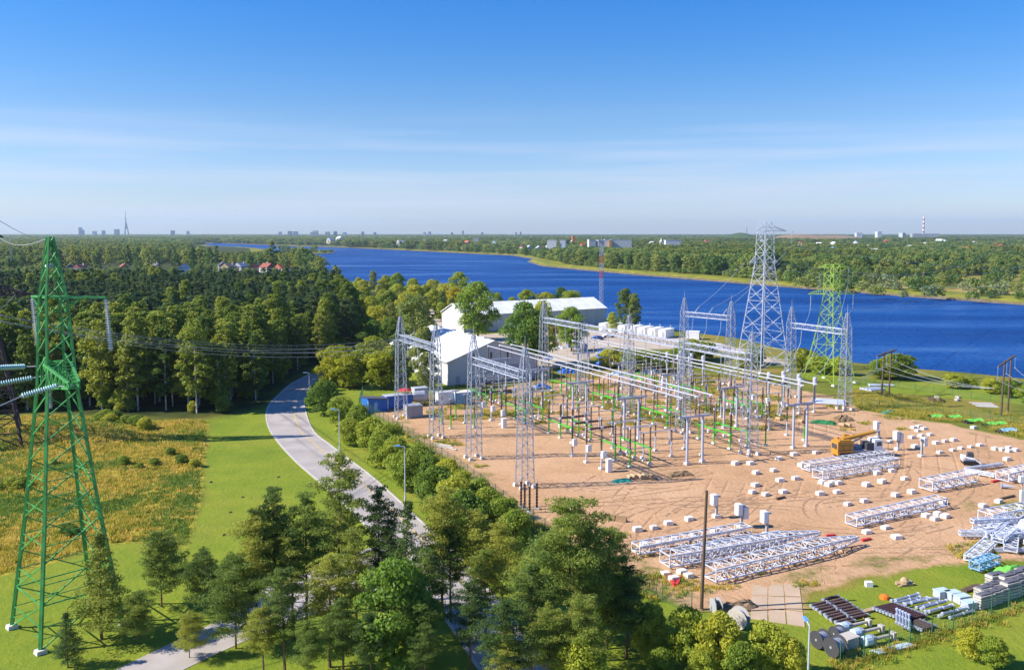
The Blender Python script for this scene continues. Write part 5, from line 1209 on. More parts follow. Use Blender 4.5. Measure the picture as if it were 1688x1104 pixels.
for k in range(3):
    p = G(40.5,49.5,BEAMZ).lerp(G(22.5,49.5,BEAMZ), (0.2,0.5,0.8)[k]); wire(p, LP + Vector(((-5.8,6.1,4.5)[k], 0, (20.5,20.5,28)[k])), 1.0, 'conductor from the right gantry to the light green pylon, %s' % ['back','middle','front'][k], 0.05)
    d = Vector((DG1.x,255,BEAMZ)).lerp(Vector((DG2.x,242,BEAMZ)), (0.2,0.5,0.8)[k]); up_ = d + Vector((1.8,0.9,2.2)); string_thing(d, up_, 'raised insulator string on the back gantry beam, %s' % ['left','middle','right'][k], 'greydisc', 0.22, 9)
    wire(up_, SPY + Vector(((-6,5,8)[k], 0.5, (33,33,38)[k])), 0.8, 'conductor from the back gantry to the silver pylon, %s' % ['left','middle','right'][k], 0.05)
    wire(SPY + Vector(((-6.3,5.5,9)[k], 0.5, (32.5,32.5,38)[k])), Vector((420+60*k, 760, 30)), 12, 'river crossing conductor from the silver pylon, %s' % ['left','right','top'][k], 0.06)
    wire(LP + Vector(((-5.8,6.1,4.5)[k], 0, (20.5,20.5,28)[k])), Vector((420+40*k, 700, 26)), 10, 'river crossing conductor from the light green pylon, %s' % ['left','right','top'][k], 0.05)
# ------------------------------------------------------------------ halls, cabins, shed
def hall(label, c0, ax, ay, wx, ly, eave, ridge, wallm, roofm, nwin=0):
    """gable hall: c0 front left corner, ax along the gable, ay back along the length"""
    rz = atan2(ax.y, ax.x); t = thing('hall', label, 'hall', c0, rz); sgn = 1 if (ax.x*ay.y-ax.y*ay.x) > 0 else -1
    X, Y = wx, ly*sgn
    m = MB(); m.add([(0,0,0),(X,0,0),(X,0,eave),(X/2,0,ridge),(0,0,eave)], [(0,1,2,3,4)]); m.build('gable_wall', wallm[0], t)
    m = MB(); m.add([(0,Y,0),(X,Y,0),(X,Y,eave),(X/2,Y,ridge),(0,Y,eave)], [(4,3,2,1,0)])
    m.build('gable_wall', wallm[0], t)
    for x in (0, X):
        m = MB(); m.add([(x,0,0),(x,Y,0),(x,Y,eave),(x,0,eave)], [(0,1,2,3) if x else (3,2,1,0)]); w = m.build('side_wall', wallm[1], t)
        m = MB(); n = int(ly/5)
        for i in range(n+1): m.box((x + (0.06 if x else -0.06), Y*i/n, eave/2), (0.16, 0.22, eave))
        m.build('wall_ribs', wallm[1], w, kind='stuff')
    for s in (0, 1):
        e0 = -0.5 if s == 0 else X+0.5; ez = eave-0.5*(ridge-eave)/(X/2)
        m = MB(); m.add([(e0,-0.6*sgn,ez),(X/2,-0.6*sgn,ridge),(X/2,Y+0.6*sgn,ridge),(e0,Y+0.6*sgn,ez),(e0,-0.6*sgn,ez+0.25),(X/2,-0.6*sgn,ridge+0.25),(X/2,Y+0.6*sgn,ridge+0.25),(e0,Y+0.6*sgn,ez+0.25)],
            [(0,1,2,3),(7,6,5,4),(0,4,5,1),(2,6,7,3),(1,5,6,2),(3,7,4,0)]); r = m.build('roof', roofm, t)
        m = MB(); k = int(ly/6)
        for i in range(1, k):
            y = Y*i/k; m.bar((e0, y, ez+0.26), (X/2, y, ridge+0.26), 0.12)
        m.build('roof_seams', roofm, r, kind='stuff')
    return t
c0 = at(739, 635.5); ax = Vector((0.888,0.46,0)); ay = Vector((-0.46,0.888,0))
h1 = hall('white tent like hangar with blank gable beside the switchyard', c0, ax, ay, 28, 46, 6.6, 11.6, (M['wallgrey'], M['hallwall']), M['membrane'])
for k in range(3):
    m = MB(); m.box((8+5.2*k, -0.08, 7.2-0.0*k), (0.5, 0.1, 2.6)); m.build('window', M['glasspane'], h1)
m = MB(); m.box((20,-0.1,2.3), (4.5,0.12,4.6)); m.build('door', M['grey'], h1)
m = MB(); m.box((3.0,-0.08,1.2), (1.1,0.1,2.3)); m.build('side_door', M['grey'], h1)
for x_ in (-0.35, 28.35):
    m = MB(); m.box((x_, 23, 6.35), (0.22, 46, 0.2)); m.build('gutter', M['greyroof'], h1)
for k in range(4):
    m = MB(); m.box((14, 6+11*k, 11.95), (1.0, 1.4, 0.5)); m.build('roof_vent', M['greyroof'], h1)
c1 = at(765, 549); bx = Vector((0.86,0.51,0)); by = Vector((-0.51,0.86,0))
h2 = hall('long white roofed hall standing by the river', c1, -by*-1, bx, 21, 74, 7.4, 11.6, (M['hallwall'], M['wallgrey']), M['membrane'])
# row of white cabins on the bank
def mk_cabin():
    t = thing('site_cabin', '', 'cabin', group='row of white cabins by the river')
    m = MB(); m.box((0,0,1.65), (2.9,7.2,2.9)); m.build('body', M['white'], t)
    m = MB(); m.add([(-1.6,-3.8,3.1),(1.6,-3.8,3.1),(1.6,3.8,3.1),(-1.6,3.8,3.1),(0,-3.8,3.3),(0,3.8,3.3)], [(0,1,4),(2,3,5),(1,2,5,4),(3,0,4,5),(3,2,1,0)]); m.build('roof', M['membrane'], t)
    for y in (-1.8, 1.4):
        m = MB(); m.box((-1.47,y,2.0), (0.06,0.9,0.9)); m.build('window', M['glasspane'], t)
    m = MB(); m.box((0.6,-3.62,1.4), (0.95,0.06,2.1)); m.build('door', M['grey'], t)
    m = MB(); m.tube((0.7,2.2,3.3), (0.7,2.2,4.3), 0.22, n=6); m.build('vent', M['grey'], t)
    for x in (-1.2, 1.2):
        m = MB(); m.box((x,0,0.1), (0.3,6.8,0.25)); m.build('skid', M['darkgrey'], t)
    return t
CAB = Proto(mk_cabin); cab_s, cab_e = at(1000,545), at(1098,556)
for i in range(7): CAB(cab_s.lerp(cab_e, i/6), -0.62, 'white cabin in the row on the river bank, %s from the left' % ['first','second','third','fourth','fifth','sixth','last'][i], 1.12)
def container(label, p, rz, d, body, roofm=None, cat='container', door=True, group=None, name='container'):
    t = thing(name, label, cat, p, rz, group); m = MB(); m.box((0,0,d[2]/2+0.12), d); bo = m.build('body', body, t)
    m = MB(); n = int(d[0]/0.45)
    for i in range(n):
        for s in (-1, 1): m.box((-d[0]/2+(i+0.5)*d[0]/n, s*(d[1]/2+0.02), d[2]/2+0.12), (0.2,0.05,d[2]*0.9))
    m.build('corrugation', body, bo, kind='stuff')
    m = MB(); m.box((0,0,d[2]+0.2), (d[0]+0.15,d[1]+0.15,0.16)); m.build('roof', roofm or body, t)
    if door: m = MB(); m.box((d[0]/2+0.03,0,d[2]/2), (0.06,d[1]*0.4,d[2]*0.75)); m.build('door', M['grey'], t)
    return t
container('white steel container near the water, right of the cabin row', at(1142,559), -0.3, (5.2,3.4,3.0), M['white'])
sh = thing('site_shed', 'blue boarded shed with dark sloping roof and one window by the yard fence', 'shed', at(618,676), 0.62)
m = MB(); m.add([(-2.6,-1.7,0),(2.6,-1.7,0),(2.6,1.7,0),(-2.6,1.7,0),(-2.6,-1.7,3.3),(2.6,-1.7,2.6),(2.6,1.7,2.6),(-2.6,1.7,3.3)], [(3,2,1,0),(4,5,6,7),(0,1,5,4),(1,2,6,5),(2,3,7,6),(3,0,4,7)]); w = m.build('wall', M['bluewall'], sh)
m = MB(); m.add([(-2.9,-2.0,3.42),(2.9,-2.0,2.64),(2.9,2.0,2.64),(-2.9,2.0,3.42),(-2.9,-2.0,3.54),(2.9,-2.0,2.76),(2.9,2.0,2.76),(-2.9,2.0,3.54)], [(3,2,1,0),(4,5,6,7),(0,1,5,4),(1,2,6,5),(2,3,7,6),(3,0,4,7)]); m.build('roof', M['darkroof'], sh)
m = MB(); m.box((2.63,0.1,1.5), (0.08,1.0,1.1)); wi = m.build('window', M['white'], sh); m = MB(); m.box((2.68,0.1,1.5), (0.06,0.76,0.86)); m.build('pane', M['glasspane'], wi)
m = MB(); m.box((-0.6,-1.73,1.1), (0.9,0.08,2.1)); m.build('door', M['sheet_blue'], sh)
for s in (-2.6, 2.6):
    m = MB(); m.box((s,-1.72,1.4), (0.14,0.12,2.6)); m.build('corner_trim', M['white'], sh)
container('blue container with grey roof behind the blue shed', at(655,671), 0.5, (6.5,2.8,2.9), M['bluewall'], M['greyroof'])
container('grey equipment kiosk at the foot of the back left gantry leg', at(681,687), 0.46, (3.8,2.6,2.6), M['grey'], M['greyroof'], 'kiosk', name='equipment_kiosk')
container('pale grey cabin behind the left gantry legs', at(738,665), 0.46, (5.5,2.6,2.8), M['offwhite'], M['greyroof'])
container('white and blue cabin left of the nearest back gantry leg', at(762,665), 0.46, (4.4,2.6,2.8), M['sheet_blue'], M['membrane'])
container('small grey hut with rounded tank behind the left gantry', at(692,662), 0.46, (3.6,2.6,3.4), M['greyroof'], M['greyroof'])
def umbrella(p, label, mm, r=1.7, h=2.6):
    t = thing('parasol', label, 'parasol', p); m = MB(); m.tube((0,0,0), (0,0,h), 0.05, n=5); m.build('pole', M['wood'], t); m = MB(); m.lathe([(r,h-0.5),(r*0.6,h-0.1),(0.05,h+0.2)], n=8); m.build('canopy', mm, t)
umbrella(at(668,668), 'red parasol standing between the blue container and the kiosk', M['red'], 1.8, 4.2)
def cyl(p, label, cat, mm, r, ln, name, rz=0.0, z=0.0, axis='x', group=None):
    m = MB(); m.lathe([(r*0.4,-ln/2),(r*0.9,-ln/2+r*0.25),(r,-ln/2+r*0.5),(r,ln/2-r*0.5),(r*0.9,ln/2-r*0.25),(r*0.4,ln/2)], (0,0,r+z), axis, 12); o = m.build(name, mm); o.location = p; o.rotation_euler = (0,0,rz); return tag(o, label, cat, group)
cyl(at(690,668), 'rounded grey tank lying behind the left gantry', 'tank', M['greyroof'], 1.3, 4, 'storage_tank', 0.4, 1.0)
# parked cars behind the birches
def mk_car(mm):
    def f():
        t = thing('parked_car', '', 'car', group='cars parked behind the bright trees'); m = MB()
        pr = [(-2.1,0.35),(-2.1,0.85),(-1.3,0.95),(-0.8,1.42),(0.9,1.42),(1.5,0.95),(2.15,0.85),(2.15,0.35)]
        n = len(pr); m.add([(x,-0.85,z) for x,z in pr]+[(x,0.85,z) for x,z in pr], [tuple(range(n)), tuple(range(2*n-1,n-1,-1))]+[(i,n+i,n+(i+1)%n,(i+1)%n) for i in range(n)]); m.build('body', mm, t)
        m = MB(); m.box((0,0,1.18), (2.1,1.74,0.36), 0, 0.86); m.build('windows', M['glasspane'], t)
        for x in (-1.35, 1.35):
            for y in (-0.8, 0.8):
                m = MB(); m.lathe([(0.2,-0.1),(0.33,-0.08),(0.33,0.08),(0.2,0.1)], (x,y,0.33), 'y', 12); m.build('wheel', M['black'], t)
        return t
    return f
CW, CB_ = Proto(mk_car(M['carwhite'])), Proto(mk_car(M['carblue']))
for px, py, k, lab in [(618,570,0,'white car parked left behind the bright trees'),(629,569,1,'dark blue car parked right of the white car behind the trees'),(1003,556,0,'white car parked by the cabins at the far lot'),(985,560,1,'dark car parked left of the white car at the far lot'),(722,545,1,'dark car on the lane beside the far long hall'),(1185,574,0,'white car on the bank lane right of the white container')]:
    (CB_ if k else CW)(at(px,py), rng.uniform(-.4,.8), lab, 1.15)
# small house things in the village
def house(p, label, w, l, h, rz, wm, rm_, group, chim=True):
    t = thing('house', label, 'house', p, rz, group); m = MB(); m.box((0,0,h/2), (w,l,h)); m.build('wall', wm, t)
    m = MB(); e = 0.5; rh = w*0.42; m.add([(-w/2-e,-l/2-e,h-0.1),(w/2+e,-l/2-e,h-0.1),(w/2+e,l/2+e,h-0.1),(-w/2-e,l/2+e,h-0.1),(0,-l/2-e,h+rh),(0,l/2+e,h+rh)], [(0,1,4),(2,3,5),(1,2,5,4),(3,0,4,5),(3,2,1,0)]); r = m.build('roof', rm_, t)
    if chim: m = MB(); m.box((w*0.2,l*0.2,h+rh*0.9), (0.8,0.8,rh*0.9)); m.build('chimney', M['brickwall'], r)
    for s in (-1, 1):
        m = MB(); m.box((s*l*0.0-w/2*1.0-0.02,s*l*0.25,h*0.55), (0.1,l*0.2,h*0.35)); m.build('window', M['glasspane'], t)
    m = MB(); m.box((0,-l/2-0.02,h*0.55), (w*0.35,0.1,h*0.35)); m.build('window', M['glasspane'], t)
village_l = [(30,447,14,10,'white'),(8,452,13,9,'g'),(70,446,12,7,'g'),(145,447,11,7,'r'),(262,452,12,9,'d'),(268,444,9,7,'y'),(313,448,14,9,'b'),(352,450,13,9,'d'),(378,437,13,8,'b'),(380,452,15,8,'o'),(425,447,13,9,'r'),(448,448,14,9,'p'),(468,453,14,9,'r'),(90,450,10,8,'d'),(200,449,12,8,'r'),(405,455,10,8,'d')]
rm_of = dict(white=M['greyroof'], g=M['greyroof'], r=M['redroof'], d=M['darkroof'], y=M['yellow'], b=M['greyroof'], o=M['lumber'], p=M['redroof'])
nm_of = dict(white='grey roof', g='grey roof', r='red roof', d='dark roof', y='yellow roof', b='pale grey roof', o='tan roof', p='red roof')
pl = ['at the far left','left of the green pylon tip','just right of the green pylon tip','over the middle of the left wood','over the right part of the left wood','near the river end of the left wood']
for k, (px, py, w, l, c) in enumerate(village_l):
    p = atd(px, py, 830); g = at(px, max(py+3, 446)); zone = pl[0 if px < 45 else 1 if px < 80 else 2 if px < 180 else 3 if px < 300 else 4 if px < 400 else 5]
    house((p.x, p.y + rng.uniform(-40, 40), max(0, 4)), 'village house with %s showing %s' % (nm_of[c], zone), w*0.68, w*0.85, rng.uniform(5,6.5), rng.uniform(-.6,.9), M['white'] if c == 'white' or k % 3 == 0 else M['brickwall'], rm_of[c], 'village houses beyond the left wood')
hr = random.Random(21)
for k, (px, py, c) in enumerate(fixed):
    p, sc_ = HOUSE_AT[k]
    loc_ = 'right of the silver pylon' if px > 1300 else 'between mast and silver pylon' if px > 1000 else 'left of the radio mast' if px > 830 else 'on the upper river reach'
    house((p.x, p.y, 3.5), '%s small house across the river, %s' % ({'r':'red roofed','p':'bright red roofed','w':'all white','g':'grey roofed','d':'dark roofed','b':'blue roofed'}[c], loc_), 10*sc_, 12*sc_, 7.5*sc_, hr.uniform(-.9,.9), M['white'] if c in 'wrpb' else M['brickwall'], {'r':M['redroof'],'p':M['red'],'w':M['offwhite'],'g':M['greyroof'],'d':M['darkroof'],'b':M['sheet_blue']}[c], 'houses across the river, ' + loc_, False)
def block(px, py, Y, wpx, hpx, label, mm, name='apartment_block', cat='apartment block', rows=4, group='blocks on the skyline', dp=14, wins=True):
    b_ = atd(px, py, Y); w = wpx*Y/FOC; top = atd(px, py-hpx, Y).z; base = 0; h = top-base
    t = thing(name, label, cat, (b_.x, Y, base), hr.uniform(-.15,.15), group); m = MB(); m.box((0,0,h/2), (w,dp,h)); m.build('wall', mm, t)
    if wins and Y > 5500:
        n = max(3, int(w/7))
        for r in range(rows):
            m = MB(); z = h*(r+0.6)/rows
            for i in range(n): m.box((-w/2+w*(i+0.5)/n,-dp/2-0.05,z), (w/n*0.5,0.15,h/rows*0.45))
            m.build('window_row', M['glasspane'], t)
    m = MB(); m.box((0,0,h+0.3), (w+0.6,dp+0.6,0.6)); m.build('roof', M['greyroof'], t)
for px, py, wpx, hpx, lab in [(910,402,15,6,'white block of flats left of the yellow block'),(928,400,9,4,'white block behind the first flats'),(975,400,11,5,'white flats left of the radio mast'),(990,401,12,5,'white flats behind the radio mast'),(1018,400,44,5,'long white factory hall right of the radio mast'),(1108,402,24,6,'white terrace between mast and silver pylon'),(785,397,8,5,'white tower like house over the far bank trees')]:
    block(px, py, 1750 if px > 880 else 2600, wpx, hpx, lab, M['hallwall'], 'white_building', 'building', 2, 'white buildings across the river', 22)
block(945, 395, 2500, 4, 6, 'orange square tower block over the far bank trees', M['orange'], 'tower_block', 'tower block', 4)
block(1006, 402, 1735, 4, 6, 'small yellow gate house at the white factory hall', M['yellow'], 'gate_house', 'building', 1)
FARD = 7500
for k, (px, w, h) in enumerate([(462,5,6),(478,7,8),(487,9,7),(516,9,5),(520,9,9),(540,8,6),(553,7,7),(568,6,5),(598,5,6),(618,4,5),(700,4,5),(708,4,6),(763,3,9),(745,4,5),(795,4,5),(850,4,5),(858,3,6)]):
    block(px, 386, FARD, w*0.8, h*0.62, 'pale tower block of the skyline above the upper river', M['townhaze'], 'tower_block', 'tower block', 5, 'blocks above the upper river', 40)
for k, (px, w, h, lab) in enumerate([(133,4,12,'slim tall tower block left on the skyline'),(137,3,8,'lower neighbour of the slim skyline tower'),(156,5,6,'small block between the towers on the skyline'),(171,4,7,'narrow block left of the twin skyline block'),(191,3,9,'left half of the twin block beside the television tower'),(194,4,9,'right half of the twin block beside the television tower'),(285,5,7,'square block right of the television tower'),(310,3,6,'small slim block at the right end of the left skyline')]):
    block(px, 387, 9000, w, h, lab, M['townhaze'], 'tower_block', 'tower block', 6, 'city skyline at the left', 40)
# television tower
TV = Vector((atd(208,386,10000).x, 10000, 0)); th = atd(208,347,10000).z
t = thing('television_tower', 'three legged television tower on the left skyline', 'tower', TV)
for k in range(3):
    a = 2*pi*k/3+0.5; m = MB(); m.tube((30*cos(a),30*sin(a),0), (5*cos(a),5*sin(a),th*0.52), 6.5, 4.5, 6); m.build('leg', M['towndark'], t)
m = MB(); m.lathe([(7,th*0.30),(13,th*0.33),(13,th*0.37),(7,th*0.40)], n=10); m.build('viewing_deck', M['towndark'], t)
m = MB(); m.tube((0,0,th*0.40), (0,0,th*0.72), 7, 5, 8); m.tube((0,0,th*0.72), (0,0,th), 3.2, 1.6, 6); m.build('antenna', M['towndark'], t)
# striped chimney, plant blocks, long hill
CHM = Vector((atd(1522,386,5200).x, 5200, 0)); ch = atd(1522,357,5200).z
t = thing('chimney', 'red and white striped power plant chimney on the right skyline', 'chimney', CHM)
for k in range(9):
    z0 = 30+(ch-30)*k/9 if k else 0; z1 = 30+(ch-30)*(k+1)/9; m = MB(); m.tube((0,0,z0), (0,0,z1), 6.0-2.2*k/9, 6.0-2.2*(k+1)/9, 12); m.build('band', M['chimred'] if k % 2 else M['yellowg'], t)
for px, w, h, lab in [(1448,7,5,'pale boiler house left of the striped chimney'),(1415,9,3,'low pale block far left of the striped chimney'),(1487,5,3,'small block close left of the striped chimney'),(1524,42,1.6,'long low hall at the foot of the striped chimney')]:
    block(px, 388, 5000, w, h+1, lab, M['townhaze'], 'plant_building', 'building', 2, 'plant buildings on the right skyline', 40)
for nm, x0, x1, Y, hh_, mm in (('wooded_hill', 1178, 1248, 5200, 8, M['leaf_far']), ('spoil_hill', 1270, 1420, 4300, 9, M['soil'])):
    a, b = atd(x0,386,Y), atd(x1,386,Y); hgt = atd(0,383.0,Y).z; m = MB(); n = 26; R0 = 260
    for i in range(n):
        for j in range(7):
            pass
    vs, fs = [], []
    for i in range(n+1):
        t_ = i/n; e = (sin(pi*t_))**0.45*(0.86+0.14*sin(7*t_+x0)) if 0 < i < n else 0
        for j in range(7):
            u_ = j/6; vs.append((a.x+(b.x-a.x)*t_, Y-R0*0.9+u_*R0*1.8, -4+(hgt+4)*e*sin(pi*u_)**0.7 if 0 < j < 6 else -4))
    for i in range(n):
        for j in range(6): fs.append((i*7+j,(i+1)*7+j,(i+1)*7+j+1,i*7+j+1))
    m.add(vs, fs); m.build(nm, mm, kind='structure')
mst = Vector((atd(1231,386,4000).x, 4000, 0)); m = MB(); m.tube((0,0,0), (0,0,atd(0,374,4000).z), 2.2, 1.0, 5); o = m.build('radio_pole', M['towndark']); o.location = mst; tag(o, 'thin mast on the wooded hill left of the silver pylon', 'mast')
t = thing('church_tower', 'slim white tower with pointed roof across the river', 'tower', (at(1090,412).x, at(1090,412).y, 0)); hT = tall(at(1090,412), 393)
m = MB(); m.box((0,0,hT*0.38), (7,7,hT*0.76)); m.build('wall', M['white'], t); m = MB(); m.lathe([(5,hT*0.76),(0.3,hT)], n=4); m.build('roof', M['greyroof'], t)

# ------------------------------------------------------------------ yard clutter
def cuboid_set(name, label, cat, spots, d, mm, group, jitter=0.5, base=None):
    P = None
    for k, (px, py) in enumerate(spots):
        p = at(px, py); lab = label(px, py) if callable(label) else label
        rzz = 0.46 + rng.uniform(-jitter, jitter); s = rng.uniform(0.9, 1.15)
        if P is None:
            m = MB(); m.box((0,0,d[2]*0.42), d, 0, 0.95); P = m.mesh(name, mm)
        tag(put(name, P, None, p, rzz, s), lab, cat, group)
def near_what(px, py):
    marks = [(1280,778,'left of the paired trusses'),(1412,735,'around the truck crane'),(1500,735,'by the two cabinet posts at the back'),(1600,758,'near the tracked loader'),(1398,775,'in front of the paired trusses'),(1480,850,'near the single truss in the middle'),(1565,800,'near the short truss at the right'),(1262,860,'near the three cabinet posts in front'),(1130,920,'behind the front trusses'),(1110,955,'at the left end of the front trusses'),(1640,835,'at the right edge of the yard'),(1650,740,'in the far right of the yard'),(1060,870,'left of the lone wooden pole'),(1240,760,'before the long gantry front post')]
    return min(marks, key=lambda m_: (m_[0]-px)**2 + ((m_[1]-py)*1.6)**2)[2]
blocks = [(1051,874),(1078,871),(1102,864),(1136,857),(1179,876),(1143,882),(1111,890),(1089,896),(1063,900),(1097,948),(1111,956),(1124,945),(1135,951),(1245,801),(1286,793),(1262,816),(1291,812),(1240,812),(1237,765),(1212,765),(1284,757),(1309,750),(1344,747),(1275,776),(1321,768),(1332,771),(1355,796),(1366,800),(1372,796),(1382,797),(1246,780),(1312,790),(1352,815),(1380,812),(1397,832),(1425,827),(1428,800),(1454,795),(1445,781),(1470,777),(1491,790),(1476,817),(1503,812),(1555,829),(1527,852),(1545,848),(1558,853),(1541,857),(1429,879),(1460,872),(1478,888),(1620,835),(1646,828),(1506,706),(1515,704),(1523,708),(1512,711),(1467,729),(1503,722),(1518,719),(1533,717),(1508,737),(1543,731),(1558,728),(1572,726),(1549,747),(1570,743),(1584,740),(1600,738),(1615,735),(1651,742),(1663,745),(1663,739),(1674,743),(1605,706),(1640,741),(1660,758),(1672,776)]
cuboid_set('concrete_block', lambda px, py: 'white concrete foundation block %s' % near_what(px, py), 'concrete block', blocks, (1.08,0.88,0.55), M['block'], 'white concrete blocks set out on the sand', 0.2)
def truss(label, p0, p1, w, h, mm='truss', taper=None, n=None, group='lattice trusses lying on the sand', z=0.35):
    h *= 0.78; d = p1-p0; Ln = d.length; t = thing('lattice_truss', label, 'truss', p0, atan2(d.y, d.x), group); n = n or max(5, int(Ln/1.5)); br = MB()
    def sec(f):
        k = 1.0 if not taper or f < taper else 1-(f-taper)/(1-taper)*0.75
        cz = z + h/2; return [(Ln*f, -w/2*k, cz-h/2*k), (Ln*f, w/2*k, cz-h/2*k), (Ln*f, w/2*k, cz+h/2*k), (Ln*f, -w/2*k, cz+h/2*k)]
    fs = [0.0, taper, 1.0] if taper else [0.0, 1.0]
    for k in range(4):
        m = MB()
        for f0, f1 in zip(fs, fs[1:]): m.bar(sec(f0)[k], sec(f1)[k], 0.17)
        m.build('chord', M[mm], t)
    for i in range(n):
        a, b = sec(i/n), sec((i+1)/n)
        for k in range(4):
            j = (k+1) % 4
            br.bar(a[k] if i % 2 else a[j], b[j] if i % 2 else b[k], 0.085); br.bar(b[k], b[j], 0.07)
    br.build('lattice', M[mm], t, kind='stuff')
    m = MB(); e = sec(0)
    for k in range(4): m.bar(e[k], e[(k+1) % 4], 0.12)
    m.build('end_frame', M[mm], t)
    for f in (0.12, 0.5, 0.86):
        m = MB(); m.box((Ln*f, 0, 0.14), (0.3, w*1.2, 0.3)); m.build('bearer', M['lumber'], t)
    return t
truss('long flat lattice truss nearest the three cabinet posts, back one of the front group', at(1048,914), at(1232,880), 1.9, 1.3)
truss('tapering gantry post lying in the middle of the front group', at(1096,934), at(1350,890), 2.2, 1.8, taper=0.72)
truss('flat truss section lying against the middle post of the front group', at(1120,928), at(1290,893), 1.5, 1.3)
truss('nearest tapering gantry post of the front group, pointed end right', at(1170,958), at(1412,899), 2.3, 1.9, taper=0.72)
truss('single long truss lying alone in the middle of the sand', at(1403,868), at(1552,834), 2.0, 1.5)
truss('rear one of the paired trusses beside the truck crane', at(1328,777), at(1466,756), 2.0, 1.5)
truss('front one of the paired trusses beside the truck crane', at(1348,791), at(1474,768), 2.2, 1.7)
truss('short wide truss section right of the paired ones', at(1526,809), at(1600,794), 2.5, 1.8)
truss('truss running out of the picture at the far right', at(1652,794), at(1740,772), 2.2, 1.6, taper=0.5)
truss('boxy truss section at the right edge above the steel heap', at(1624,864), at(1720,846), 2.4, 1.8)
truss('thin triangular frame lying right of the tracked loader', at(1590,779), at(1640,788), 0.9, 0.5, group=None, n=8)
truss('long thin frame lying behind the triangular one', at(1592,777), at(1652,769), 0.5, 0.4, group=None, n=8)
truss('blue grey box frame at the edge of the grass at the lower right', at(1606,942), at(1640,930), 1.3, 1.2, 'sheet_blue', group=None, n=5)
hx = random.Random(8)
for k in range(18):
    p = at(hx.uniform(1615,1720), hx.uniform(872,912)); a = 0.46 + hx.uniform(-.7,.7); ln = hx.uniform(5,10); d = Vector((cos(a),sin(a),0))*ln; z0, z1 = hx.uniform(0.15,1.5), hx.uniform(0.15,1.6)
    if k % 3: 
        o = truss('white lattice piece in the tangled steel heap at the right edge', p-d/2, p+d/2, hx.uniform(.7,1.6), hx.uniform(.5,1.0), group='steel pieces in the heap at the right edge', n=int(ln), z=hx.uniform(0.2,1.2))
    else:
        m = MB(); m.bar((0,0,z0), tuple(d+Vector((0,0,z1))), 0.28); m.bar((0,0,z0+0.3), tuple(d+Vector((0,0,z1+0.3))), 0.2); o = m.build('steel_beam', M['steel_bright']); o.location = p; tag(o, 'white steel beam in the tangled heap at the right edge', 'steel beam', 'loose beams in the heap at the right edge')
t = (CW if False else Proto(mk_car(M['carwhite'])))(at(1704,882), 0.5, 'white van at the right edge between the truss and the steel heap', (1.5,1.45,1.5)); t.name = 'parked_van'; t['category'] = 'van'; del t['group']
# cabinet posts
def mk_cab(two):
    def f():
        t = thing('cabinet_post', '', 'cabinet post', group='cabinet posts standing on the sand'); m = MB(); m.box((0,0,0.18), (1.1,1.0,0.5), 0, 0.9); m.build('footing', M['concrete'], t)
        m = MB(); m.box((0,0,1.7), (0.32,0.32,2.9)); m.box((0,0,3.2), (1.0,0.5,0.25)); m.build('post', M['grey'], t)
        m = MB(); m.box((-0.55,-0.1,2.75), (0.75,0.95,1.6)); m.box((-0.55,-0.6,2.75), (0.6,0.04,1.3)); m.build('cabinet', M['offwhite'], t)
        if two: m = MB(); m.box((0.62,0.15,2.1), (0.7,0.9,1.7)); m.build('cabinet', M['offwhite'], t)
        return t
    return f
C1_, C2_ = Proto(mk_cab(False)), Proto(mk_cab(True))
C1_(at(1181,852), 0.3, 'single cabinet post, left of the three in front', 1.0); C2_(at(1222,869), 0.3, 'double cabinet post in the middle of the three in front', 1.0); C1_(at(1264,882), 0.3, 'single cabinet post, right of the three in front', 1.0)
C2_(at(1480,741), 0.3, 'double cabinet post at the back, right of the truck crane', 1.05); C1_(at(1519,753), pi+0.3, 'single cabinet post at the back, left of the loader', 1.05); C1_(at(1447,722), 0.3, 'cabinet post behind the truck crane cab', 1.0)
def box_thing(name, label, cat, p, d, mm, rz=0.4, group=None, lid=None):
    t = thing(name, label, cat, p, rz, group); m = MB(); m.box((0,0,d[2]/2), d, 0, 0.98); m.build('body', mm, t); m = MB(); m.box((0,0,d[2]+0.05), (d[0]*1.08,d[1]*1.08,0.12)); m.build('lid', lid or mm, t); return t
box_thing('switch_cabinet', 'upright white cabinet at the front of the green disconnector, near the logs', 'cabinet', at(1004,777), (0.95,0.8,2.2), M['white'])
box_thing('switch_cabinet', 'white cabinet left of the second left busbar support', 'cabinet', at(831,705), (0.9,0.8,2.0), M['white'])
box_thing('switch_cabinet', 'white cabinet between the right busbar supports', 'cabinet', at(1213,672), (1.1,0.9,2.6), M['white'])
box_thing('switch_cabinet', 'white cabinet in the middle of the switchyard under the busbars', 'cabinet', at(1093,642), (1.1,0.9,2.8), M['white'])
# truck crane
t = thing('truck_crane', 'yellow truck crane with white cab parked behind the paired trusses', 'truck crane', at(1412,752), 0.16)
def pt(nm, mm, *boxes):
    m = MB()
    for b in boxes: m.box(*b)
    return m.build(nm, M[mm], t)
pt('chassis', 'darkgrey', ((0.2,0,0.95),(9.0,2.2,0.5)))
pt('rear_body', 'yellow', ((-3.0,0,2.15),(3.1,2.5,2.1)),((-3.0,0,3.3),(2.3,2.2,0.3)))
pt('body_panels', 'darkgrey', ((-3.0,-1.27,1.55),(2.6,0.06,0.12)),((-3.0,-1.27,2.5),(2.6,0.06,0.08)),((-2.2,-1.27,2.0),(0.08,0.06,1.0)),((-3.5,-1.27,2.0),(0.08,0.06,1.0)),((-4.58,0,2.2),(0.06,1.8,0.9)))
pt('beacon', 'orange', ((-3.6,0.6,3.6),(0.3,0.3,0.3)))
pt('counterweight', 'yellow', ((-4.2,0,1.55),(0.6,2.4,1.9)))
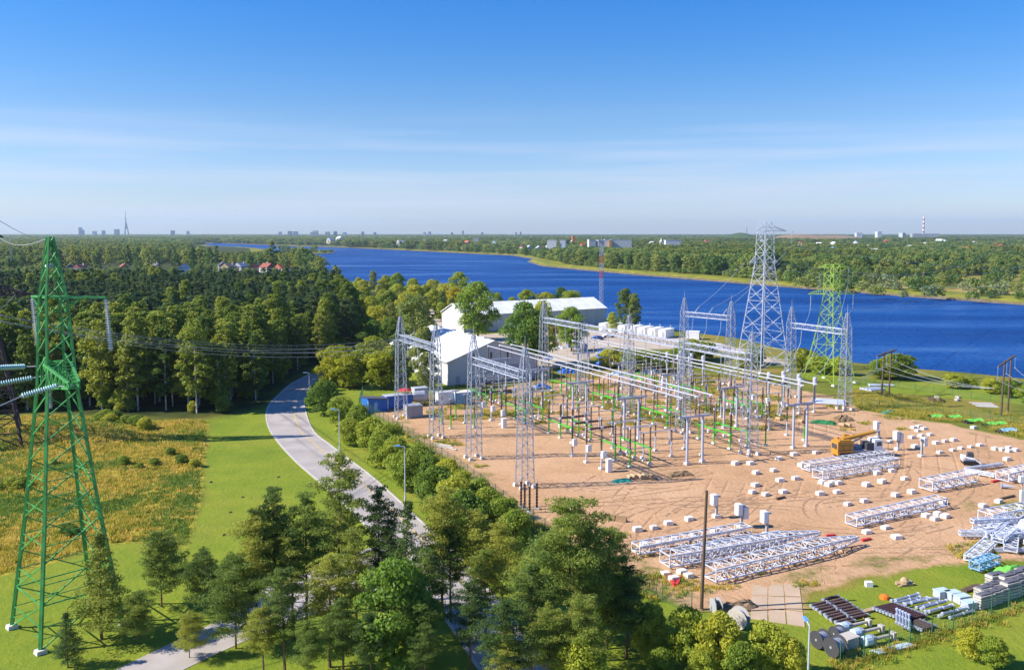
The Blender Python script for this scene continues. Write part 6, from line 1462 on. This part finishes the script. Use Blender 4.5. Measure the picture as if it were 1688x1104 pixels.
pt('deck', 'grey', ((0.3,0,1.3),(3.6,2.4,0.2)),((0.6,0.7,1.7),(1.4,0.7,0.6)))
pt('engine_housing', 'darkgrey', ((2.1,0,2.0),(1.5,2.3,1.5)))
cb = pt('cab', 'white', ((3.7,0,2.1),(1.7,2.4,2.2)),((3.6,0,3.25),(1.4,2.2,0.2)))
m = MB(); m.box((4.57,0,2.55), (0.06,2.1,0.9)); m.build('windscreen', M['glasspane'], cb)
for s in (-1, 1): m = MB(); m.box((3.8,s*1.22,2.55), (1.0,0.05,0.8)); m.build('side_window', M['glasspane'], cb)
for x in (-3.6, -2.2, 0.9, 3.6):
    for s in (-1, 1):
        m = MB(); m.lathe([(0.3,-0.22),(0.58,-0.2),(0.6,0),(0.58,0.2),(0.3,0.22)], (x,s*1.05,0.58), 'y', 14); wh = m.build('wheel', M['black'], t)
        m = MB(); m.lathe([(0.26,-0.03),(0.26,0.03)], (x,s*1.29,0.58), 'y', 10); m.build('rim', M['grey'], wh)
m = MB(); m.tube((-3.0,0,3.4), (3.6,0.1,4.55), 0.48, 0.36, 6); bm = m.build('boom', M['yellow'], t)
m = MB(); m.tube((3.5,0.1,4.53), (4.6,0.1,4.72), 0.26, 0.22, 6); m.build('boom_tip', M['grey'], bm)
m = MB(); m.box((-1.8,0.9,3.5), (1.1,0.9,1.2)); m.build('operator_cab', M['yellow'], t)
m = MB(); m.tube((4.55,0.1,4.7), (4.75,0.1,3.4), 0.06, n=5); m.lathe([(0.1,2.2),(0.25,2.4),(0.12,2.7)], (4.75,0.1,0.8), n=7); m.build('hook', M['darkgrey'], bm)
m = MB(); m.tube((-1.4,0,2.6), (1.2,0,3.7), 0.18, 0.14, 6); m.build('ram', M['grey'], bm)
# tracked loader
t = thing('track_loader', 'white and grey tracked skid loader on the sand', 'loader', at(1598,765), -0.25)
for s in (-1, 1):
    m = MB(); pr = [(-1.3,0.35),(-1.05,0.75),(1.0,0.75),(1.35,0.4),(1.05,0.0),(-1.05,0.0)]; y0, y1 = s*0.55, s*0.95
    m.add([(x,y0,z) for x,z in pr]+[(x,y1,z) for x,z in pr], [tuple(range(6)), tuple(range(11,5,-1))]+[(i,6+i,6+(i+1)%6,(i+1)%6) for i in range(6)]); m.build('track', M['black'], t)
    m = MB(); m.tube((-1.3,s*0.85,1.5), (0.6,s*0.85,1.25), 0.14, n=5); m.tube((0.6,s*0.85,1.25), (1.6,s*0.85,0.5), 0.13, n=5); m.build('lift_arm', M['white'], t)
m = MB(); m.box((-0.25,0,0.95), (2.0,1.1,0.7)); m.box((-1.1,0,1.3), (0.7,1.3,0.7)); m.build('body', M['white'], t)
m = MB(); m.box((0.05,0,1.75), (1.1,1.05,0.95), 0, 0.85); cbn = m.build('cab', M['darkgrey'], t); m = MB(); m.box((0.58,0,1.7), (0.06,0.8,0.6)); m.build('pane', M['glasspane'], cbn)
m = MB(); m.add([(1.5,-0.95,0.05),(2.3,-0.95,0.05),(1.6,-0.95,0.75),(1.5,0.95,0.05),(2.3,0.95,0.05),(1.6,0.95,0.75)], [(0,2,1),(3,4,5),(0,1,4,3),(0,3,5,2)]); m.build('bucket', M['grey'], t)
# wooden poles
def wpole(px, py, ty, label, r=0.2, lean=0.0, group=None, name='wooden_pole'):
    p = at(px, py); h = tall(p, ty); t = thing(name, label, 'pole', p, 0, group); m = MB(); m.tube((0,0,-0.3), (lean,0,h), r, r*0.72, 8); m.build('post', M['wood'], t)
    m = MB(); m.tube((0,0,-0.05), (0,0,0.12), r*1.6, r*1.4, 8); m.build('collar', M['soil'], t); return t, p, h
wpole(1156, 1004, 808, 'lone tall wooden pole standing in front of the front trusses', 0.21, 0.35)
for (x0, y0, t0, x1, y1, t1, nm) in ((1453,655,580,1465,653,576,'left'),(1650,686,594,1661,678,587,'right')):
    _, p0, h0 = wpole(x0, y0, t0, 'left pole of the %s brown H frame near the river' % nm, 0.24, 0.25, 'brown H frame poles', ); _, p1, h1 = wpole(x1, y1, t1, 'right pole of the %s brown H frame near the river' % nm, 0.24, 0.25, 'brown H frame poles')
    a = p0 + Vector((0.2,0,h0-0.5)); b = p1 + Vector((0.2,0,h1-0.5)); d = (b-a); a2, b2 = a-d*0.9, b+d*0.7; m = MB(); m.bar((0,0,0), tuple(b2-a2), 0.3); o = m.build('pole_crossarm', M['wood']); o.location = a2; tag(o, 'cross arm bolted over the %s brown pole pair' % nm, 'cross arm')
    for k in range(3):
        q = a2.lerp(b2, k/2) - Vector((0,0,0.2)); string_thing(q, q-Vector((0,0,2.8)), 'pale insulator string under the %s brown cross arm, %s' % (nm, ['left','middle','right'][k]), 'sheet_blue', 0.13, 10)
        wire(q-Vector((0,0,2.8)), (at(1640,640,6+k*0.7) if nm == 'left' else at(1760,650,7+k*0.7)), 1.2, 'pale line strung right from the %s brown poles, %s' % (nm, ['left','middle','right'][k]), 0.045)
        if nm == 'left': wire(G(24,49.5,6+1.4*k), q-Vector((0,0,2.8)), 1.6, 'pale line between right gantry and left brown poles, %s' % ['left','middle','right'][k], 0.045)
# street lamps
def lamp(px, py, ty, label, turn=pi):
    p = at(px, py); h = tall(p, ty) - 0.25; t = thing('street_lamp', label, 'street lamp', p, turn, 'grey blue street lamps along the road'); m = MB(); m.tube((0,0,0), (0,0,h), 0.11, 0.07, 8); m.tube((0,0,0), (0,0,0.9), 0.17, 0.17, 8); po = m.build('pole', M['lamppole'], t)
    m = MB(); m.tube((0,0,h-0.05), (1.0,0,h+0.12), 0.06, n=6); m.build('arm', M['lamppole'], t); m = MB(); m.box((1.15,0,h+0.12), (1.0,0.4,0.18), 0, 0.8); m.build('lamp_head', M['lampblue'], t)
lamp(668,828,733,'street lamp nearest the tall pines by the road'); lamp(560,742,673,'middle street lamp behind the first hedge trees'); lamp(510,640,613,'farthest street lamp at the shaded road bend'); lamp(1331,1150,1026,'lamp post at the bottom edge in front of the cable reels', pi/2)
# yard fence: posts, wire panels
def fence(label, pts, step, h=2.2, group=None):
    q = [at(*p) for p in pts]; o0 = q[0]; t = thing('wire_fence', label, 'fence', o0); L_ = []
    for a, b in zip(q, q[1:]):
        n = max(1, int((b-a).length/step)); L_ += [a.lerp(b, i/n) for i in range(n)]
    L_.append(q[-1]); pm = None
    for p in L_:
        if pm is None: m = MB(); m.tube((0,0,0), (0,0,h+0.25), 0.06, 0.05, 5); pm = m.mesh('post', M['fence'])
        put('post', pm, t, p-o0)
    for a, b in zip(L_, L_[1:]):
        m = MB(); a, b = a-o0, b-o0; n = max(4, int((b-a).length/0.3))
        for i in range(n): m.tube(a.lerp(b, i/n)+Vector((0,0,0.05)), a.lerp(b, (i+0.5)/n)+Vector((0,0,h)), 0.012, n=3, caps=False)
        for k in range(7): z = 0.1+(h-0.1)*k/6; m.tube(a+Vector((0,0,z)), b+Vector((0,0,z)), 0.012, n=3, caps=False)
        m.build('wire_panel', M['fence'], t, kind='stuff')
fence('green wire fence between the hedge trees and the switchyard', [(592,672),(640,700),(700,738),(760,778),(830,832),(880,868),(960,925),(1040,972),(1092,992),(1140,1010)], 3.0)
fence('green wire fence along the lower right storage corner', [(1385,1094),(1424,1084),(1465,1072),(1500,1060),(1571,1037),(1634,1015),(1690,996),(1760,972)], 3.0)
fence('thin wire fence in the rough grass at the right', [(1420,668),(1510,678),(1600,690),(1700,704)], 4.0, 1.8)
fence('wire fence behind the blue shed towards the bright trees', [(592,672),(598,650),(640,640),(700,632)], 3.0)
fence('green fence on the river bank lawn', [(1400,632),(1480,640),(1570,652),(1700,672)], 4.0, 1.8)
ps = [at(1000+0*k,790) for k in range(1)]
# cable reels
def mk_reel():
    t = thing('cable_reel', '', 'cable reel', group='cable reels in the storage corner')
    for s in (-0.55, 0.55): m = MB(); m.lathe([(0.15,s-0.05),(0.9,s-0.05),(0.9,s+0.05),(0.15,s+0.05)], (0,0,0.9), 'x', 20); m.build('flange', M['darkgrey'], t)
    m = MB(); m.lathe([(0.62,-0.5),(0.66,0),(0.62,0.5)], (0,0,0.9), 'x', 18); m.build('cable_winding', M['steel'], t); m = MB(); m.lathe([(0.12,-0.65),(0.12,0.65)], (0,0,0.9), 'x', 8); m.build('hub', M['grey'], t)
    return t
RE = Proto(mk_reel)
for px, py, s, lab in [(1352,1066,1.0,'cable reel at the back left of the three reels'),(1380,1054,0.85,'smaller cable reel at the back right of the reels'),(1377,1080,1.12,'largest cable reel, nearest the fence corner')]: RE(at(px,py), 0.5, lab, s)
box_thing('crate', 'round cornered grey topped crate right of the cable reels', 'crate', at(1398,1064), (1.7,1.3,1.0), M['grey'], 0.5, lid=M['slab'])
def lying(name, label, cat, p, ln, r, rz, parts, group, z=0.3):
    t = thing(name, label, cat, p, rz, group)
    for f in parts: f(t, ln, r, z)
    return t
def mk_lying_ins():
    t = thing('spare_insulator', '', 'insulator', group='brown insulators lying in the storage corner'); m = MB(); ribbed(m, (0,0,0.42), -1.05, 1.05, 0.21, 'x', 9, 0.2); m.build('ribbed_body', M['brown'], t)
    for s in (-1.15, 1.15): m = MB(); m.lathe([(0.2,s-0.1),(0.2,s+0.1)], (0,0,0.42), 'x', 9); m.build('end_cap', M['steel'], t)
    for s in (-0.8, 0.8): m = MB(); m.box((s,0,0.1), (0.14,0.7,0.2)); m.build('bearer', M['lumber'], t)
    return t
LI = Proto(mk_lying_ins)
r0, r1 = at(1340,1004), at(1385,1036); r2 = at(1374,990)
for i in range(9):
    for j in range(2):
        p = r0.lerp(r1, i/8) + (r2-r0)*(0.28+0.62*j) + Vector((rng.uniform(-.1,.1), rng.uniform(-.1,.1), 0)); LI(p, 0.42+rng.uniform(-.05,.05), 'brown ribbed insulator in the left hand rack of the storage corner, %s column' % ['near', 'far'][j], 1.0)
r0, r1, r2 = at(1440,1010), at(1490,1030), at(1475,998)
for i in range(10): p = r0.lerp(r1, i/9) + (r2-r0)*0.5; LI(p, 0.42, 'brown ribbed insulator in the middle rack of the storage corner', (1.35,1,1))
for i in range(7): p = at(1505,1030).lerp(at(1530,1040), i/6); LI(p, 0.42, 'brown insulator at the near end beside the fence', (0.9,0.9,0.9))
def mk_col():
    t = thing('lying_column', '', 'column', group='grey columns with drum heads lying by the fence'); m = MB(); m.tube((-1.4,0,0.5), (1.7,0,0.5), 0.17, 0.15, 10); m.build('tube', M['slab'], t); m = MB(); m.lathe([(0.4,-2.3),(0.5,-2.2),(0.5,-1.45),(0.3,-1.35)], (0,0,0.52), 'x', 14); m.build('drum_head', M['palefilm'], t)
    m = MB(); m.box((-1.2,0,0.5), (0.5,0.8,0.8)); m.build('flange', M['steel'], t); m = MB(); m.box((1.6,0,0.4), (0.4,0.6,0.7)); m.build('foot_plate', M['slab'], t); return t
LC = Proto(mk_col)
for px, py, lab in [(1412,1036,'back one of the three drum headed columns'),(1433,1046,'middle one of the three drum headed columns'),(1452,1058,'front one of the three drum headed columns')]: LC(at(px,py), 0.42, lab, 1.05)
def mk_rod():
    t = thing('steel_pipe', '', 'pipe', group='grey pipes stacked in the storage corner'); m = MB(); m.tube((-2.0,0,0.25), (2.0,0,0.25), 0.13, 0.13, 8); m.build('tube', M['steel'], t)
    for s in (-1.9, 0.3, 1.9): m = MB(); m.tube((s-0.08,0,0.25), (s+0.08,0,0.25), 0.19, 0.19, 8); m.build('flange', M['steel_bright'], t)
    return t
RD = Proto(mk_rod); q0, q1 = at(1492,990), at(1580,1016)
for i in range(16): p = q0.lerp(q1, i/15) + Vector((rng.uniform(-.4,.4), rng.uniform(-.5,.5), 0.15*(i % 3))); RD(p, 0.42+rng.uniform(-.12,.12), 'grey flanged pipe in the right hand rack of the storage corner', 1.0)
for i in range(5): p = at(1478,1026).lerp(at(1498,1036), i/4); RD(p + Vector((0,0,0.55)), 1.15, 'pale pipe lying steeply across the brown insulators', 0.95)
# stacks of slabs
def mk_stack():
    t = thing('slab_stack', '', 'slab stack', group='stacks of concrete slabs by the right fence')
    for k in range(5):
        m = MB(); m.box((rng.uniform(-.04,.04), rng.uniform(-.04,.04), 0.22+0.36*k), (2.4,1.0,0.24)); m.build('slab', M['slab'], t)
        if k < 4:
            m = MB(); m.box((-0.8,0,0.40+0.36*k), (0.12,0.9,0.1)); m.box((0.8,0,0.40+0.36*k), (0.12,0.9,0.1)); m.build('spacer', M['lumber'], t)
    m = MB(); m.box((0,0,1.86), (2.0,0.7,0.16)); m.build('top_slab', M['slab_top'], t); return t
SS = Proto(mk_stack)
for k, (px, py) in enumerate([(1622,1000),(1635,995),(1648,990),(1622,988),(1634,983),(1645,979),(1665,985),(1678,980),(1660,974),(1673,969),(1690,976),(1702,970),(1688,962),(1640,972)]): SS(at(px,py), 0.42, 'stack of pale concrete slabs by the right fence' + (', one of the low front stacks' if k < 3 else ''), (1,1,0.85 if k < 6 else 1.1))
for px, py, lab in [(1552,983,'wrapped grey crate nearest the grey pipes'),(1571,986,'wrapped grey crate second from the pipes'),(1585,992,'wrapped grey crate before the slab stacks'),(1598,1002,'wrapped grey crate at the fence beside the slab stacks')]: box_thing('wrapped_crate', lab, 'crate', at(px,py), (1.5,1.1,0.75), M['tube'], 0.3, 'wrapped grey crates', M['palefilm'])
def planks(label, p, rz, n, ln, mm, name='plank_pile', cat='planks', w=0.28, lay=2):
    t = thing(name, label, cat, p, rz)
    for k in range(lay):
        for i in range(n):
            m = MB(); m.box((rng.uniform(-.2,.2), (i-n/2)*w*1.1, 0.08+0.13*k), (ln*rng.uniform(.85,1.05), w, 0.1), rng.uniform(-.05,.05)); m.build('plank', M[mm], t)
planks('pile of timbers with a pale bag on top lying in the grass', at(1490,962), 0.2, 4, 2.2, 'lumber'); m = MB(); m.lathe([(0.5,0),(0.55,0.3),(0.3,0.6),(0.1,0.7)], n=8); o = m.build('sack', M['lumber']); o.location = at(1491,960,0.25); tag(o, 'pale sack on the timber pile in the grass', 'sack')
planks('loose boards lying before the wrapped crates', at(1600,970), 0.5, 3, 3.4, 'wood'); planks('boards under the brown insulator rack', at(1432,1006), 0.42, 2, 1.6, 'lumber'); planks('pale blue board lying along the fence', at(1470,1068), 0.42, 3, 5.2, 'palefilm', lay=1)
planks('pale planks flat in the rough grass near the right poles', at(1622,667), -0.2, 9, 5.0, 'slab', lay=1, w=0.6)
m = MB(); m.lathe([(0.55,0),(0.5,0.35),(0.2,0.5)], n=9); o = m.build('bucket_drum', M['orange']); o.location = at(1458,986); tag(o, 'orange drum behind the brown insulator racks', 'drum')
m = MB(); m.box((0,0,0.3), (0.8,0.6,0.6)); o = m.build('white_bag', M['white']); o.location = at(1432,966); tag(o, 'white bag dropped in the grass by the sand edge', 'bag')
# green and blue sheets on stacks in the rough grass
for k, (px, py, w, mm, lab) in enumerate([(1542,689,3.4,'sheet_green','first bright green cover from the left in the rough grass'),(1571,690,3.4,'sheet_green','second bright green cover, over pipes'),(1604,696,4.0,'sheet_green','third bright green cover, over grey pipes'),(1640,701,4.6,'sheet_green','widest bright green cover at the right'),(1660,712,3.6,'sheet_blue','pale blue sheet right of the green covers')]):
    t = thing('covered_stack', lab, 'covered stack', at(px,py), 0.25, 'covered stacks in the rough grass'); m = MB(); n = 6
    vs = [(-w/2+w*i/n, (j-1)*1.1*(1+0.15*sin(i*2.1+k)), 0.5+0.35*(1-abs(j-1))+0.12*sin(i*1.7+j*2+k)) for i in range(n+1) for j in range(3)]; m.add(vs, [(i*3+j,(i+1)*3+j,(i+1)*3+j+1,i*3+j+1) for i in range(n) for j in range(2)]); m.build('cover', M[mm], t)
    for s in (-0.8, 0, 0.8): m = MB(); m.tube((-w/2-0.5,s,0.22), (w/2,s,0.22), 0.2, 0.2, 8); m.build('pipe', M['darkgrey'], t)
def pipes(label, p, rz, n, ln, r, mm, group=None):
    for i in range(n):
        m = MB(); m.tube((-ln/2,0,r), (ln/2,0,r), r, r, 10); m.tube((-ln/2-0.02,0,r), (-ln/2+0.15,0,r), r*1.3, r*1.3, 10); o = m.build('large_pipe', M[mm]); d = Vector((-sin(rz),cos(rz),0))*(i-n/2)*r*2.3; o.location = p+d+Vector((0,0,0.05)); o.rotation_euler = (0,0,rz+rng.uniform(-.05,.05)); tag(o, label + ', %s' % ['front','second','third','fourth','fifth','sixth','seventh','eighth'][i], 'pipe', group)
pipes('pale blue pipe lying in the grass left of the brown poles', at(1436,644), 0.45, 4, 5.5, 0.42, 'tube', 'pale pipes in the grass'); pipes('thin pale pipe lying behind the blue pipes', at(1452,636), -0.1, 3, 6.5, 0.25, 'steel_bright', 'thin pale pipes')
pipes('white tube in the stack at the foot of the right gantry', at(1366,664), -0.35, 8, 8.0, 0.32, 'steel_bright', 'white tubes by the right gantry')
for k in range(7):
    p = at(hx.uniform(1535,1580), hx.uniform(654,662)); m = MB(); m.box((0,0,0.25), (hx.uniform(.8,2),hx.uniform(.5,1),0.5), hx.uniform(0,2)); o = m.build('rubble_piece', M['slab'] if k % 2 else M['wood']); o.location = p; tag(o, 'broken piece in the rubble strip in the rough grass', 'rubble', 'rubble in the rough grass')
# tarps, heaps, logs
def blob(name, label, cat, p, w, l, h, mm, seed, rz=0.3, kind=None, n=9):
    r = np.random.default_rng(seed); m = MB(); vs = []
    for i in range(n):
        for j in range(n):
            u, v = 2*i/(n-1)-1, 2*j/(n-1)-1; e = max(0, 1-max(abs(u),abs(v))**2.2)
            vs.append((u*w/2*(1+0.12*r.uniform(-1,1)), v*l/2*(1+0.12*r.uniform(-1,1)), h*e*r.uniform(0.55,1.1) + (0.03 if e else -0.05)))
    m.add(vs, [(i*n+j,(i+1)*n+j,(i+1)*n+j+1,i*n+j+1) for i in range(n-1) for j in range(n-1)]); o = m.build(name, M[mm]); o.location = p; o.rotation_euler = (0,0,rz); return tag(o, label, cat, None, kind)
blob('tarp_heap', 'heap under a crumpled blue tarpaulin behind the middle gantry posts', 'tarpaulin', at(1003,602), 9, 5, 2.6, 'tarp', 1); blob('tarp_heap', 'second blue tarpaulin heap, higher and farther back', 'tarpaulin', at(996,588), 5, 4, 3.0, 'tarp', 2)
blob('tarp_heap', 'blue tarpaulin left of the second gantry post', 'tarpaulin', at(935,614), 5, 4, 1.6, 'tarp', 3); blob('tarp_heap', 'dark blue tarpaulin behind the left busbar supports', 'tarpaulin', at(893,640), 4.5, 3, 1.5, 'tarp', 4); blob('film_heap', 'pale film wrapped goods right of the blue tarpaulins', 'wrapped goods', at(1070,614), 7, 4, 1.5, 'palefilm', 5); blob('film_heap', 'pale wrapped goods before the blue tarpaulin', 'wrapped goods', at(1020,618), 8, 3, 1.2, 'palefilm', 6)
blob('film_heap', 'white bags on the gravel by the dark tree', 'bags', at(922,574), 5, 3, 1.0, 'white', 7); blob('sand_heap', 'orange brown heap on the gravel beside the white bags', 'heap', at(914,568), 5, 3, 1.4, 'lumber', 8)
blob('tarp_sheet', 'teal tarpaulin lying in front of the logs', 'tarpaulin', at(1026,793), 3.4, 1.5, 0.5, 'teal', 9, 0.2); blob('net_heap', 'dark green netting spread on the sand before the right gantry', 'netting', at(1357,697), 5.5, 3, 0.7, 'mesh_green', 10, -0.3); blob('soil_heap', 'brown soil heap right of the green netting', 'soil heap', at(1388,692), 5, 3, 1.3, 'soil', 11)
blob('soil_heap', 'low soil heap near the logs in front of the disconnectors', 'soil heap', at(1120,783), 5, 2, 0.8, 'soil', 12); blob('soil_heap', 'small soil heap at the yard edge by the lone pole', 'soil heap', at(1215,1000), 5, 2.2, 0.7, 'soil', 14); blob('tarp_sheet', 'teal sheet in the weeds right of the right gantry', 'tarpaulin', at(1466,680), 3.4, 1.8, 0.7, 'teal', 15); blob('tarp_sheet', 'crumpled dark blue bundle left of the back gantry post', 'tarpaulin', at(905,592), 3, 2, 1.2, 'tarp', 17)
blob('grassy_frame', 'bright green steel frame on the grass at the lower right', 'frame', at(1670,944), 5.5, 3, 1.0, 'sheet_green', 18)
for k in range(3): box_thing('skip_bin', 'blue bin on the gravel, %s' % ['left', 'middle', 'right'][k], 'bin', at(940+12*k,572+2*k), (1.6,1.4,1.9), M['tarp'], 0.2, 'blue bins on the gravel')
box_thing('skip_bin', 'rusty red hut on the gravel behind the dark tree', 'hut', at(914,549), (3,2.5,2.6), M['redroof'], 0.4)
for k in range(7):
    p = at(1038+6*k, 789-0.6*(k % 3)); r = rng.uniform(.3,.45); m = MB(); m.lathe([(r,-0.7),(r*0.97,0.7)], (0,0,r), 'y', 10); o = m.build('log', M['lumber']); o.location = p; o.rotation_euler = (0,0,0.3+rng.uniform(-.3,.3)); tag(o, 'cut log in the row behind the teal tarpaulin', 'log', 'logs by the teal tarpaulin')
for px, py, lab in [(1283,693,'log lying alone between the right busbar supports'),(1320,697,'log by the green netting'),(1388,703,'log at the near end of the soil heap'),(1398,703,'second log at the near end of the soil heap')]: 
    m = MB(); m.lathe([(0.42,-0.6),(0.4,0.6)], (0,0,0.42), 'y', 10); o = m.build('log', M['lumber']); o.location = at(px,py); o.rotation_euler = (0,0,0.7); tag(o, lab, 'log', 'scattered logs')
for k, (px, py) in enumerate([(1003,856),(1022,858)]):
    m = MB(); m.add([(-1,-.5,0),(1,-.5,0),(1,.5,0),(-1,.5,0),(-1,0,0.8),(1,0,0.8)], [(0,1,5,4),(2,3,4,5),(0,4,3),(1,2,5),(3,2,1,0)]); o = m.build('wedge_block', M['soil']); o.location = at(px,py); o.rotation_euler = (0,0,-0.4); tag(o, 'brown wedge on the sand left of the blocks, %s' % ['left','right'][k], 'wedge')
def tape(label, pts, mm='red', w=0.35):
    q = [at(*p) for p in pts]; m = MB()
    for a, b in zip(q, q[1:]): m.bar(tuple(a-q[0]+Vector((0,0,0.12))), tuple(b-q[0]+Vector((0,0,0.12))), w)
    o = m.build('marker_beam', M[mm]); o.location = q[0]; tag(o, label, 'marker beam')
tape('red beam on the sand right of the middle truss', [(1362,884),(1377,883)]); tape('red beam beyond the pointed truss end', [(1421,892),(1435,889)]); tape('red bent strap at the left end of the front trusses', [(1103,946),(1108,960),(1113,967),(1117,962),(1121,952)]); tape('red rail on the sand at the far right', [(1635,795),(1650,791)])
tape('red beam on the green frame', [(1675,952),(1690,949)]); tape('dark beam on the grass at the right edge', [(1650,823),(1672,818)], 'wood'); tape('brown log rail on the sand near the middle truss', [(1280,823),(1293,820)], 'wood')
# dish shapes and small cabinet near the lower fence
t = thing('cable_drum', 'tilted blue and white drum at the edge of the yellow green trees', 'drum', at(1217,1034), 0.9)
for s in (-0.45, 0.45): m = MB(); m.lathe([(0.1,s-0.04),(1.15,s-0.04),(1.15,s+0.04),(0.1,s+0.04)], (0,0,1.1), 'x', 18); m.build('flange', M['slab'], t)
m = MB(); m.lathe([(0.75,-0.42),(0.75,0.42)], (0,0,1.1), 'x', 14); m.build('winding', M['bluewall'], t)
t = thing('cable_drum', 'grey drum left of the blue and white drum by the lone pole', 'drum', at(1180,1008), 0.3)
for s in (-0.4, 0.4): m = MB(); m.lathe([(0.1,s-0.04),(0.85,s-0.04),(0.85,s+0.04),(0.1,s+0.04)], (0,0,0.8), 'x', 14); m.build('flange', M['grey'], t)
m = MB(); m.lathe([(0.5,-0.38),(0.5,0.38)], (0,0,0.8), 'x', 12); m.build('winding', M['darkgrey'], t)
m = MB(); m.chain([Vector(p) for p in [(0,0,0.05),(4,-.2,0.06),(8,0.1,0.05),(12,-.3,0.06),(16,0,0.05)]], 0.07, 5); o = m.build('black_cable', M['black']); o.location = at(1180,1007); o.rotation_euler = (0,0,0.05); tag(o, 'black cable lying across the concrete slabs', 'cable')
t = thing('notice_sign', 'small blue sign plate on a short post at the fence behind the dark pine', 'sign', at(842,864)); m = MB(); m.tube((0,0,0), (0,0,1.9), 0.05, n=6); m.build('post', M['steel'], t); m = MB(); m.box((0,-0.06,1.8), (0.9,0.05,0.5)); m.build('sign_plate', M['tarp'], t)
t = thing('cabinet_mast', 'green and grey measuring post at the right edge of the sand', 'post', at(1684,826)); m = MB(); m.tube((0,0,0), (0,0,4.6), 0.12, 0.1, 8); m.build('post', M['grey'], t); m = MB(); m.box((0,-0.2,3.6), (1.3,0.6,1.0)); m.build('cabinet', M['offwhite'], t); m = MB(); m.box((0,0,0.9), (0.5,0.5,1.8)); m.build('base', M['offwhite'], t)
m = MB(); m.lathe([(0.5,0),(0.35,0.3),(0.15,1.6),(0.1,2.0)], (0,0,0.4), 'x', 10); o = m.build('funnel_piece', M['tube']); o.location = at(1650,804); o.rotation_euler = (0,0,-0.4); tag(o, 'grey funnel shaped piece on the sand at the far right', 'funnel')
for px, py, lab in [(370,882,'dark stone on the mown grass left of the pine clump'),(459,787,'stone on the mown grass beside the road'),(380,845,'small stone on the mown grass by the meadow edge'),(348,795,'stone at the meadow edge of the lawn'),(400,820,'grey stone in the middle of the mown strip')]:
    blob('stone', lab, 'stone', at(px,py), 0.6, 0.45, 0.25, 'rustpylon', px, n=5)
for k, (px, py) in enumerate([(715,742),(730,752),(742,760)]): pipes('pale pipe on the sand before the left gantry leg, bundle %s' % ['one','two','three'][k], at(728+4*k,733+3*k), -0.6, 2, 5, 0.09, 'slab', 'thin pipes before the left gantry')
# --- air: far things fade to blue in it
hz = bpy.data.materials.new('air'); hz.use_nodes = True; nt = hz.node_tree; nt.nodes.clear(); ho = nt.nodes.new('ShaderNodeOutputMaterial'); pv = nt.nodes.new('ShaderNodeVolumePrincipled')
pv.inputs['Color'].default_value = (0.66, 0.86, 1.0, 1); pv.inputs['Density'].default_value = 0.000048; pv.inputs['Anisotropy'].default_value = 0.2; nt.links.new(pv.outputs[0], ho.inputs['Volume'])
m = MB(); m.box((0, 9500, (th+8-8)/2), (29000, 19800, th+8+8)); o = m.build('haze', hz, kind='stuff')
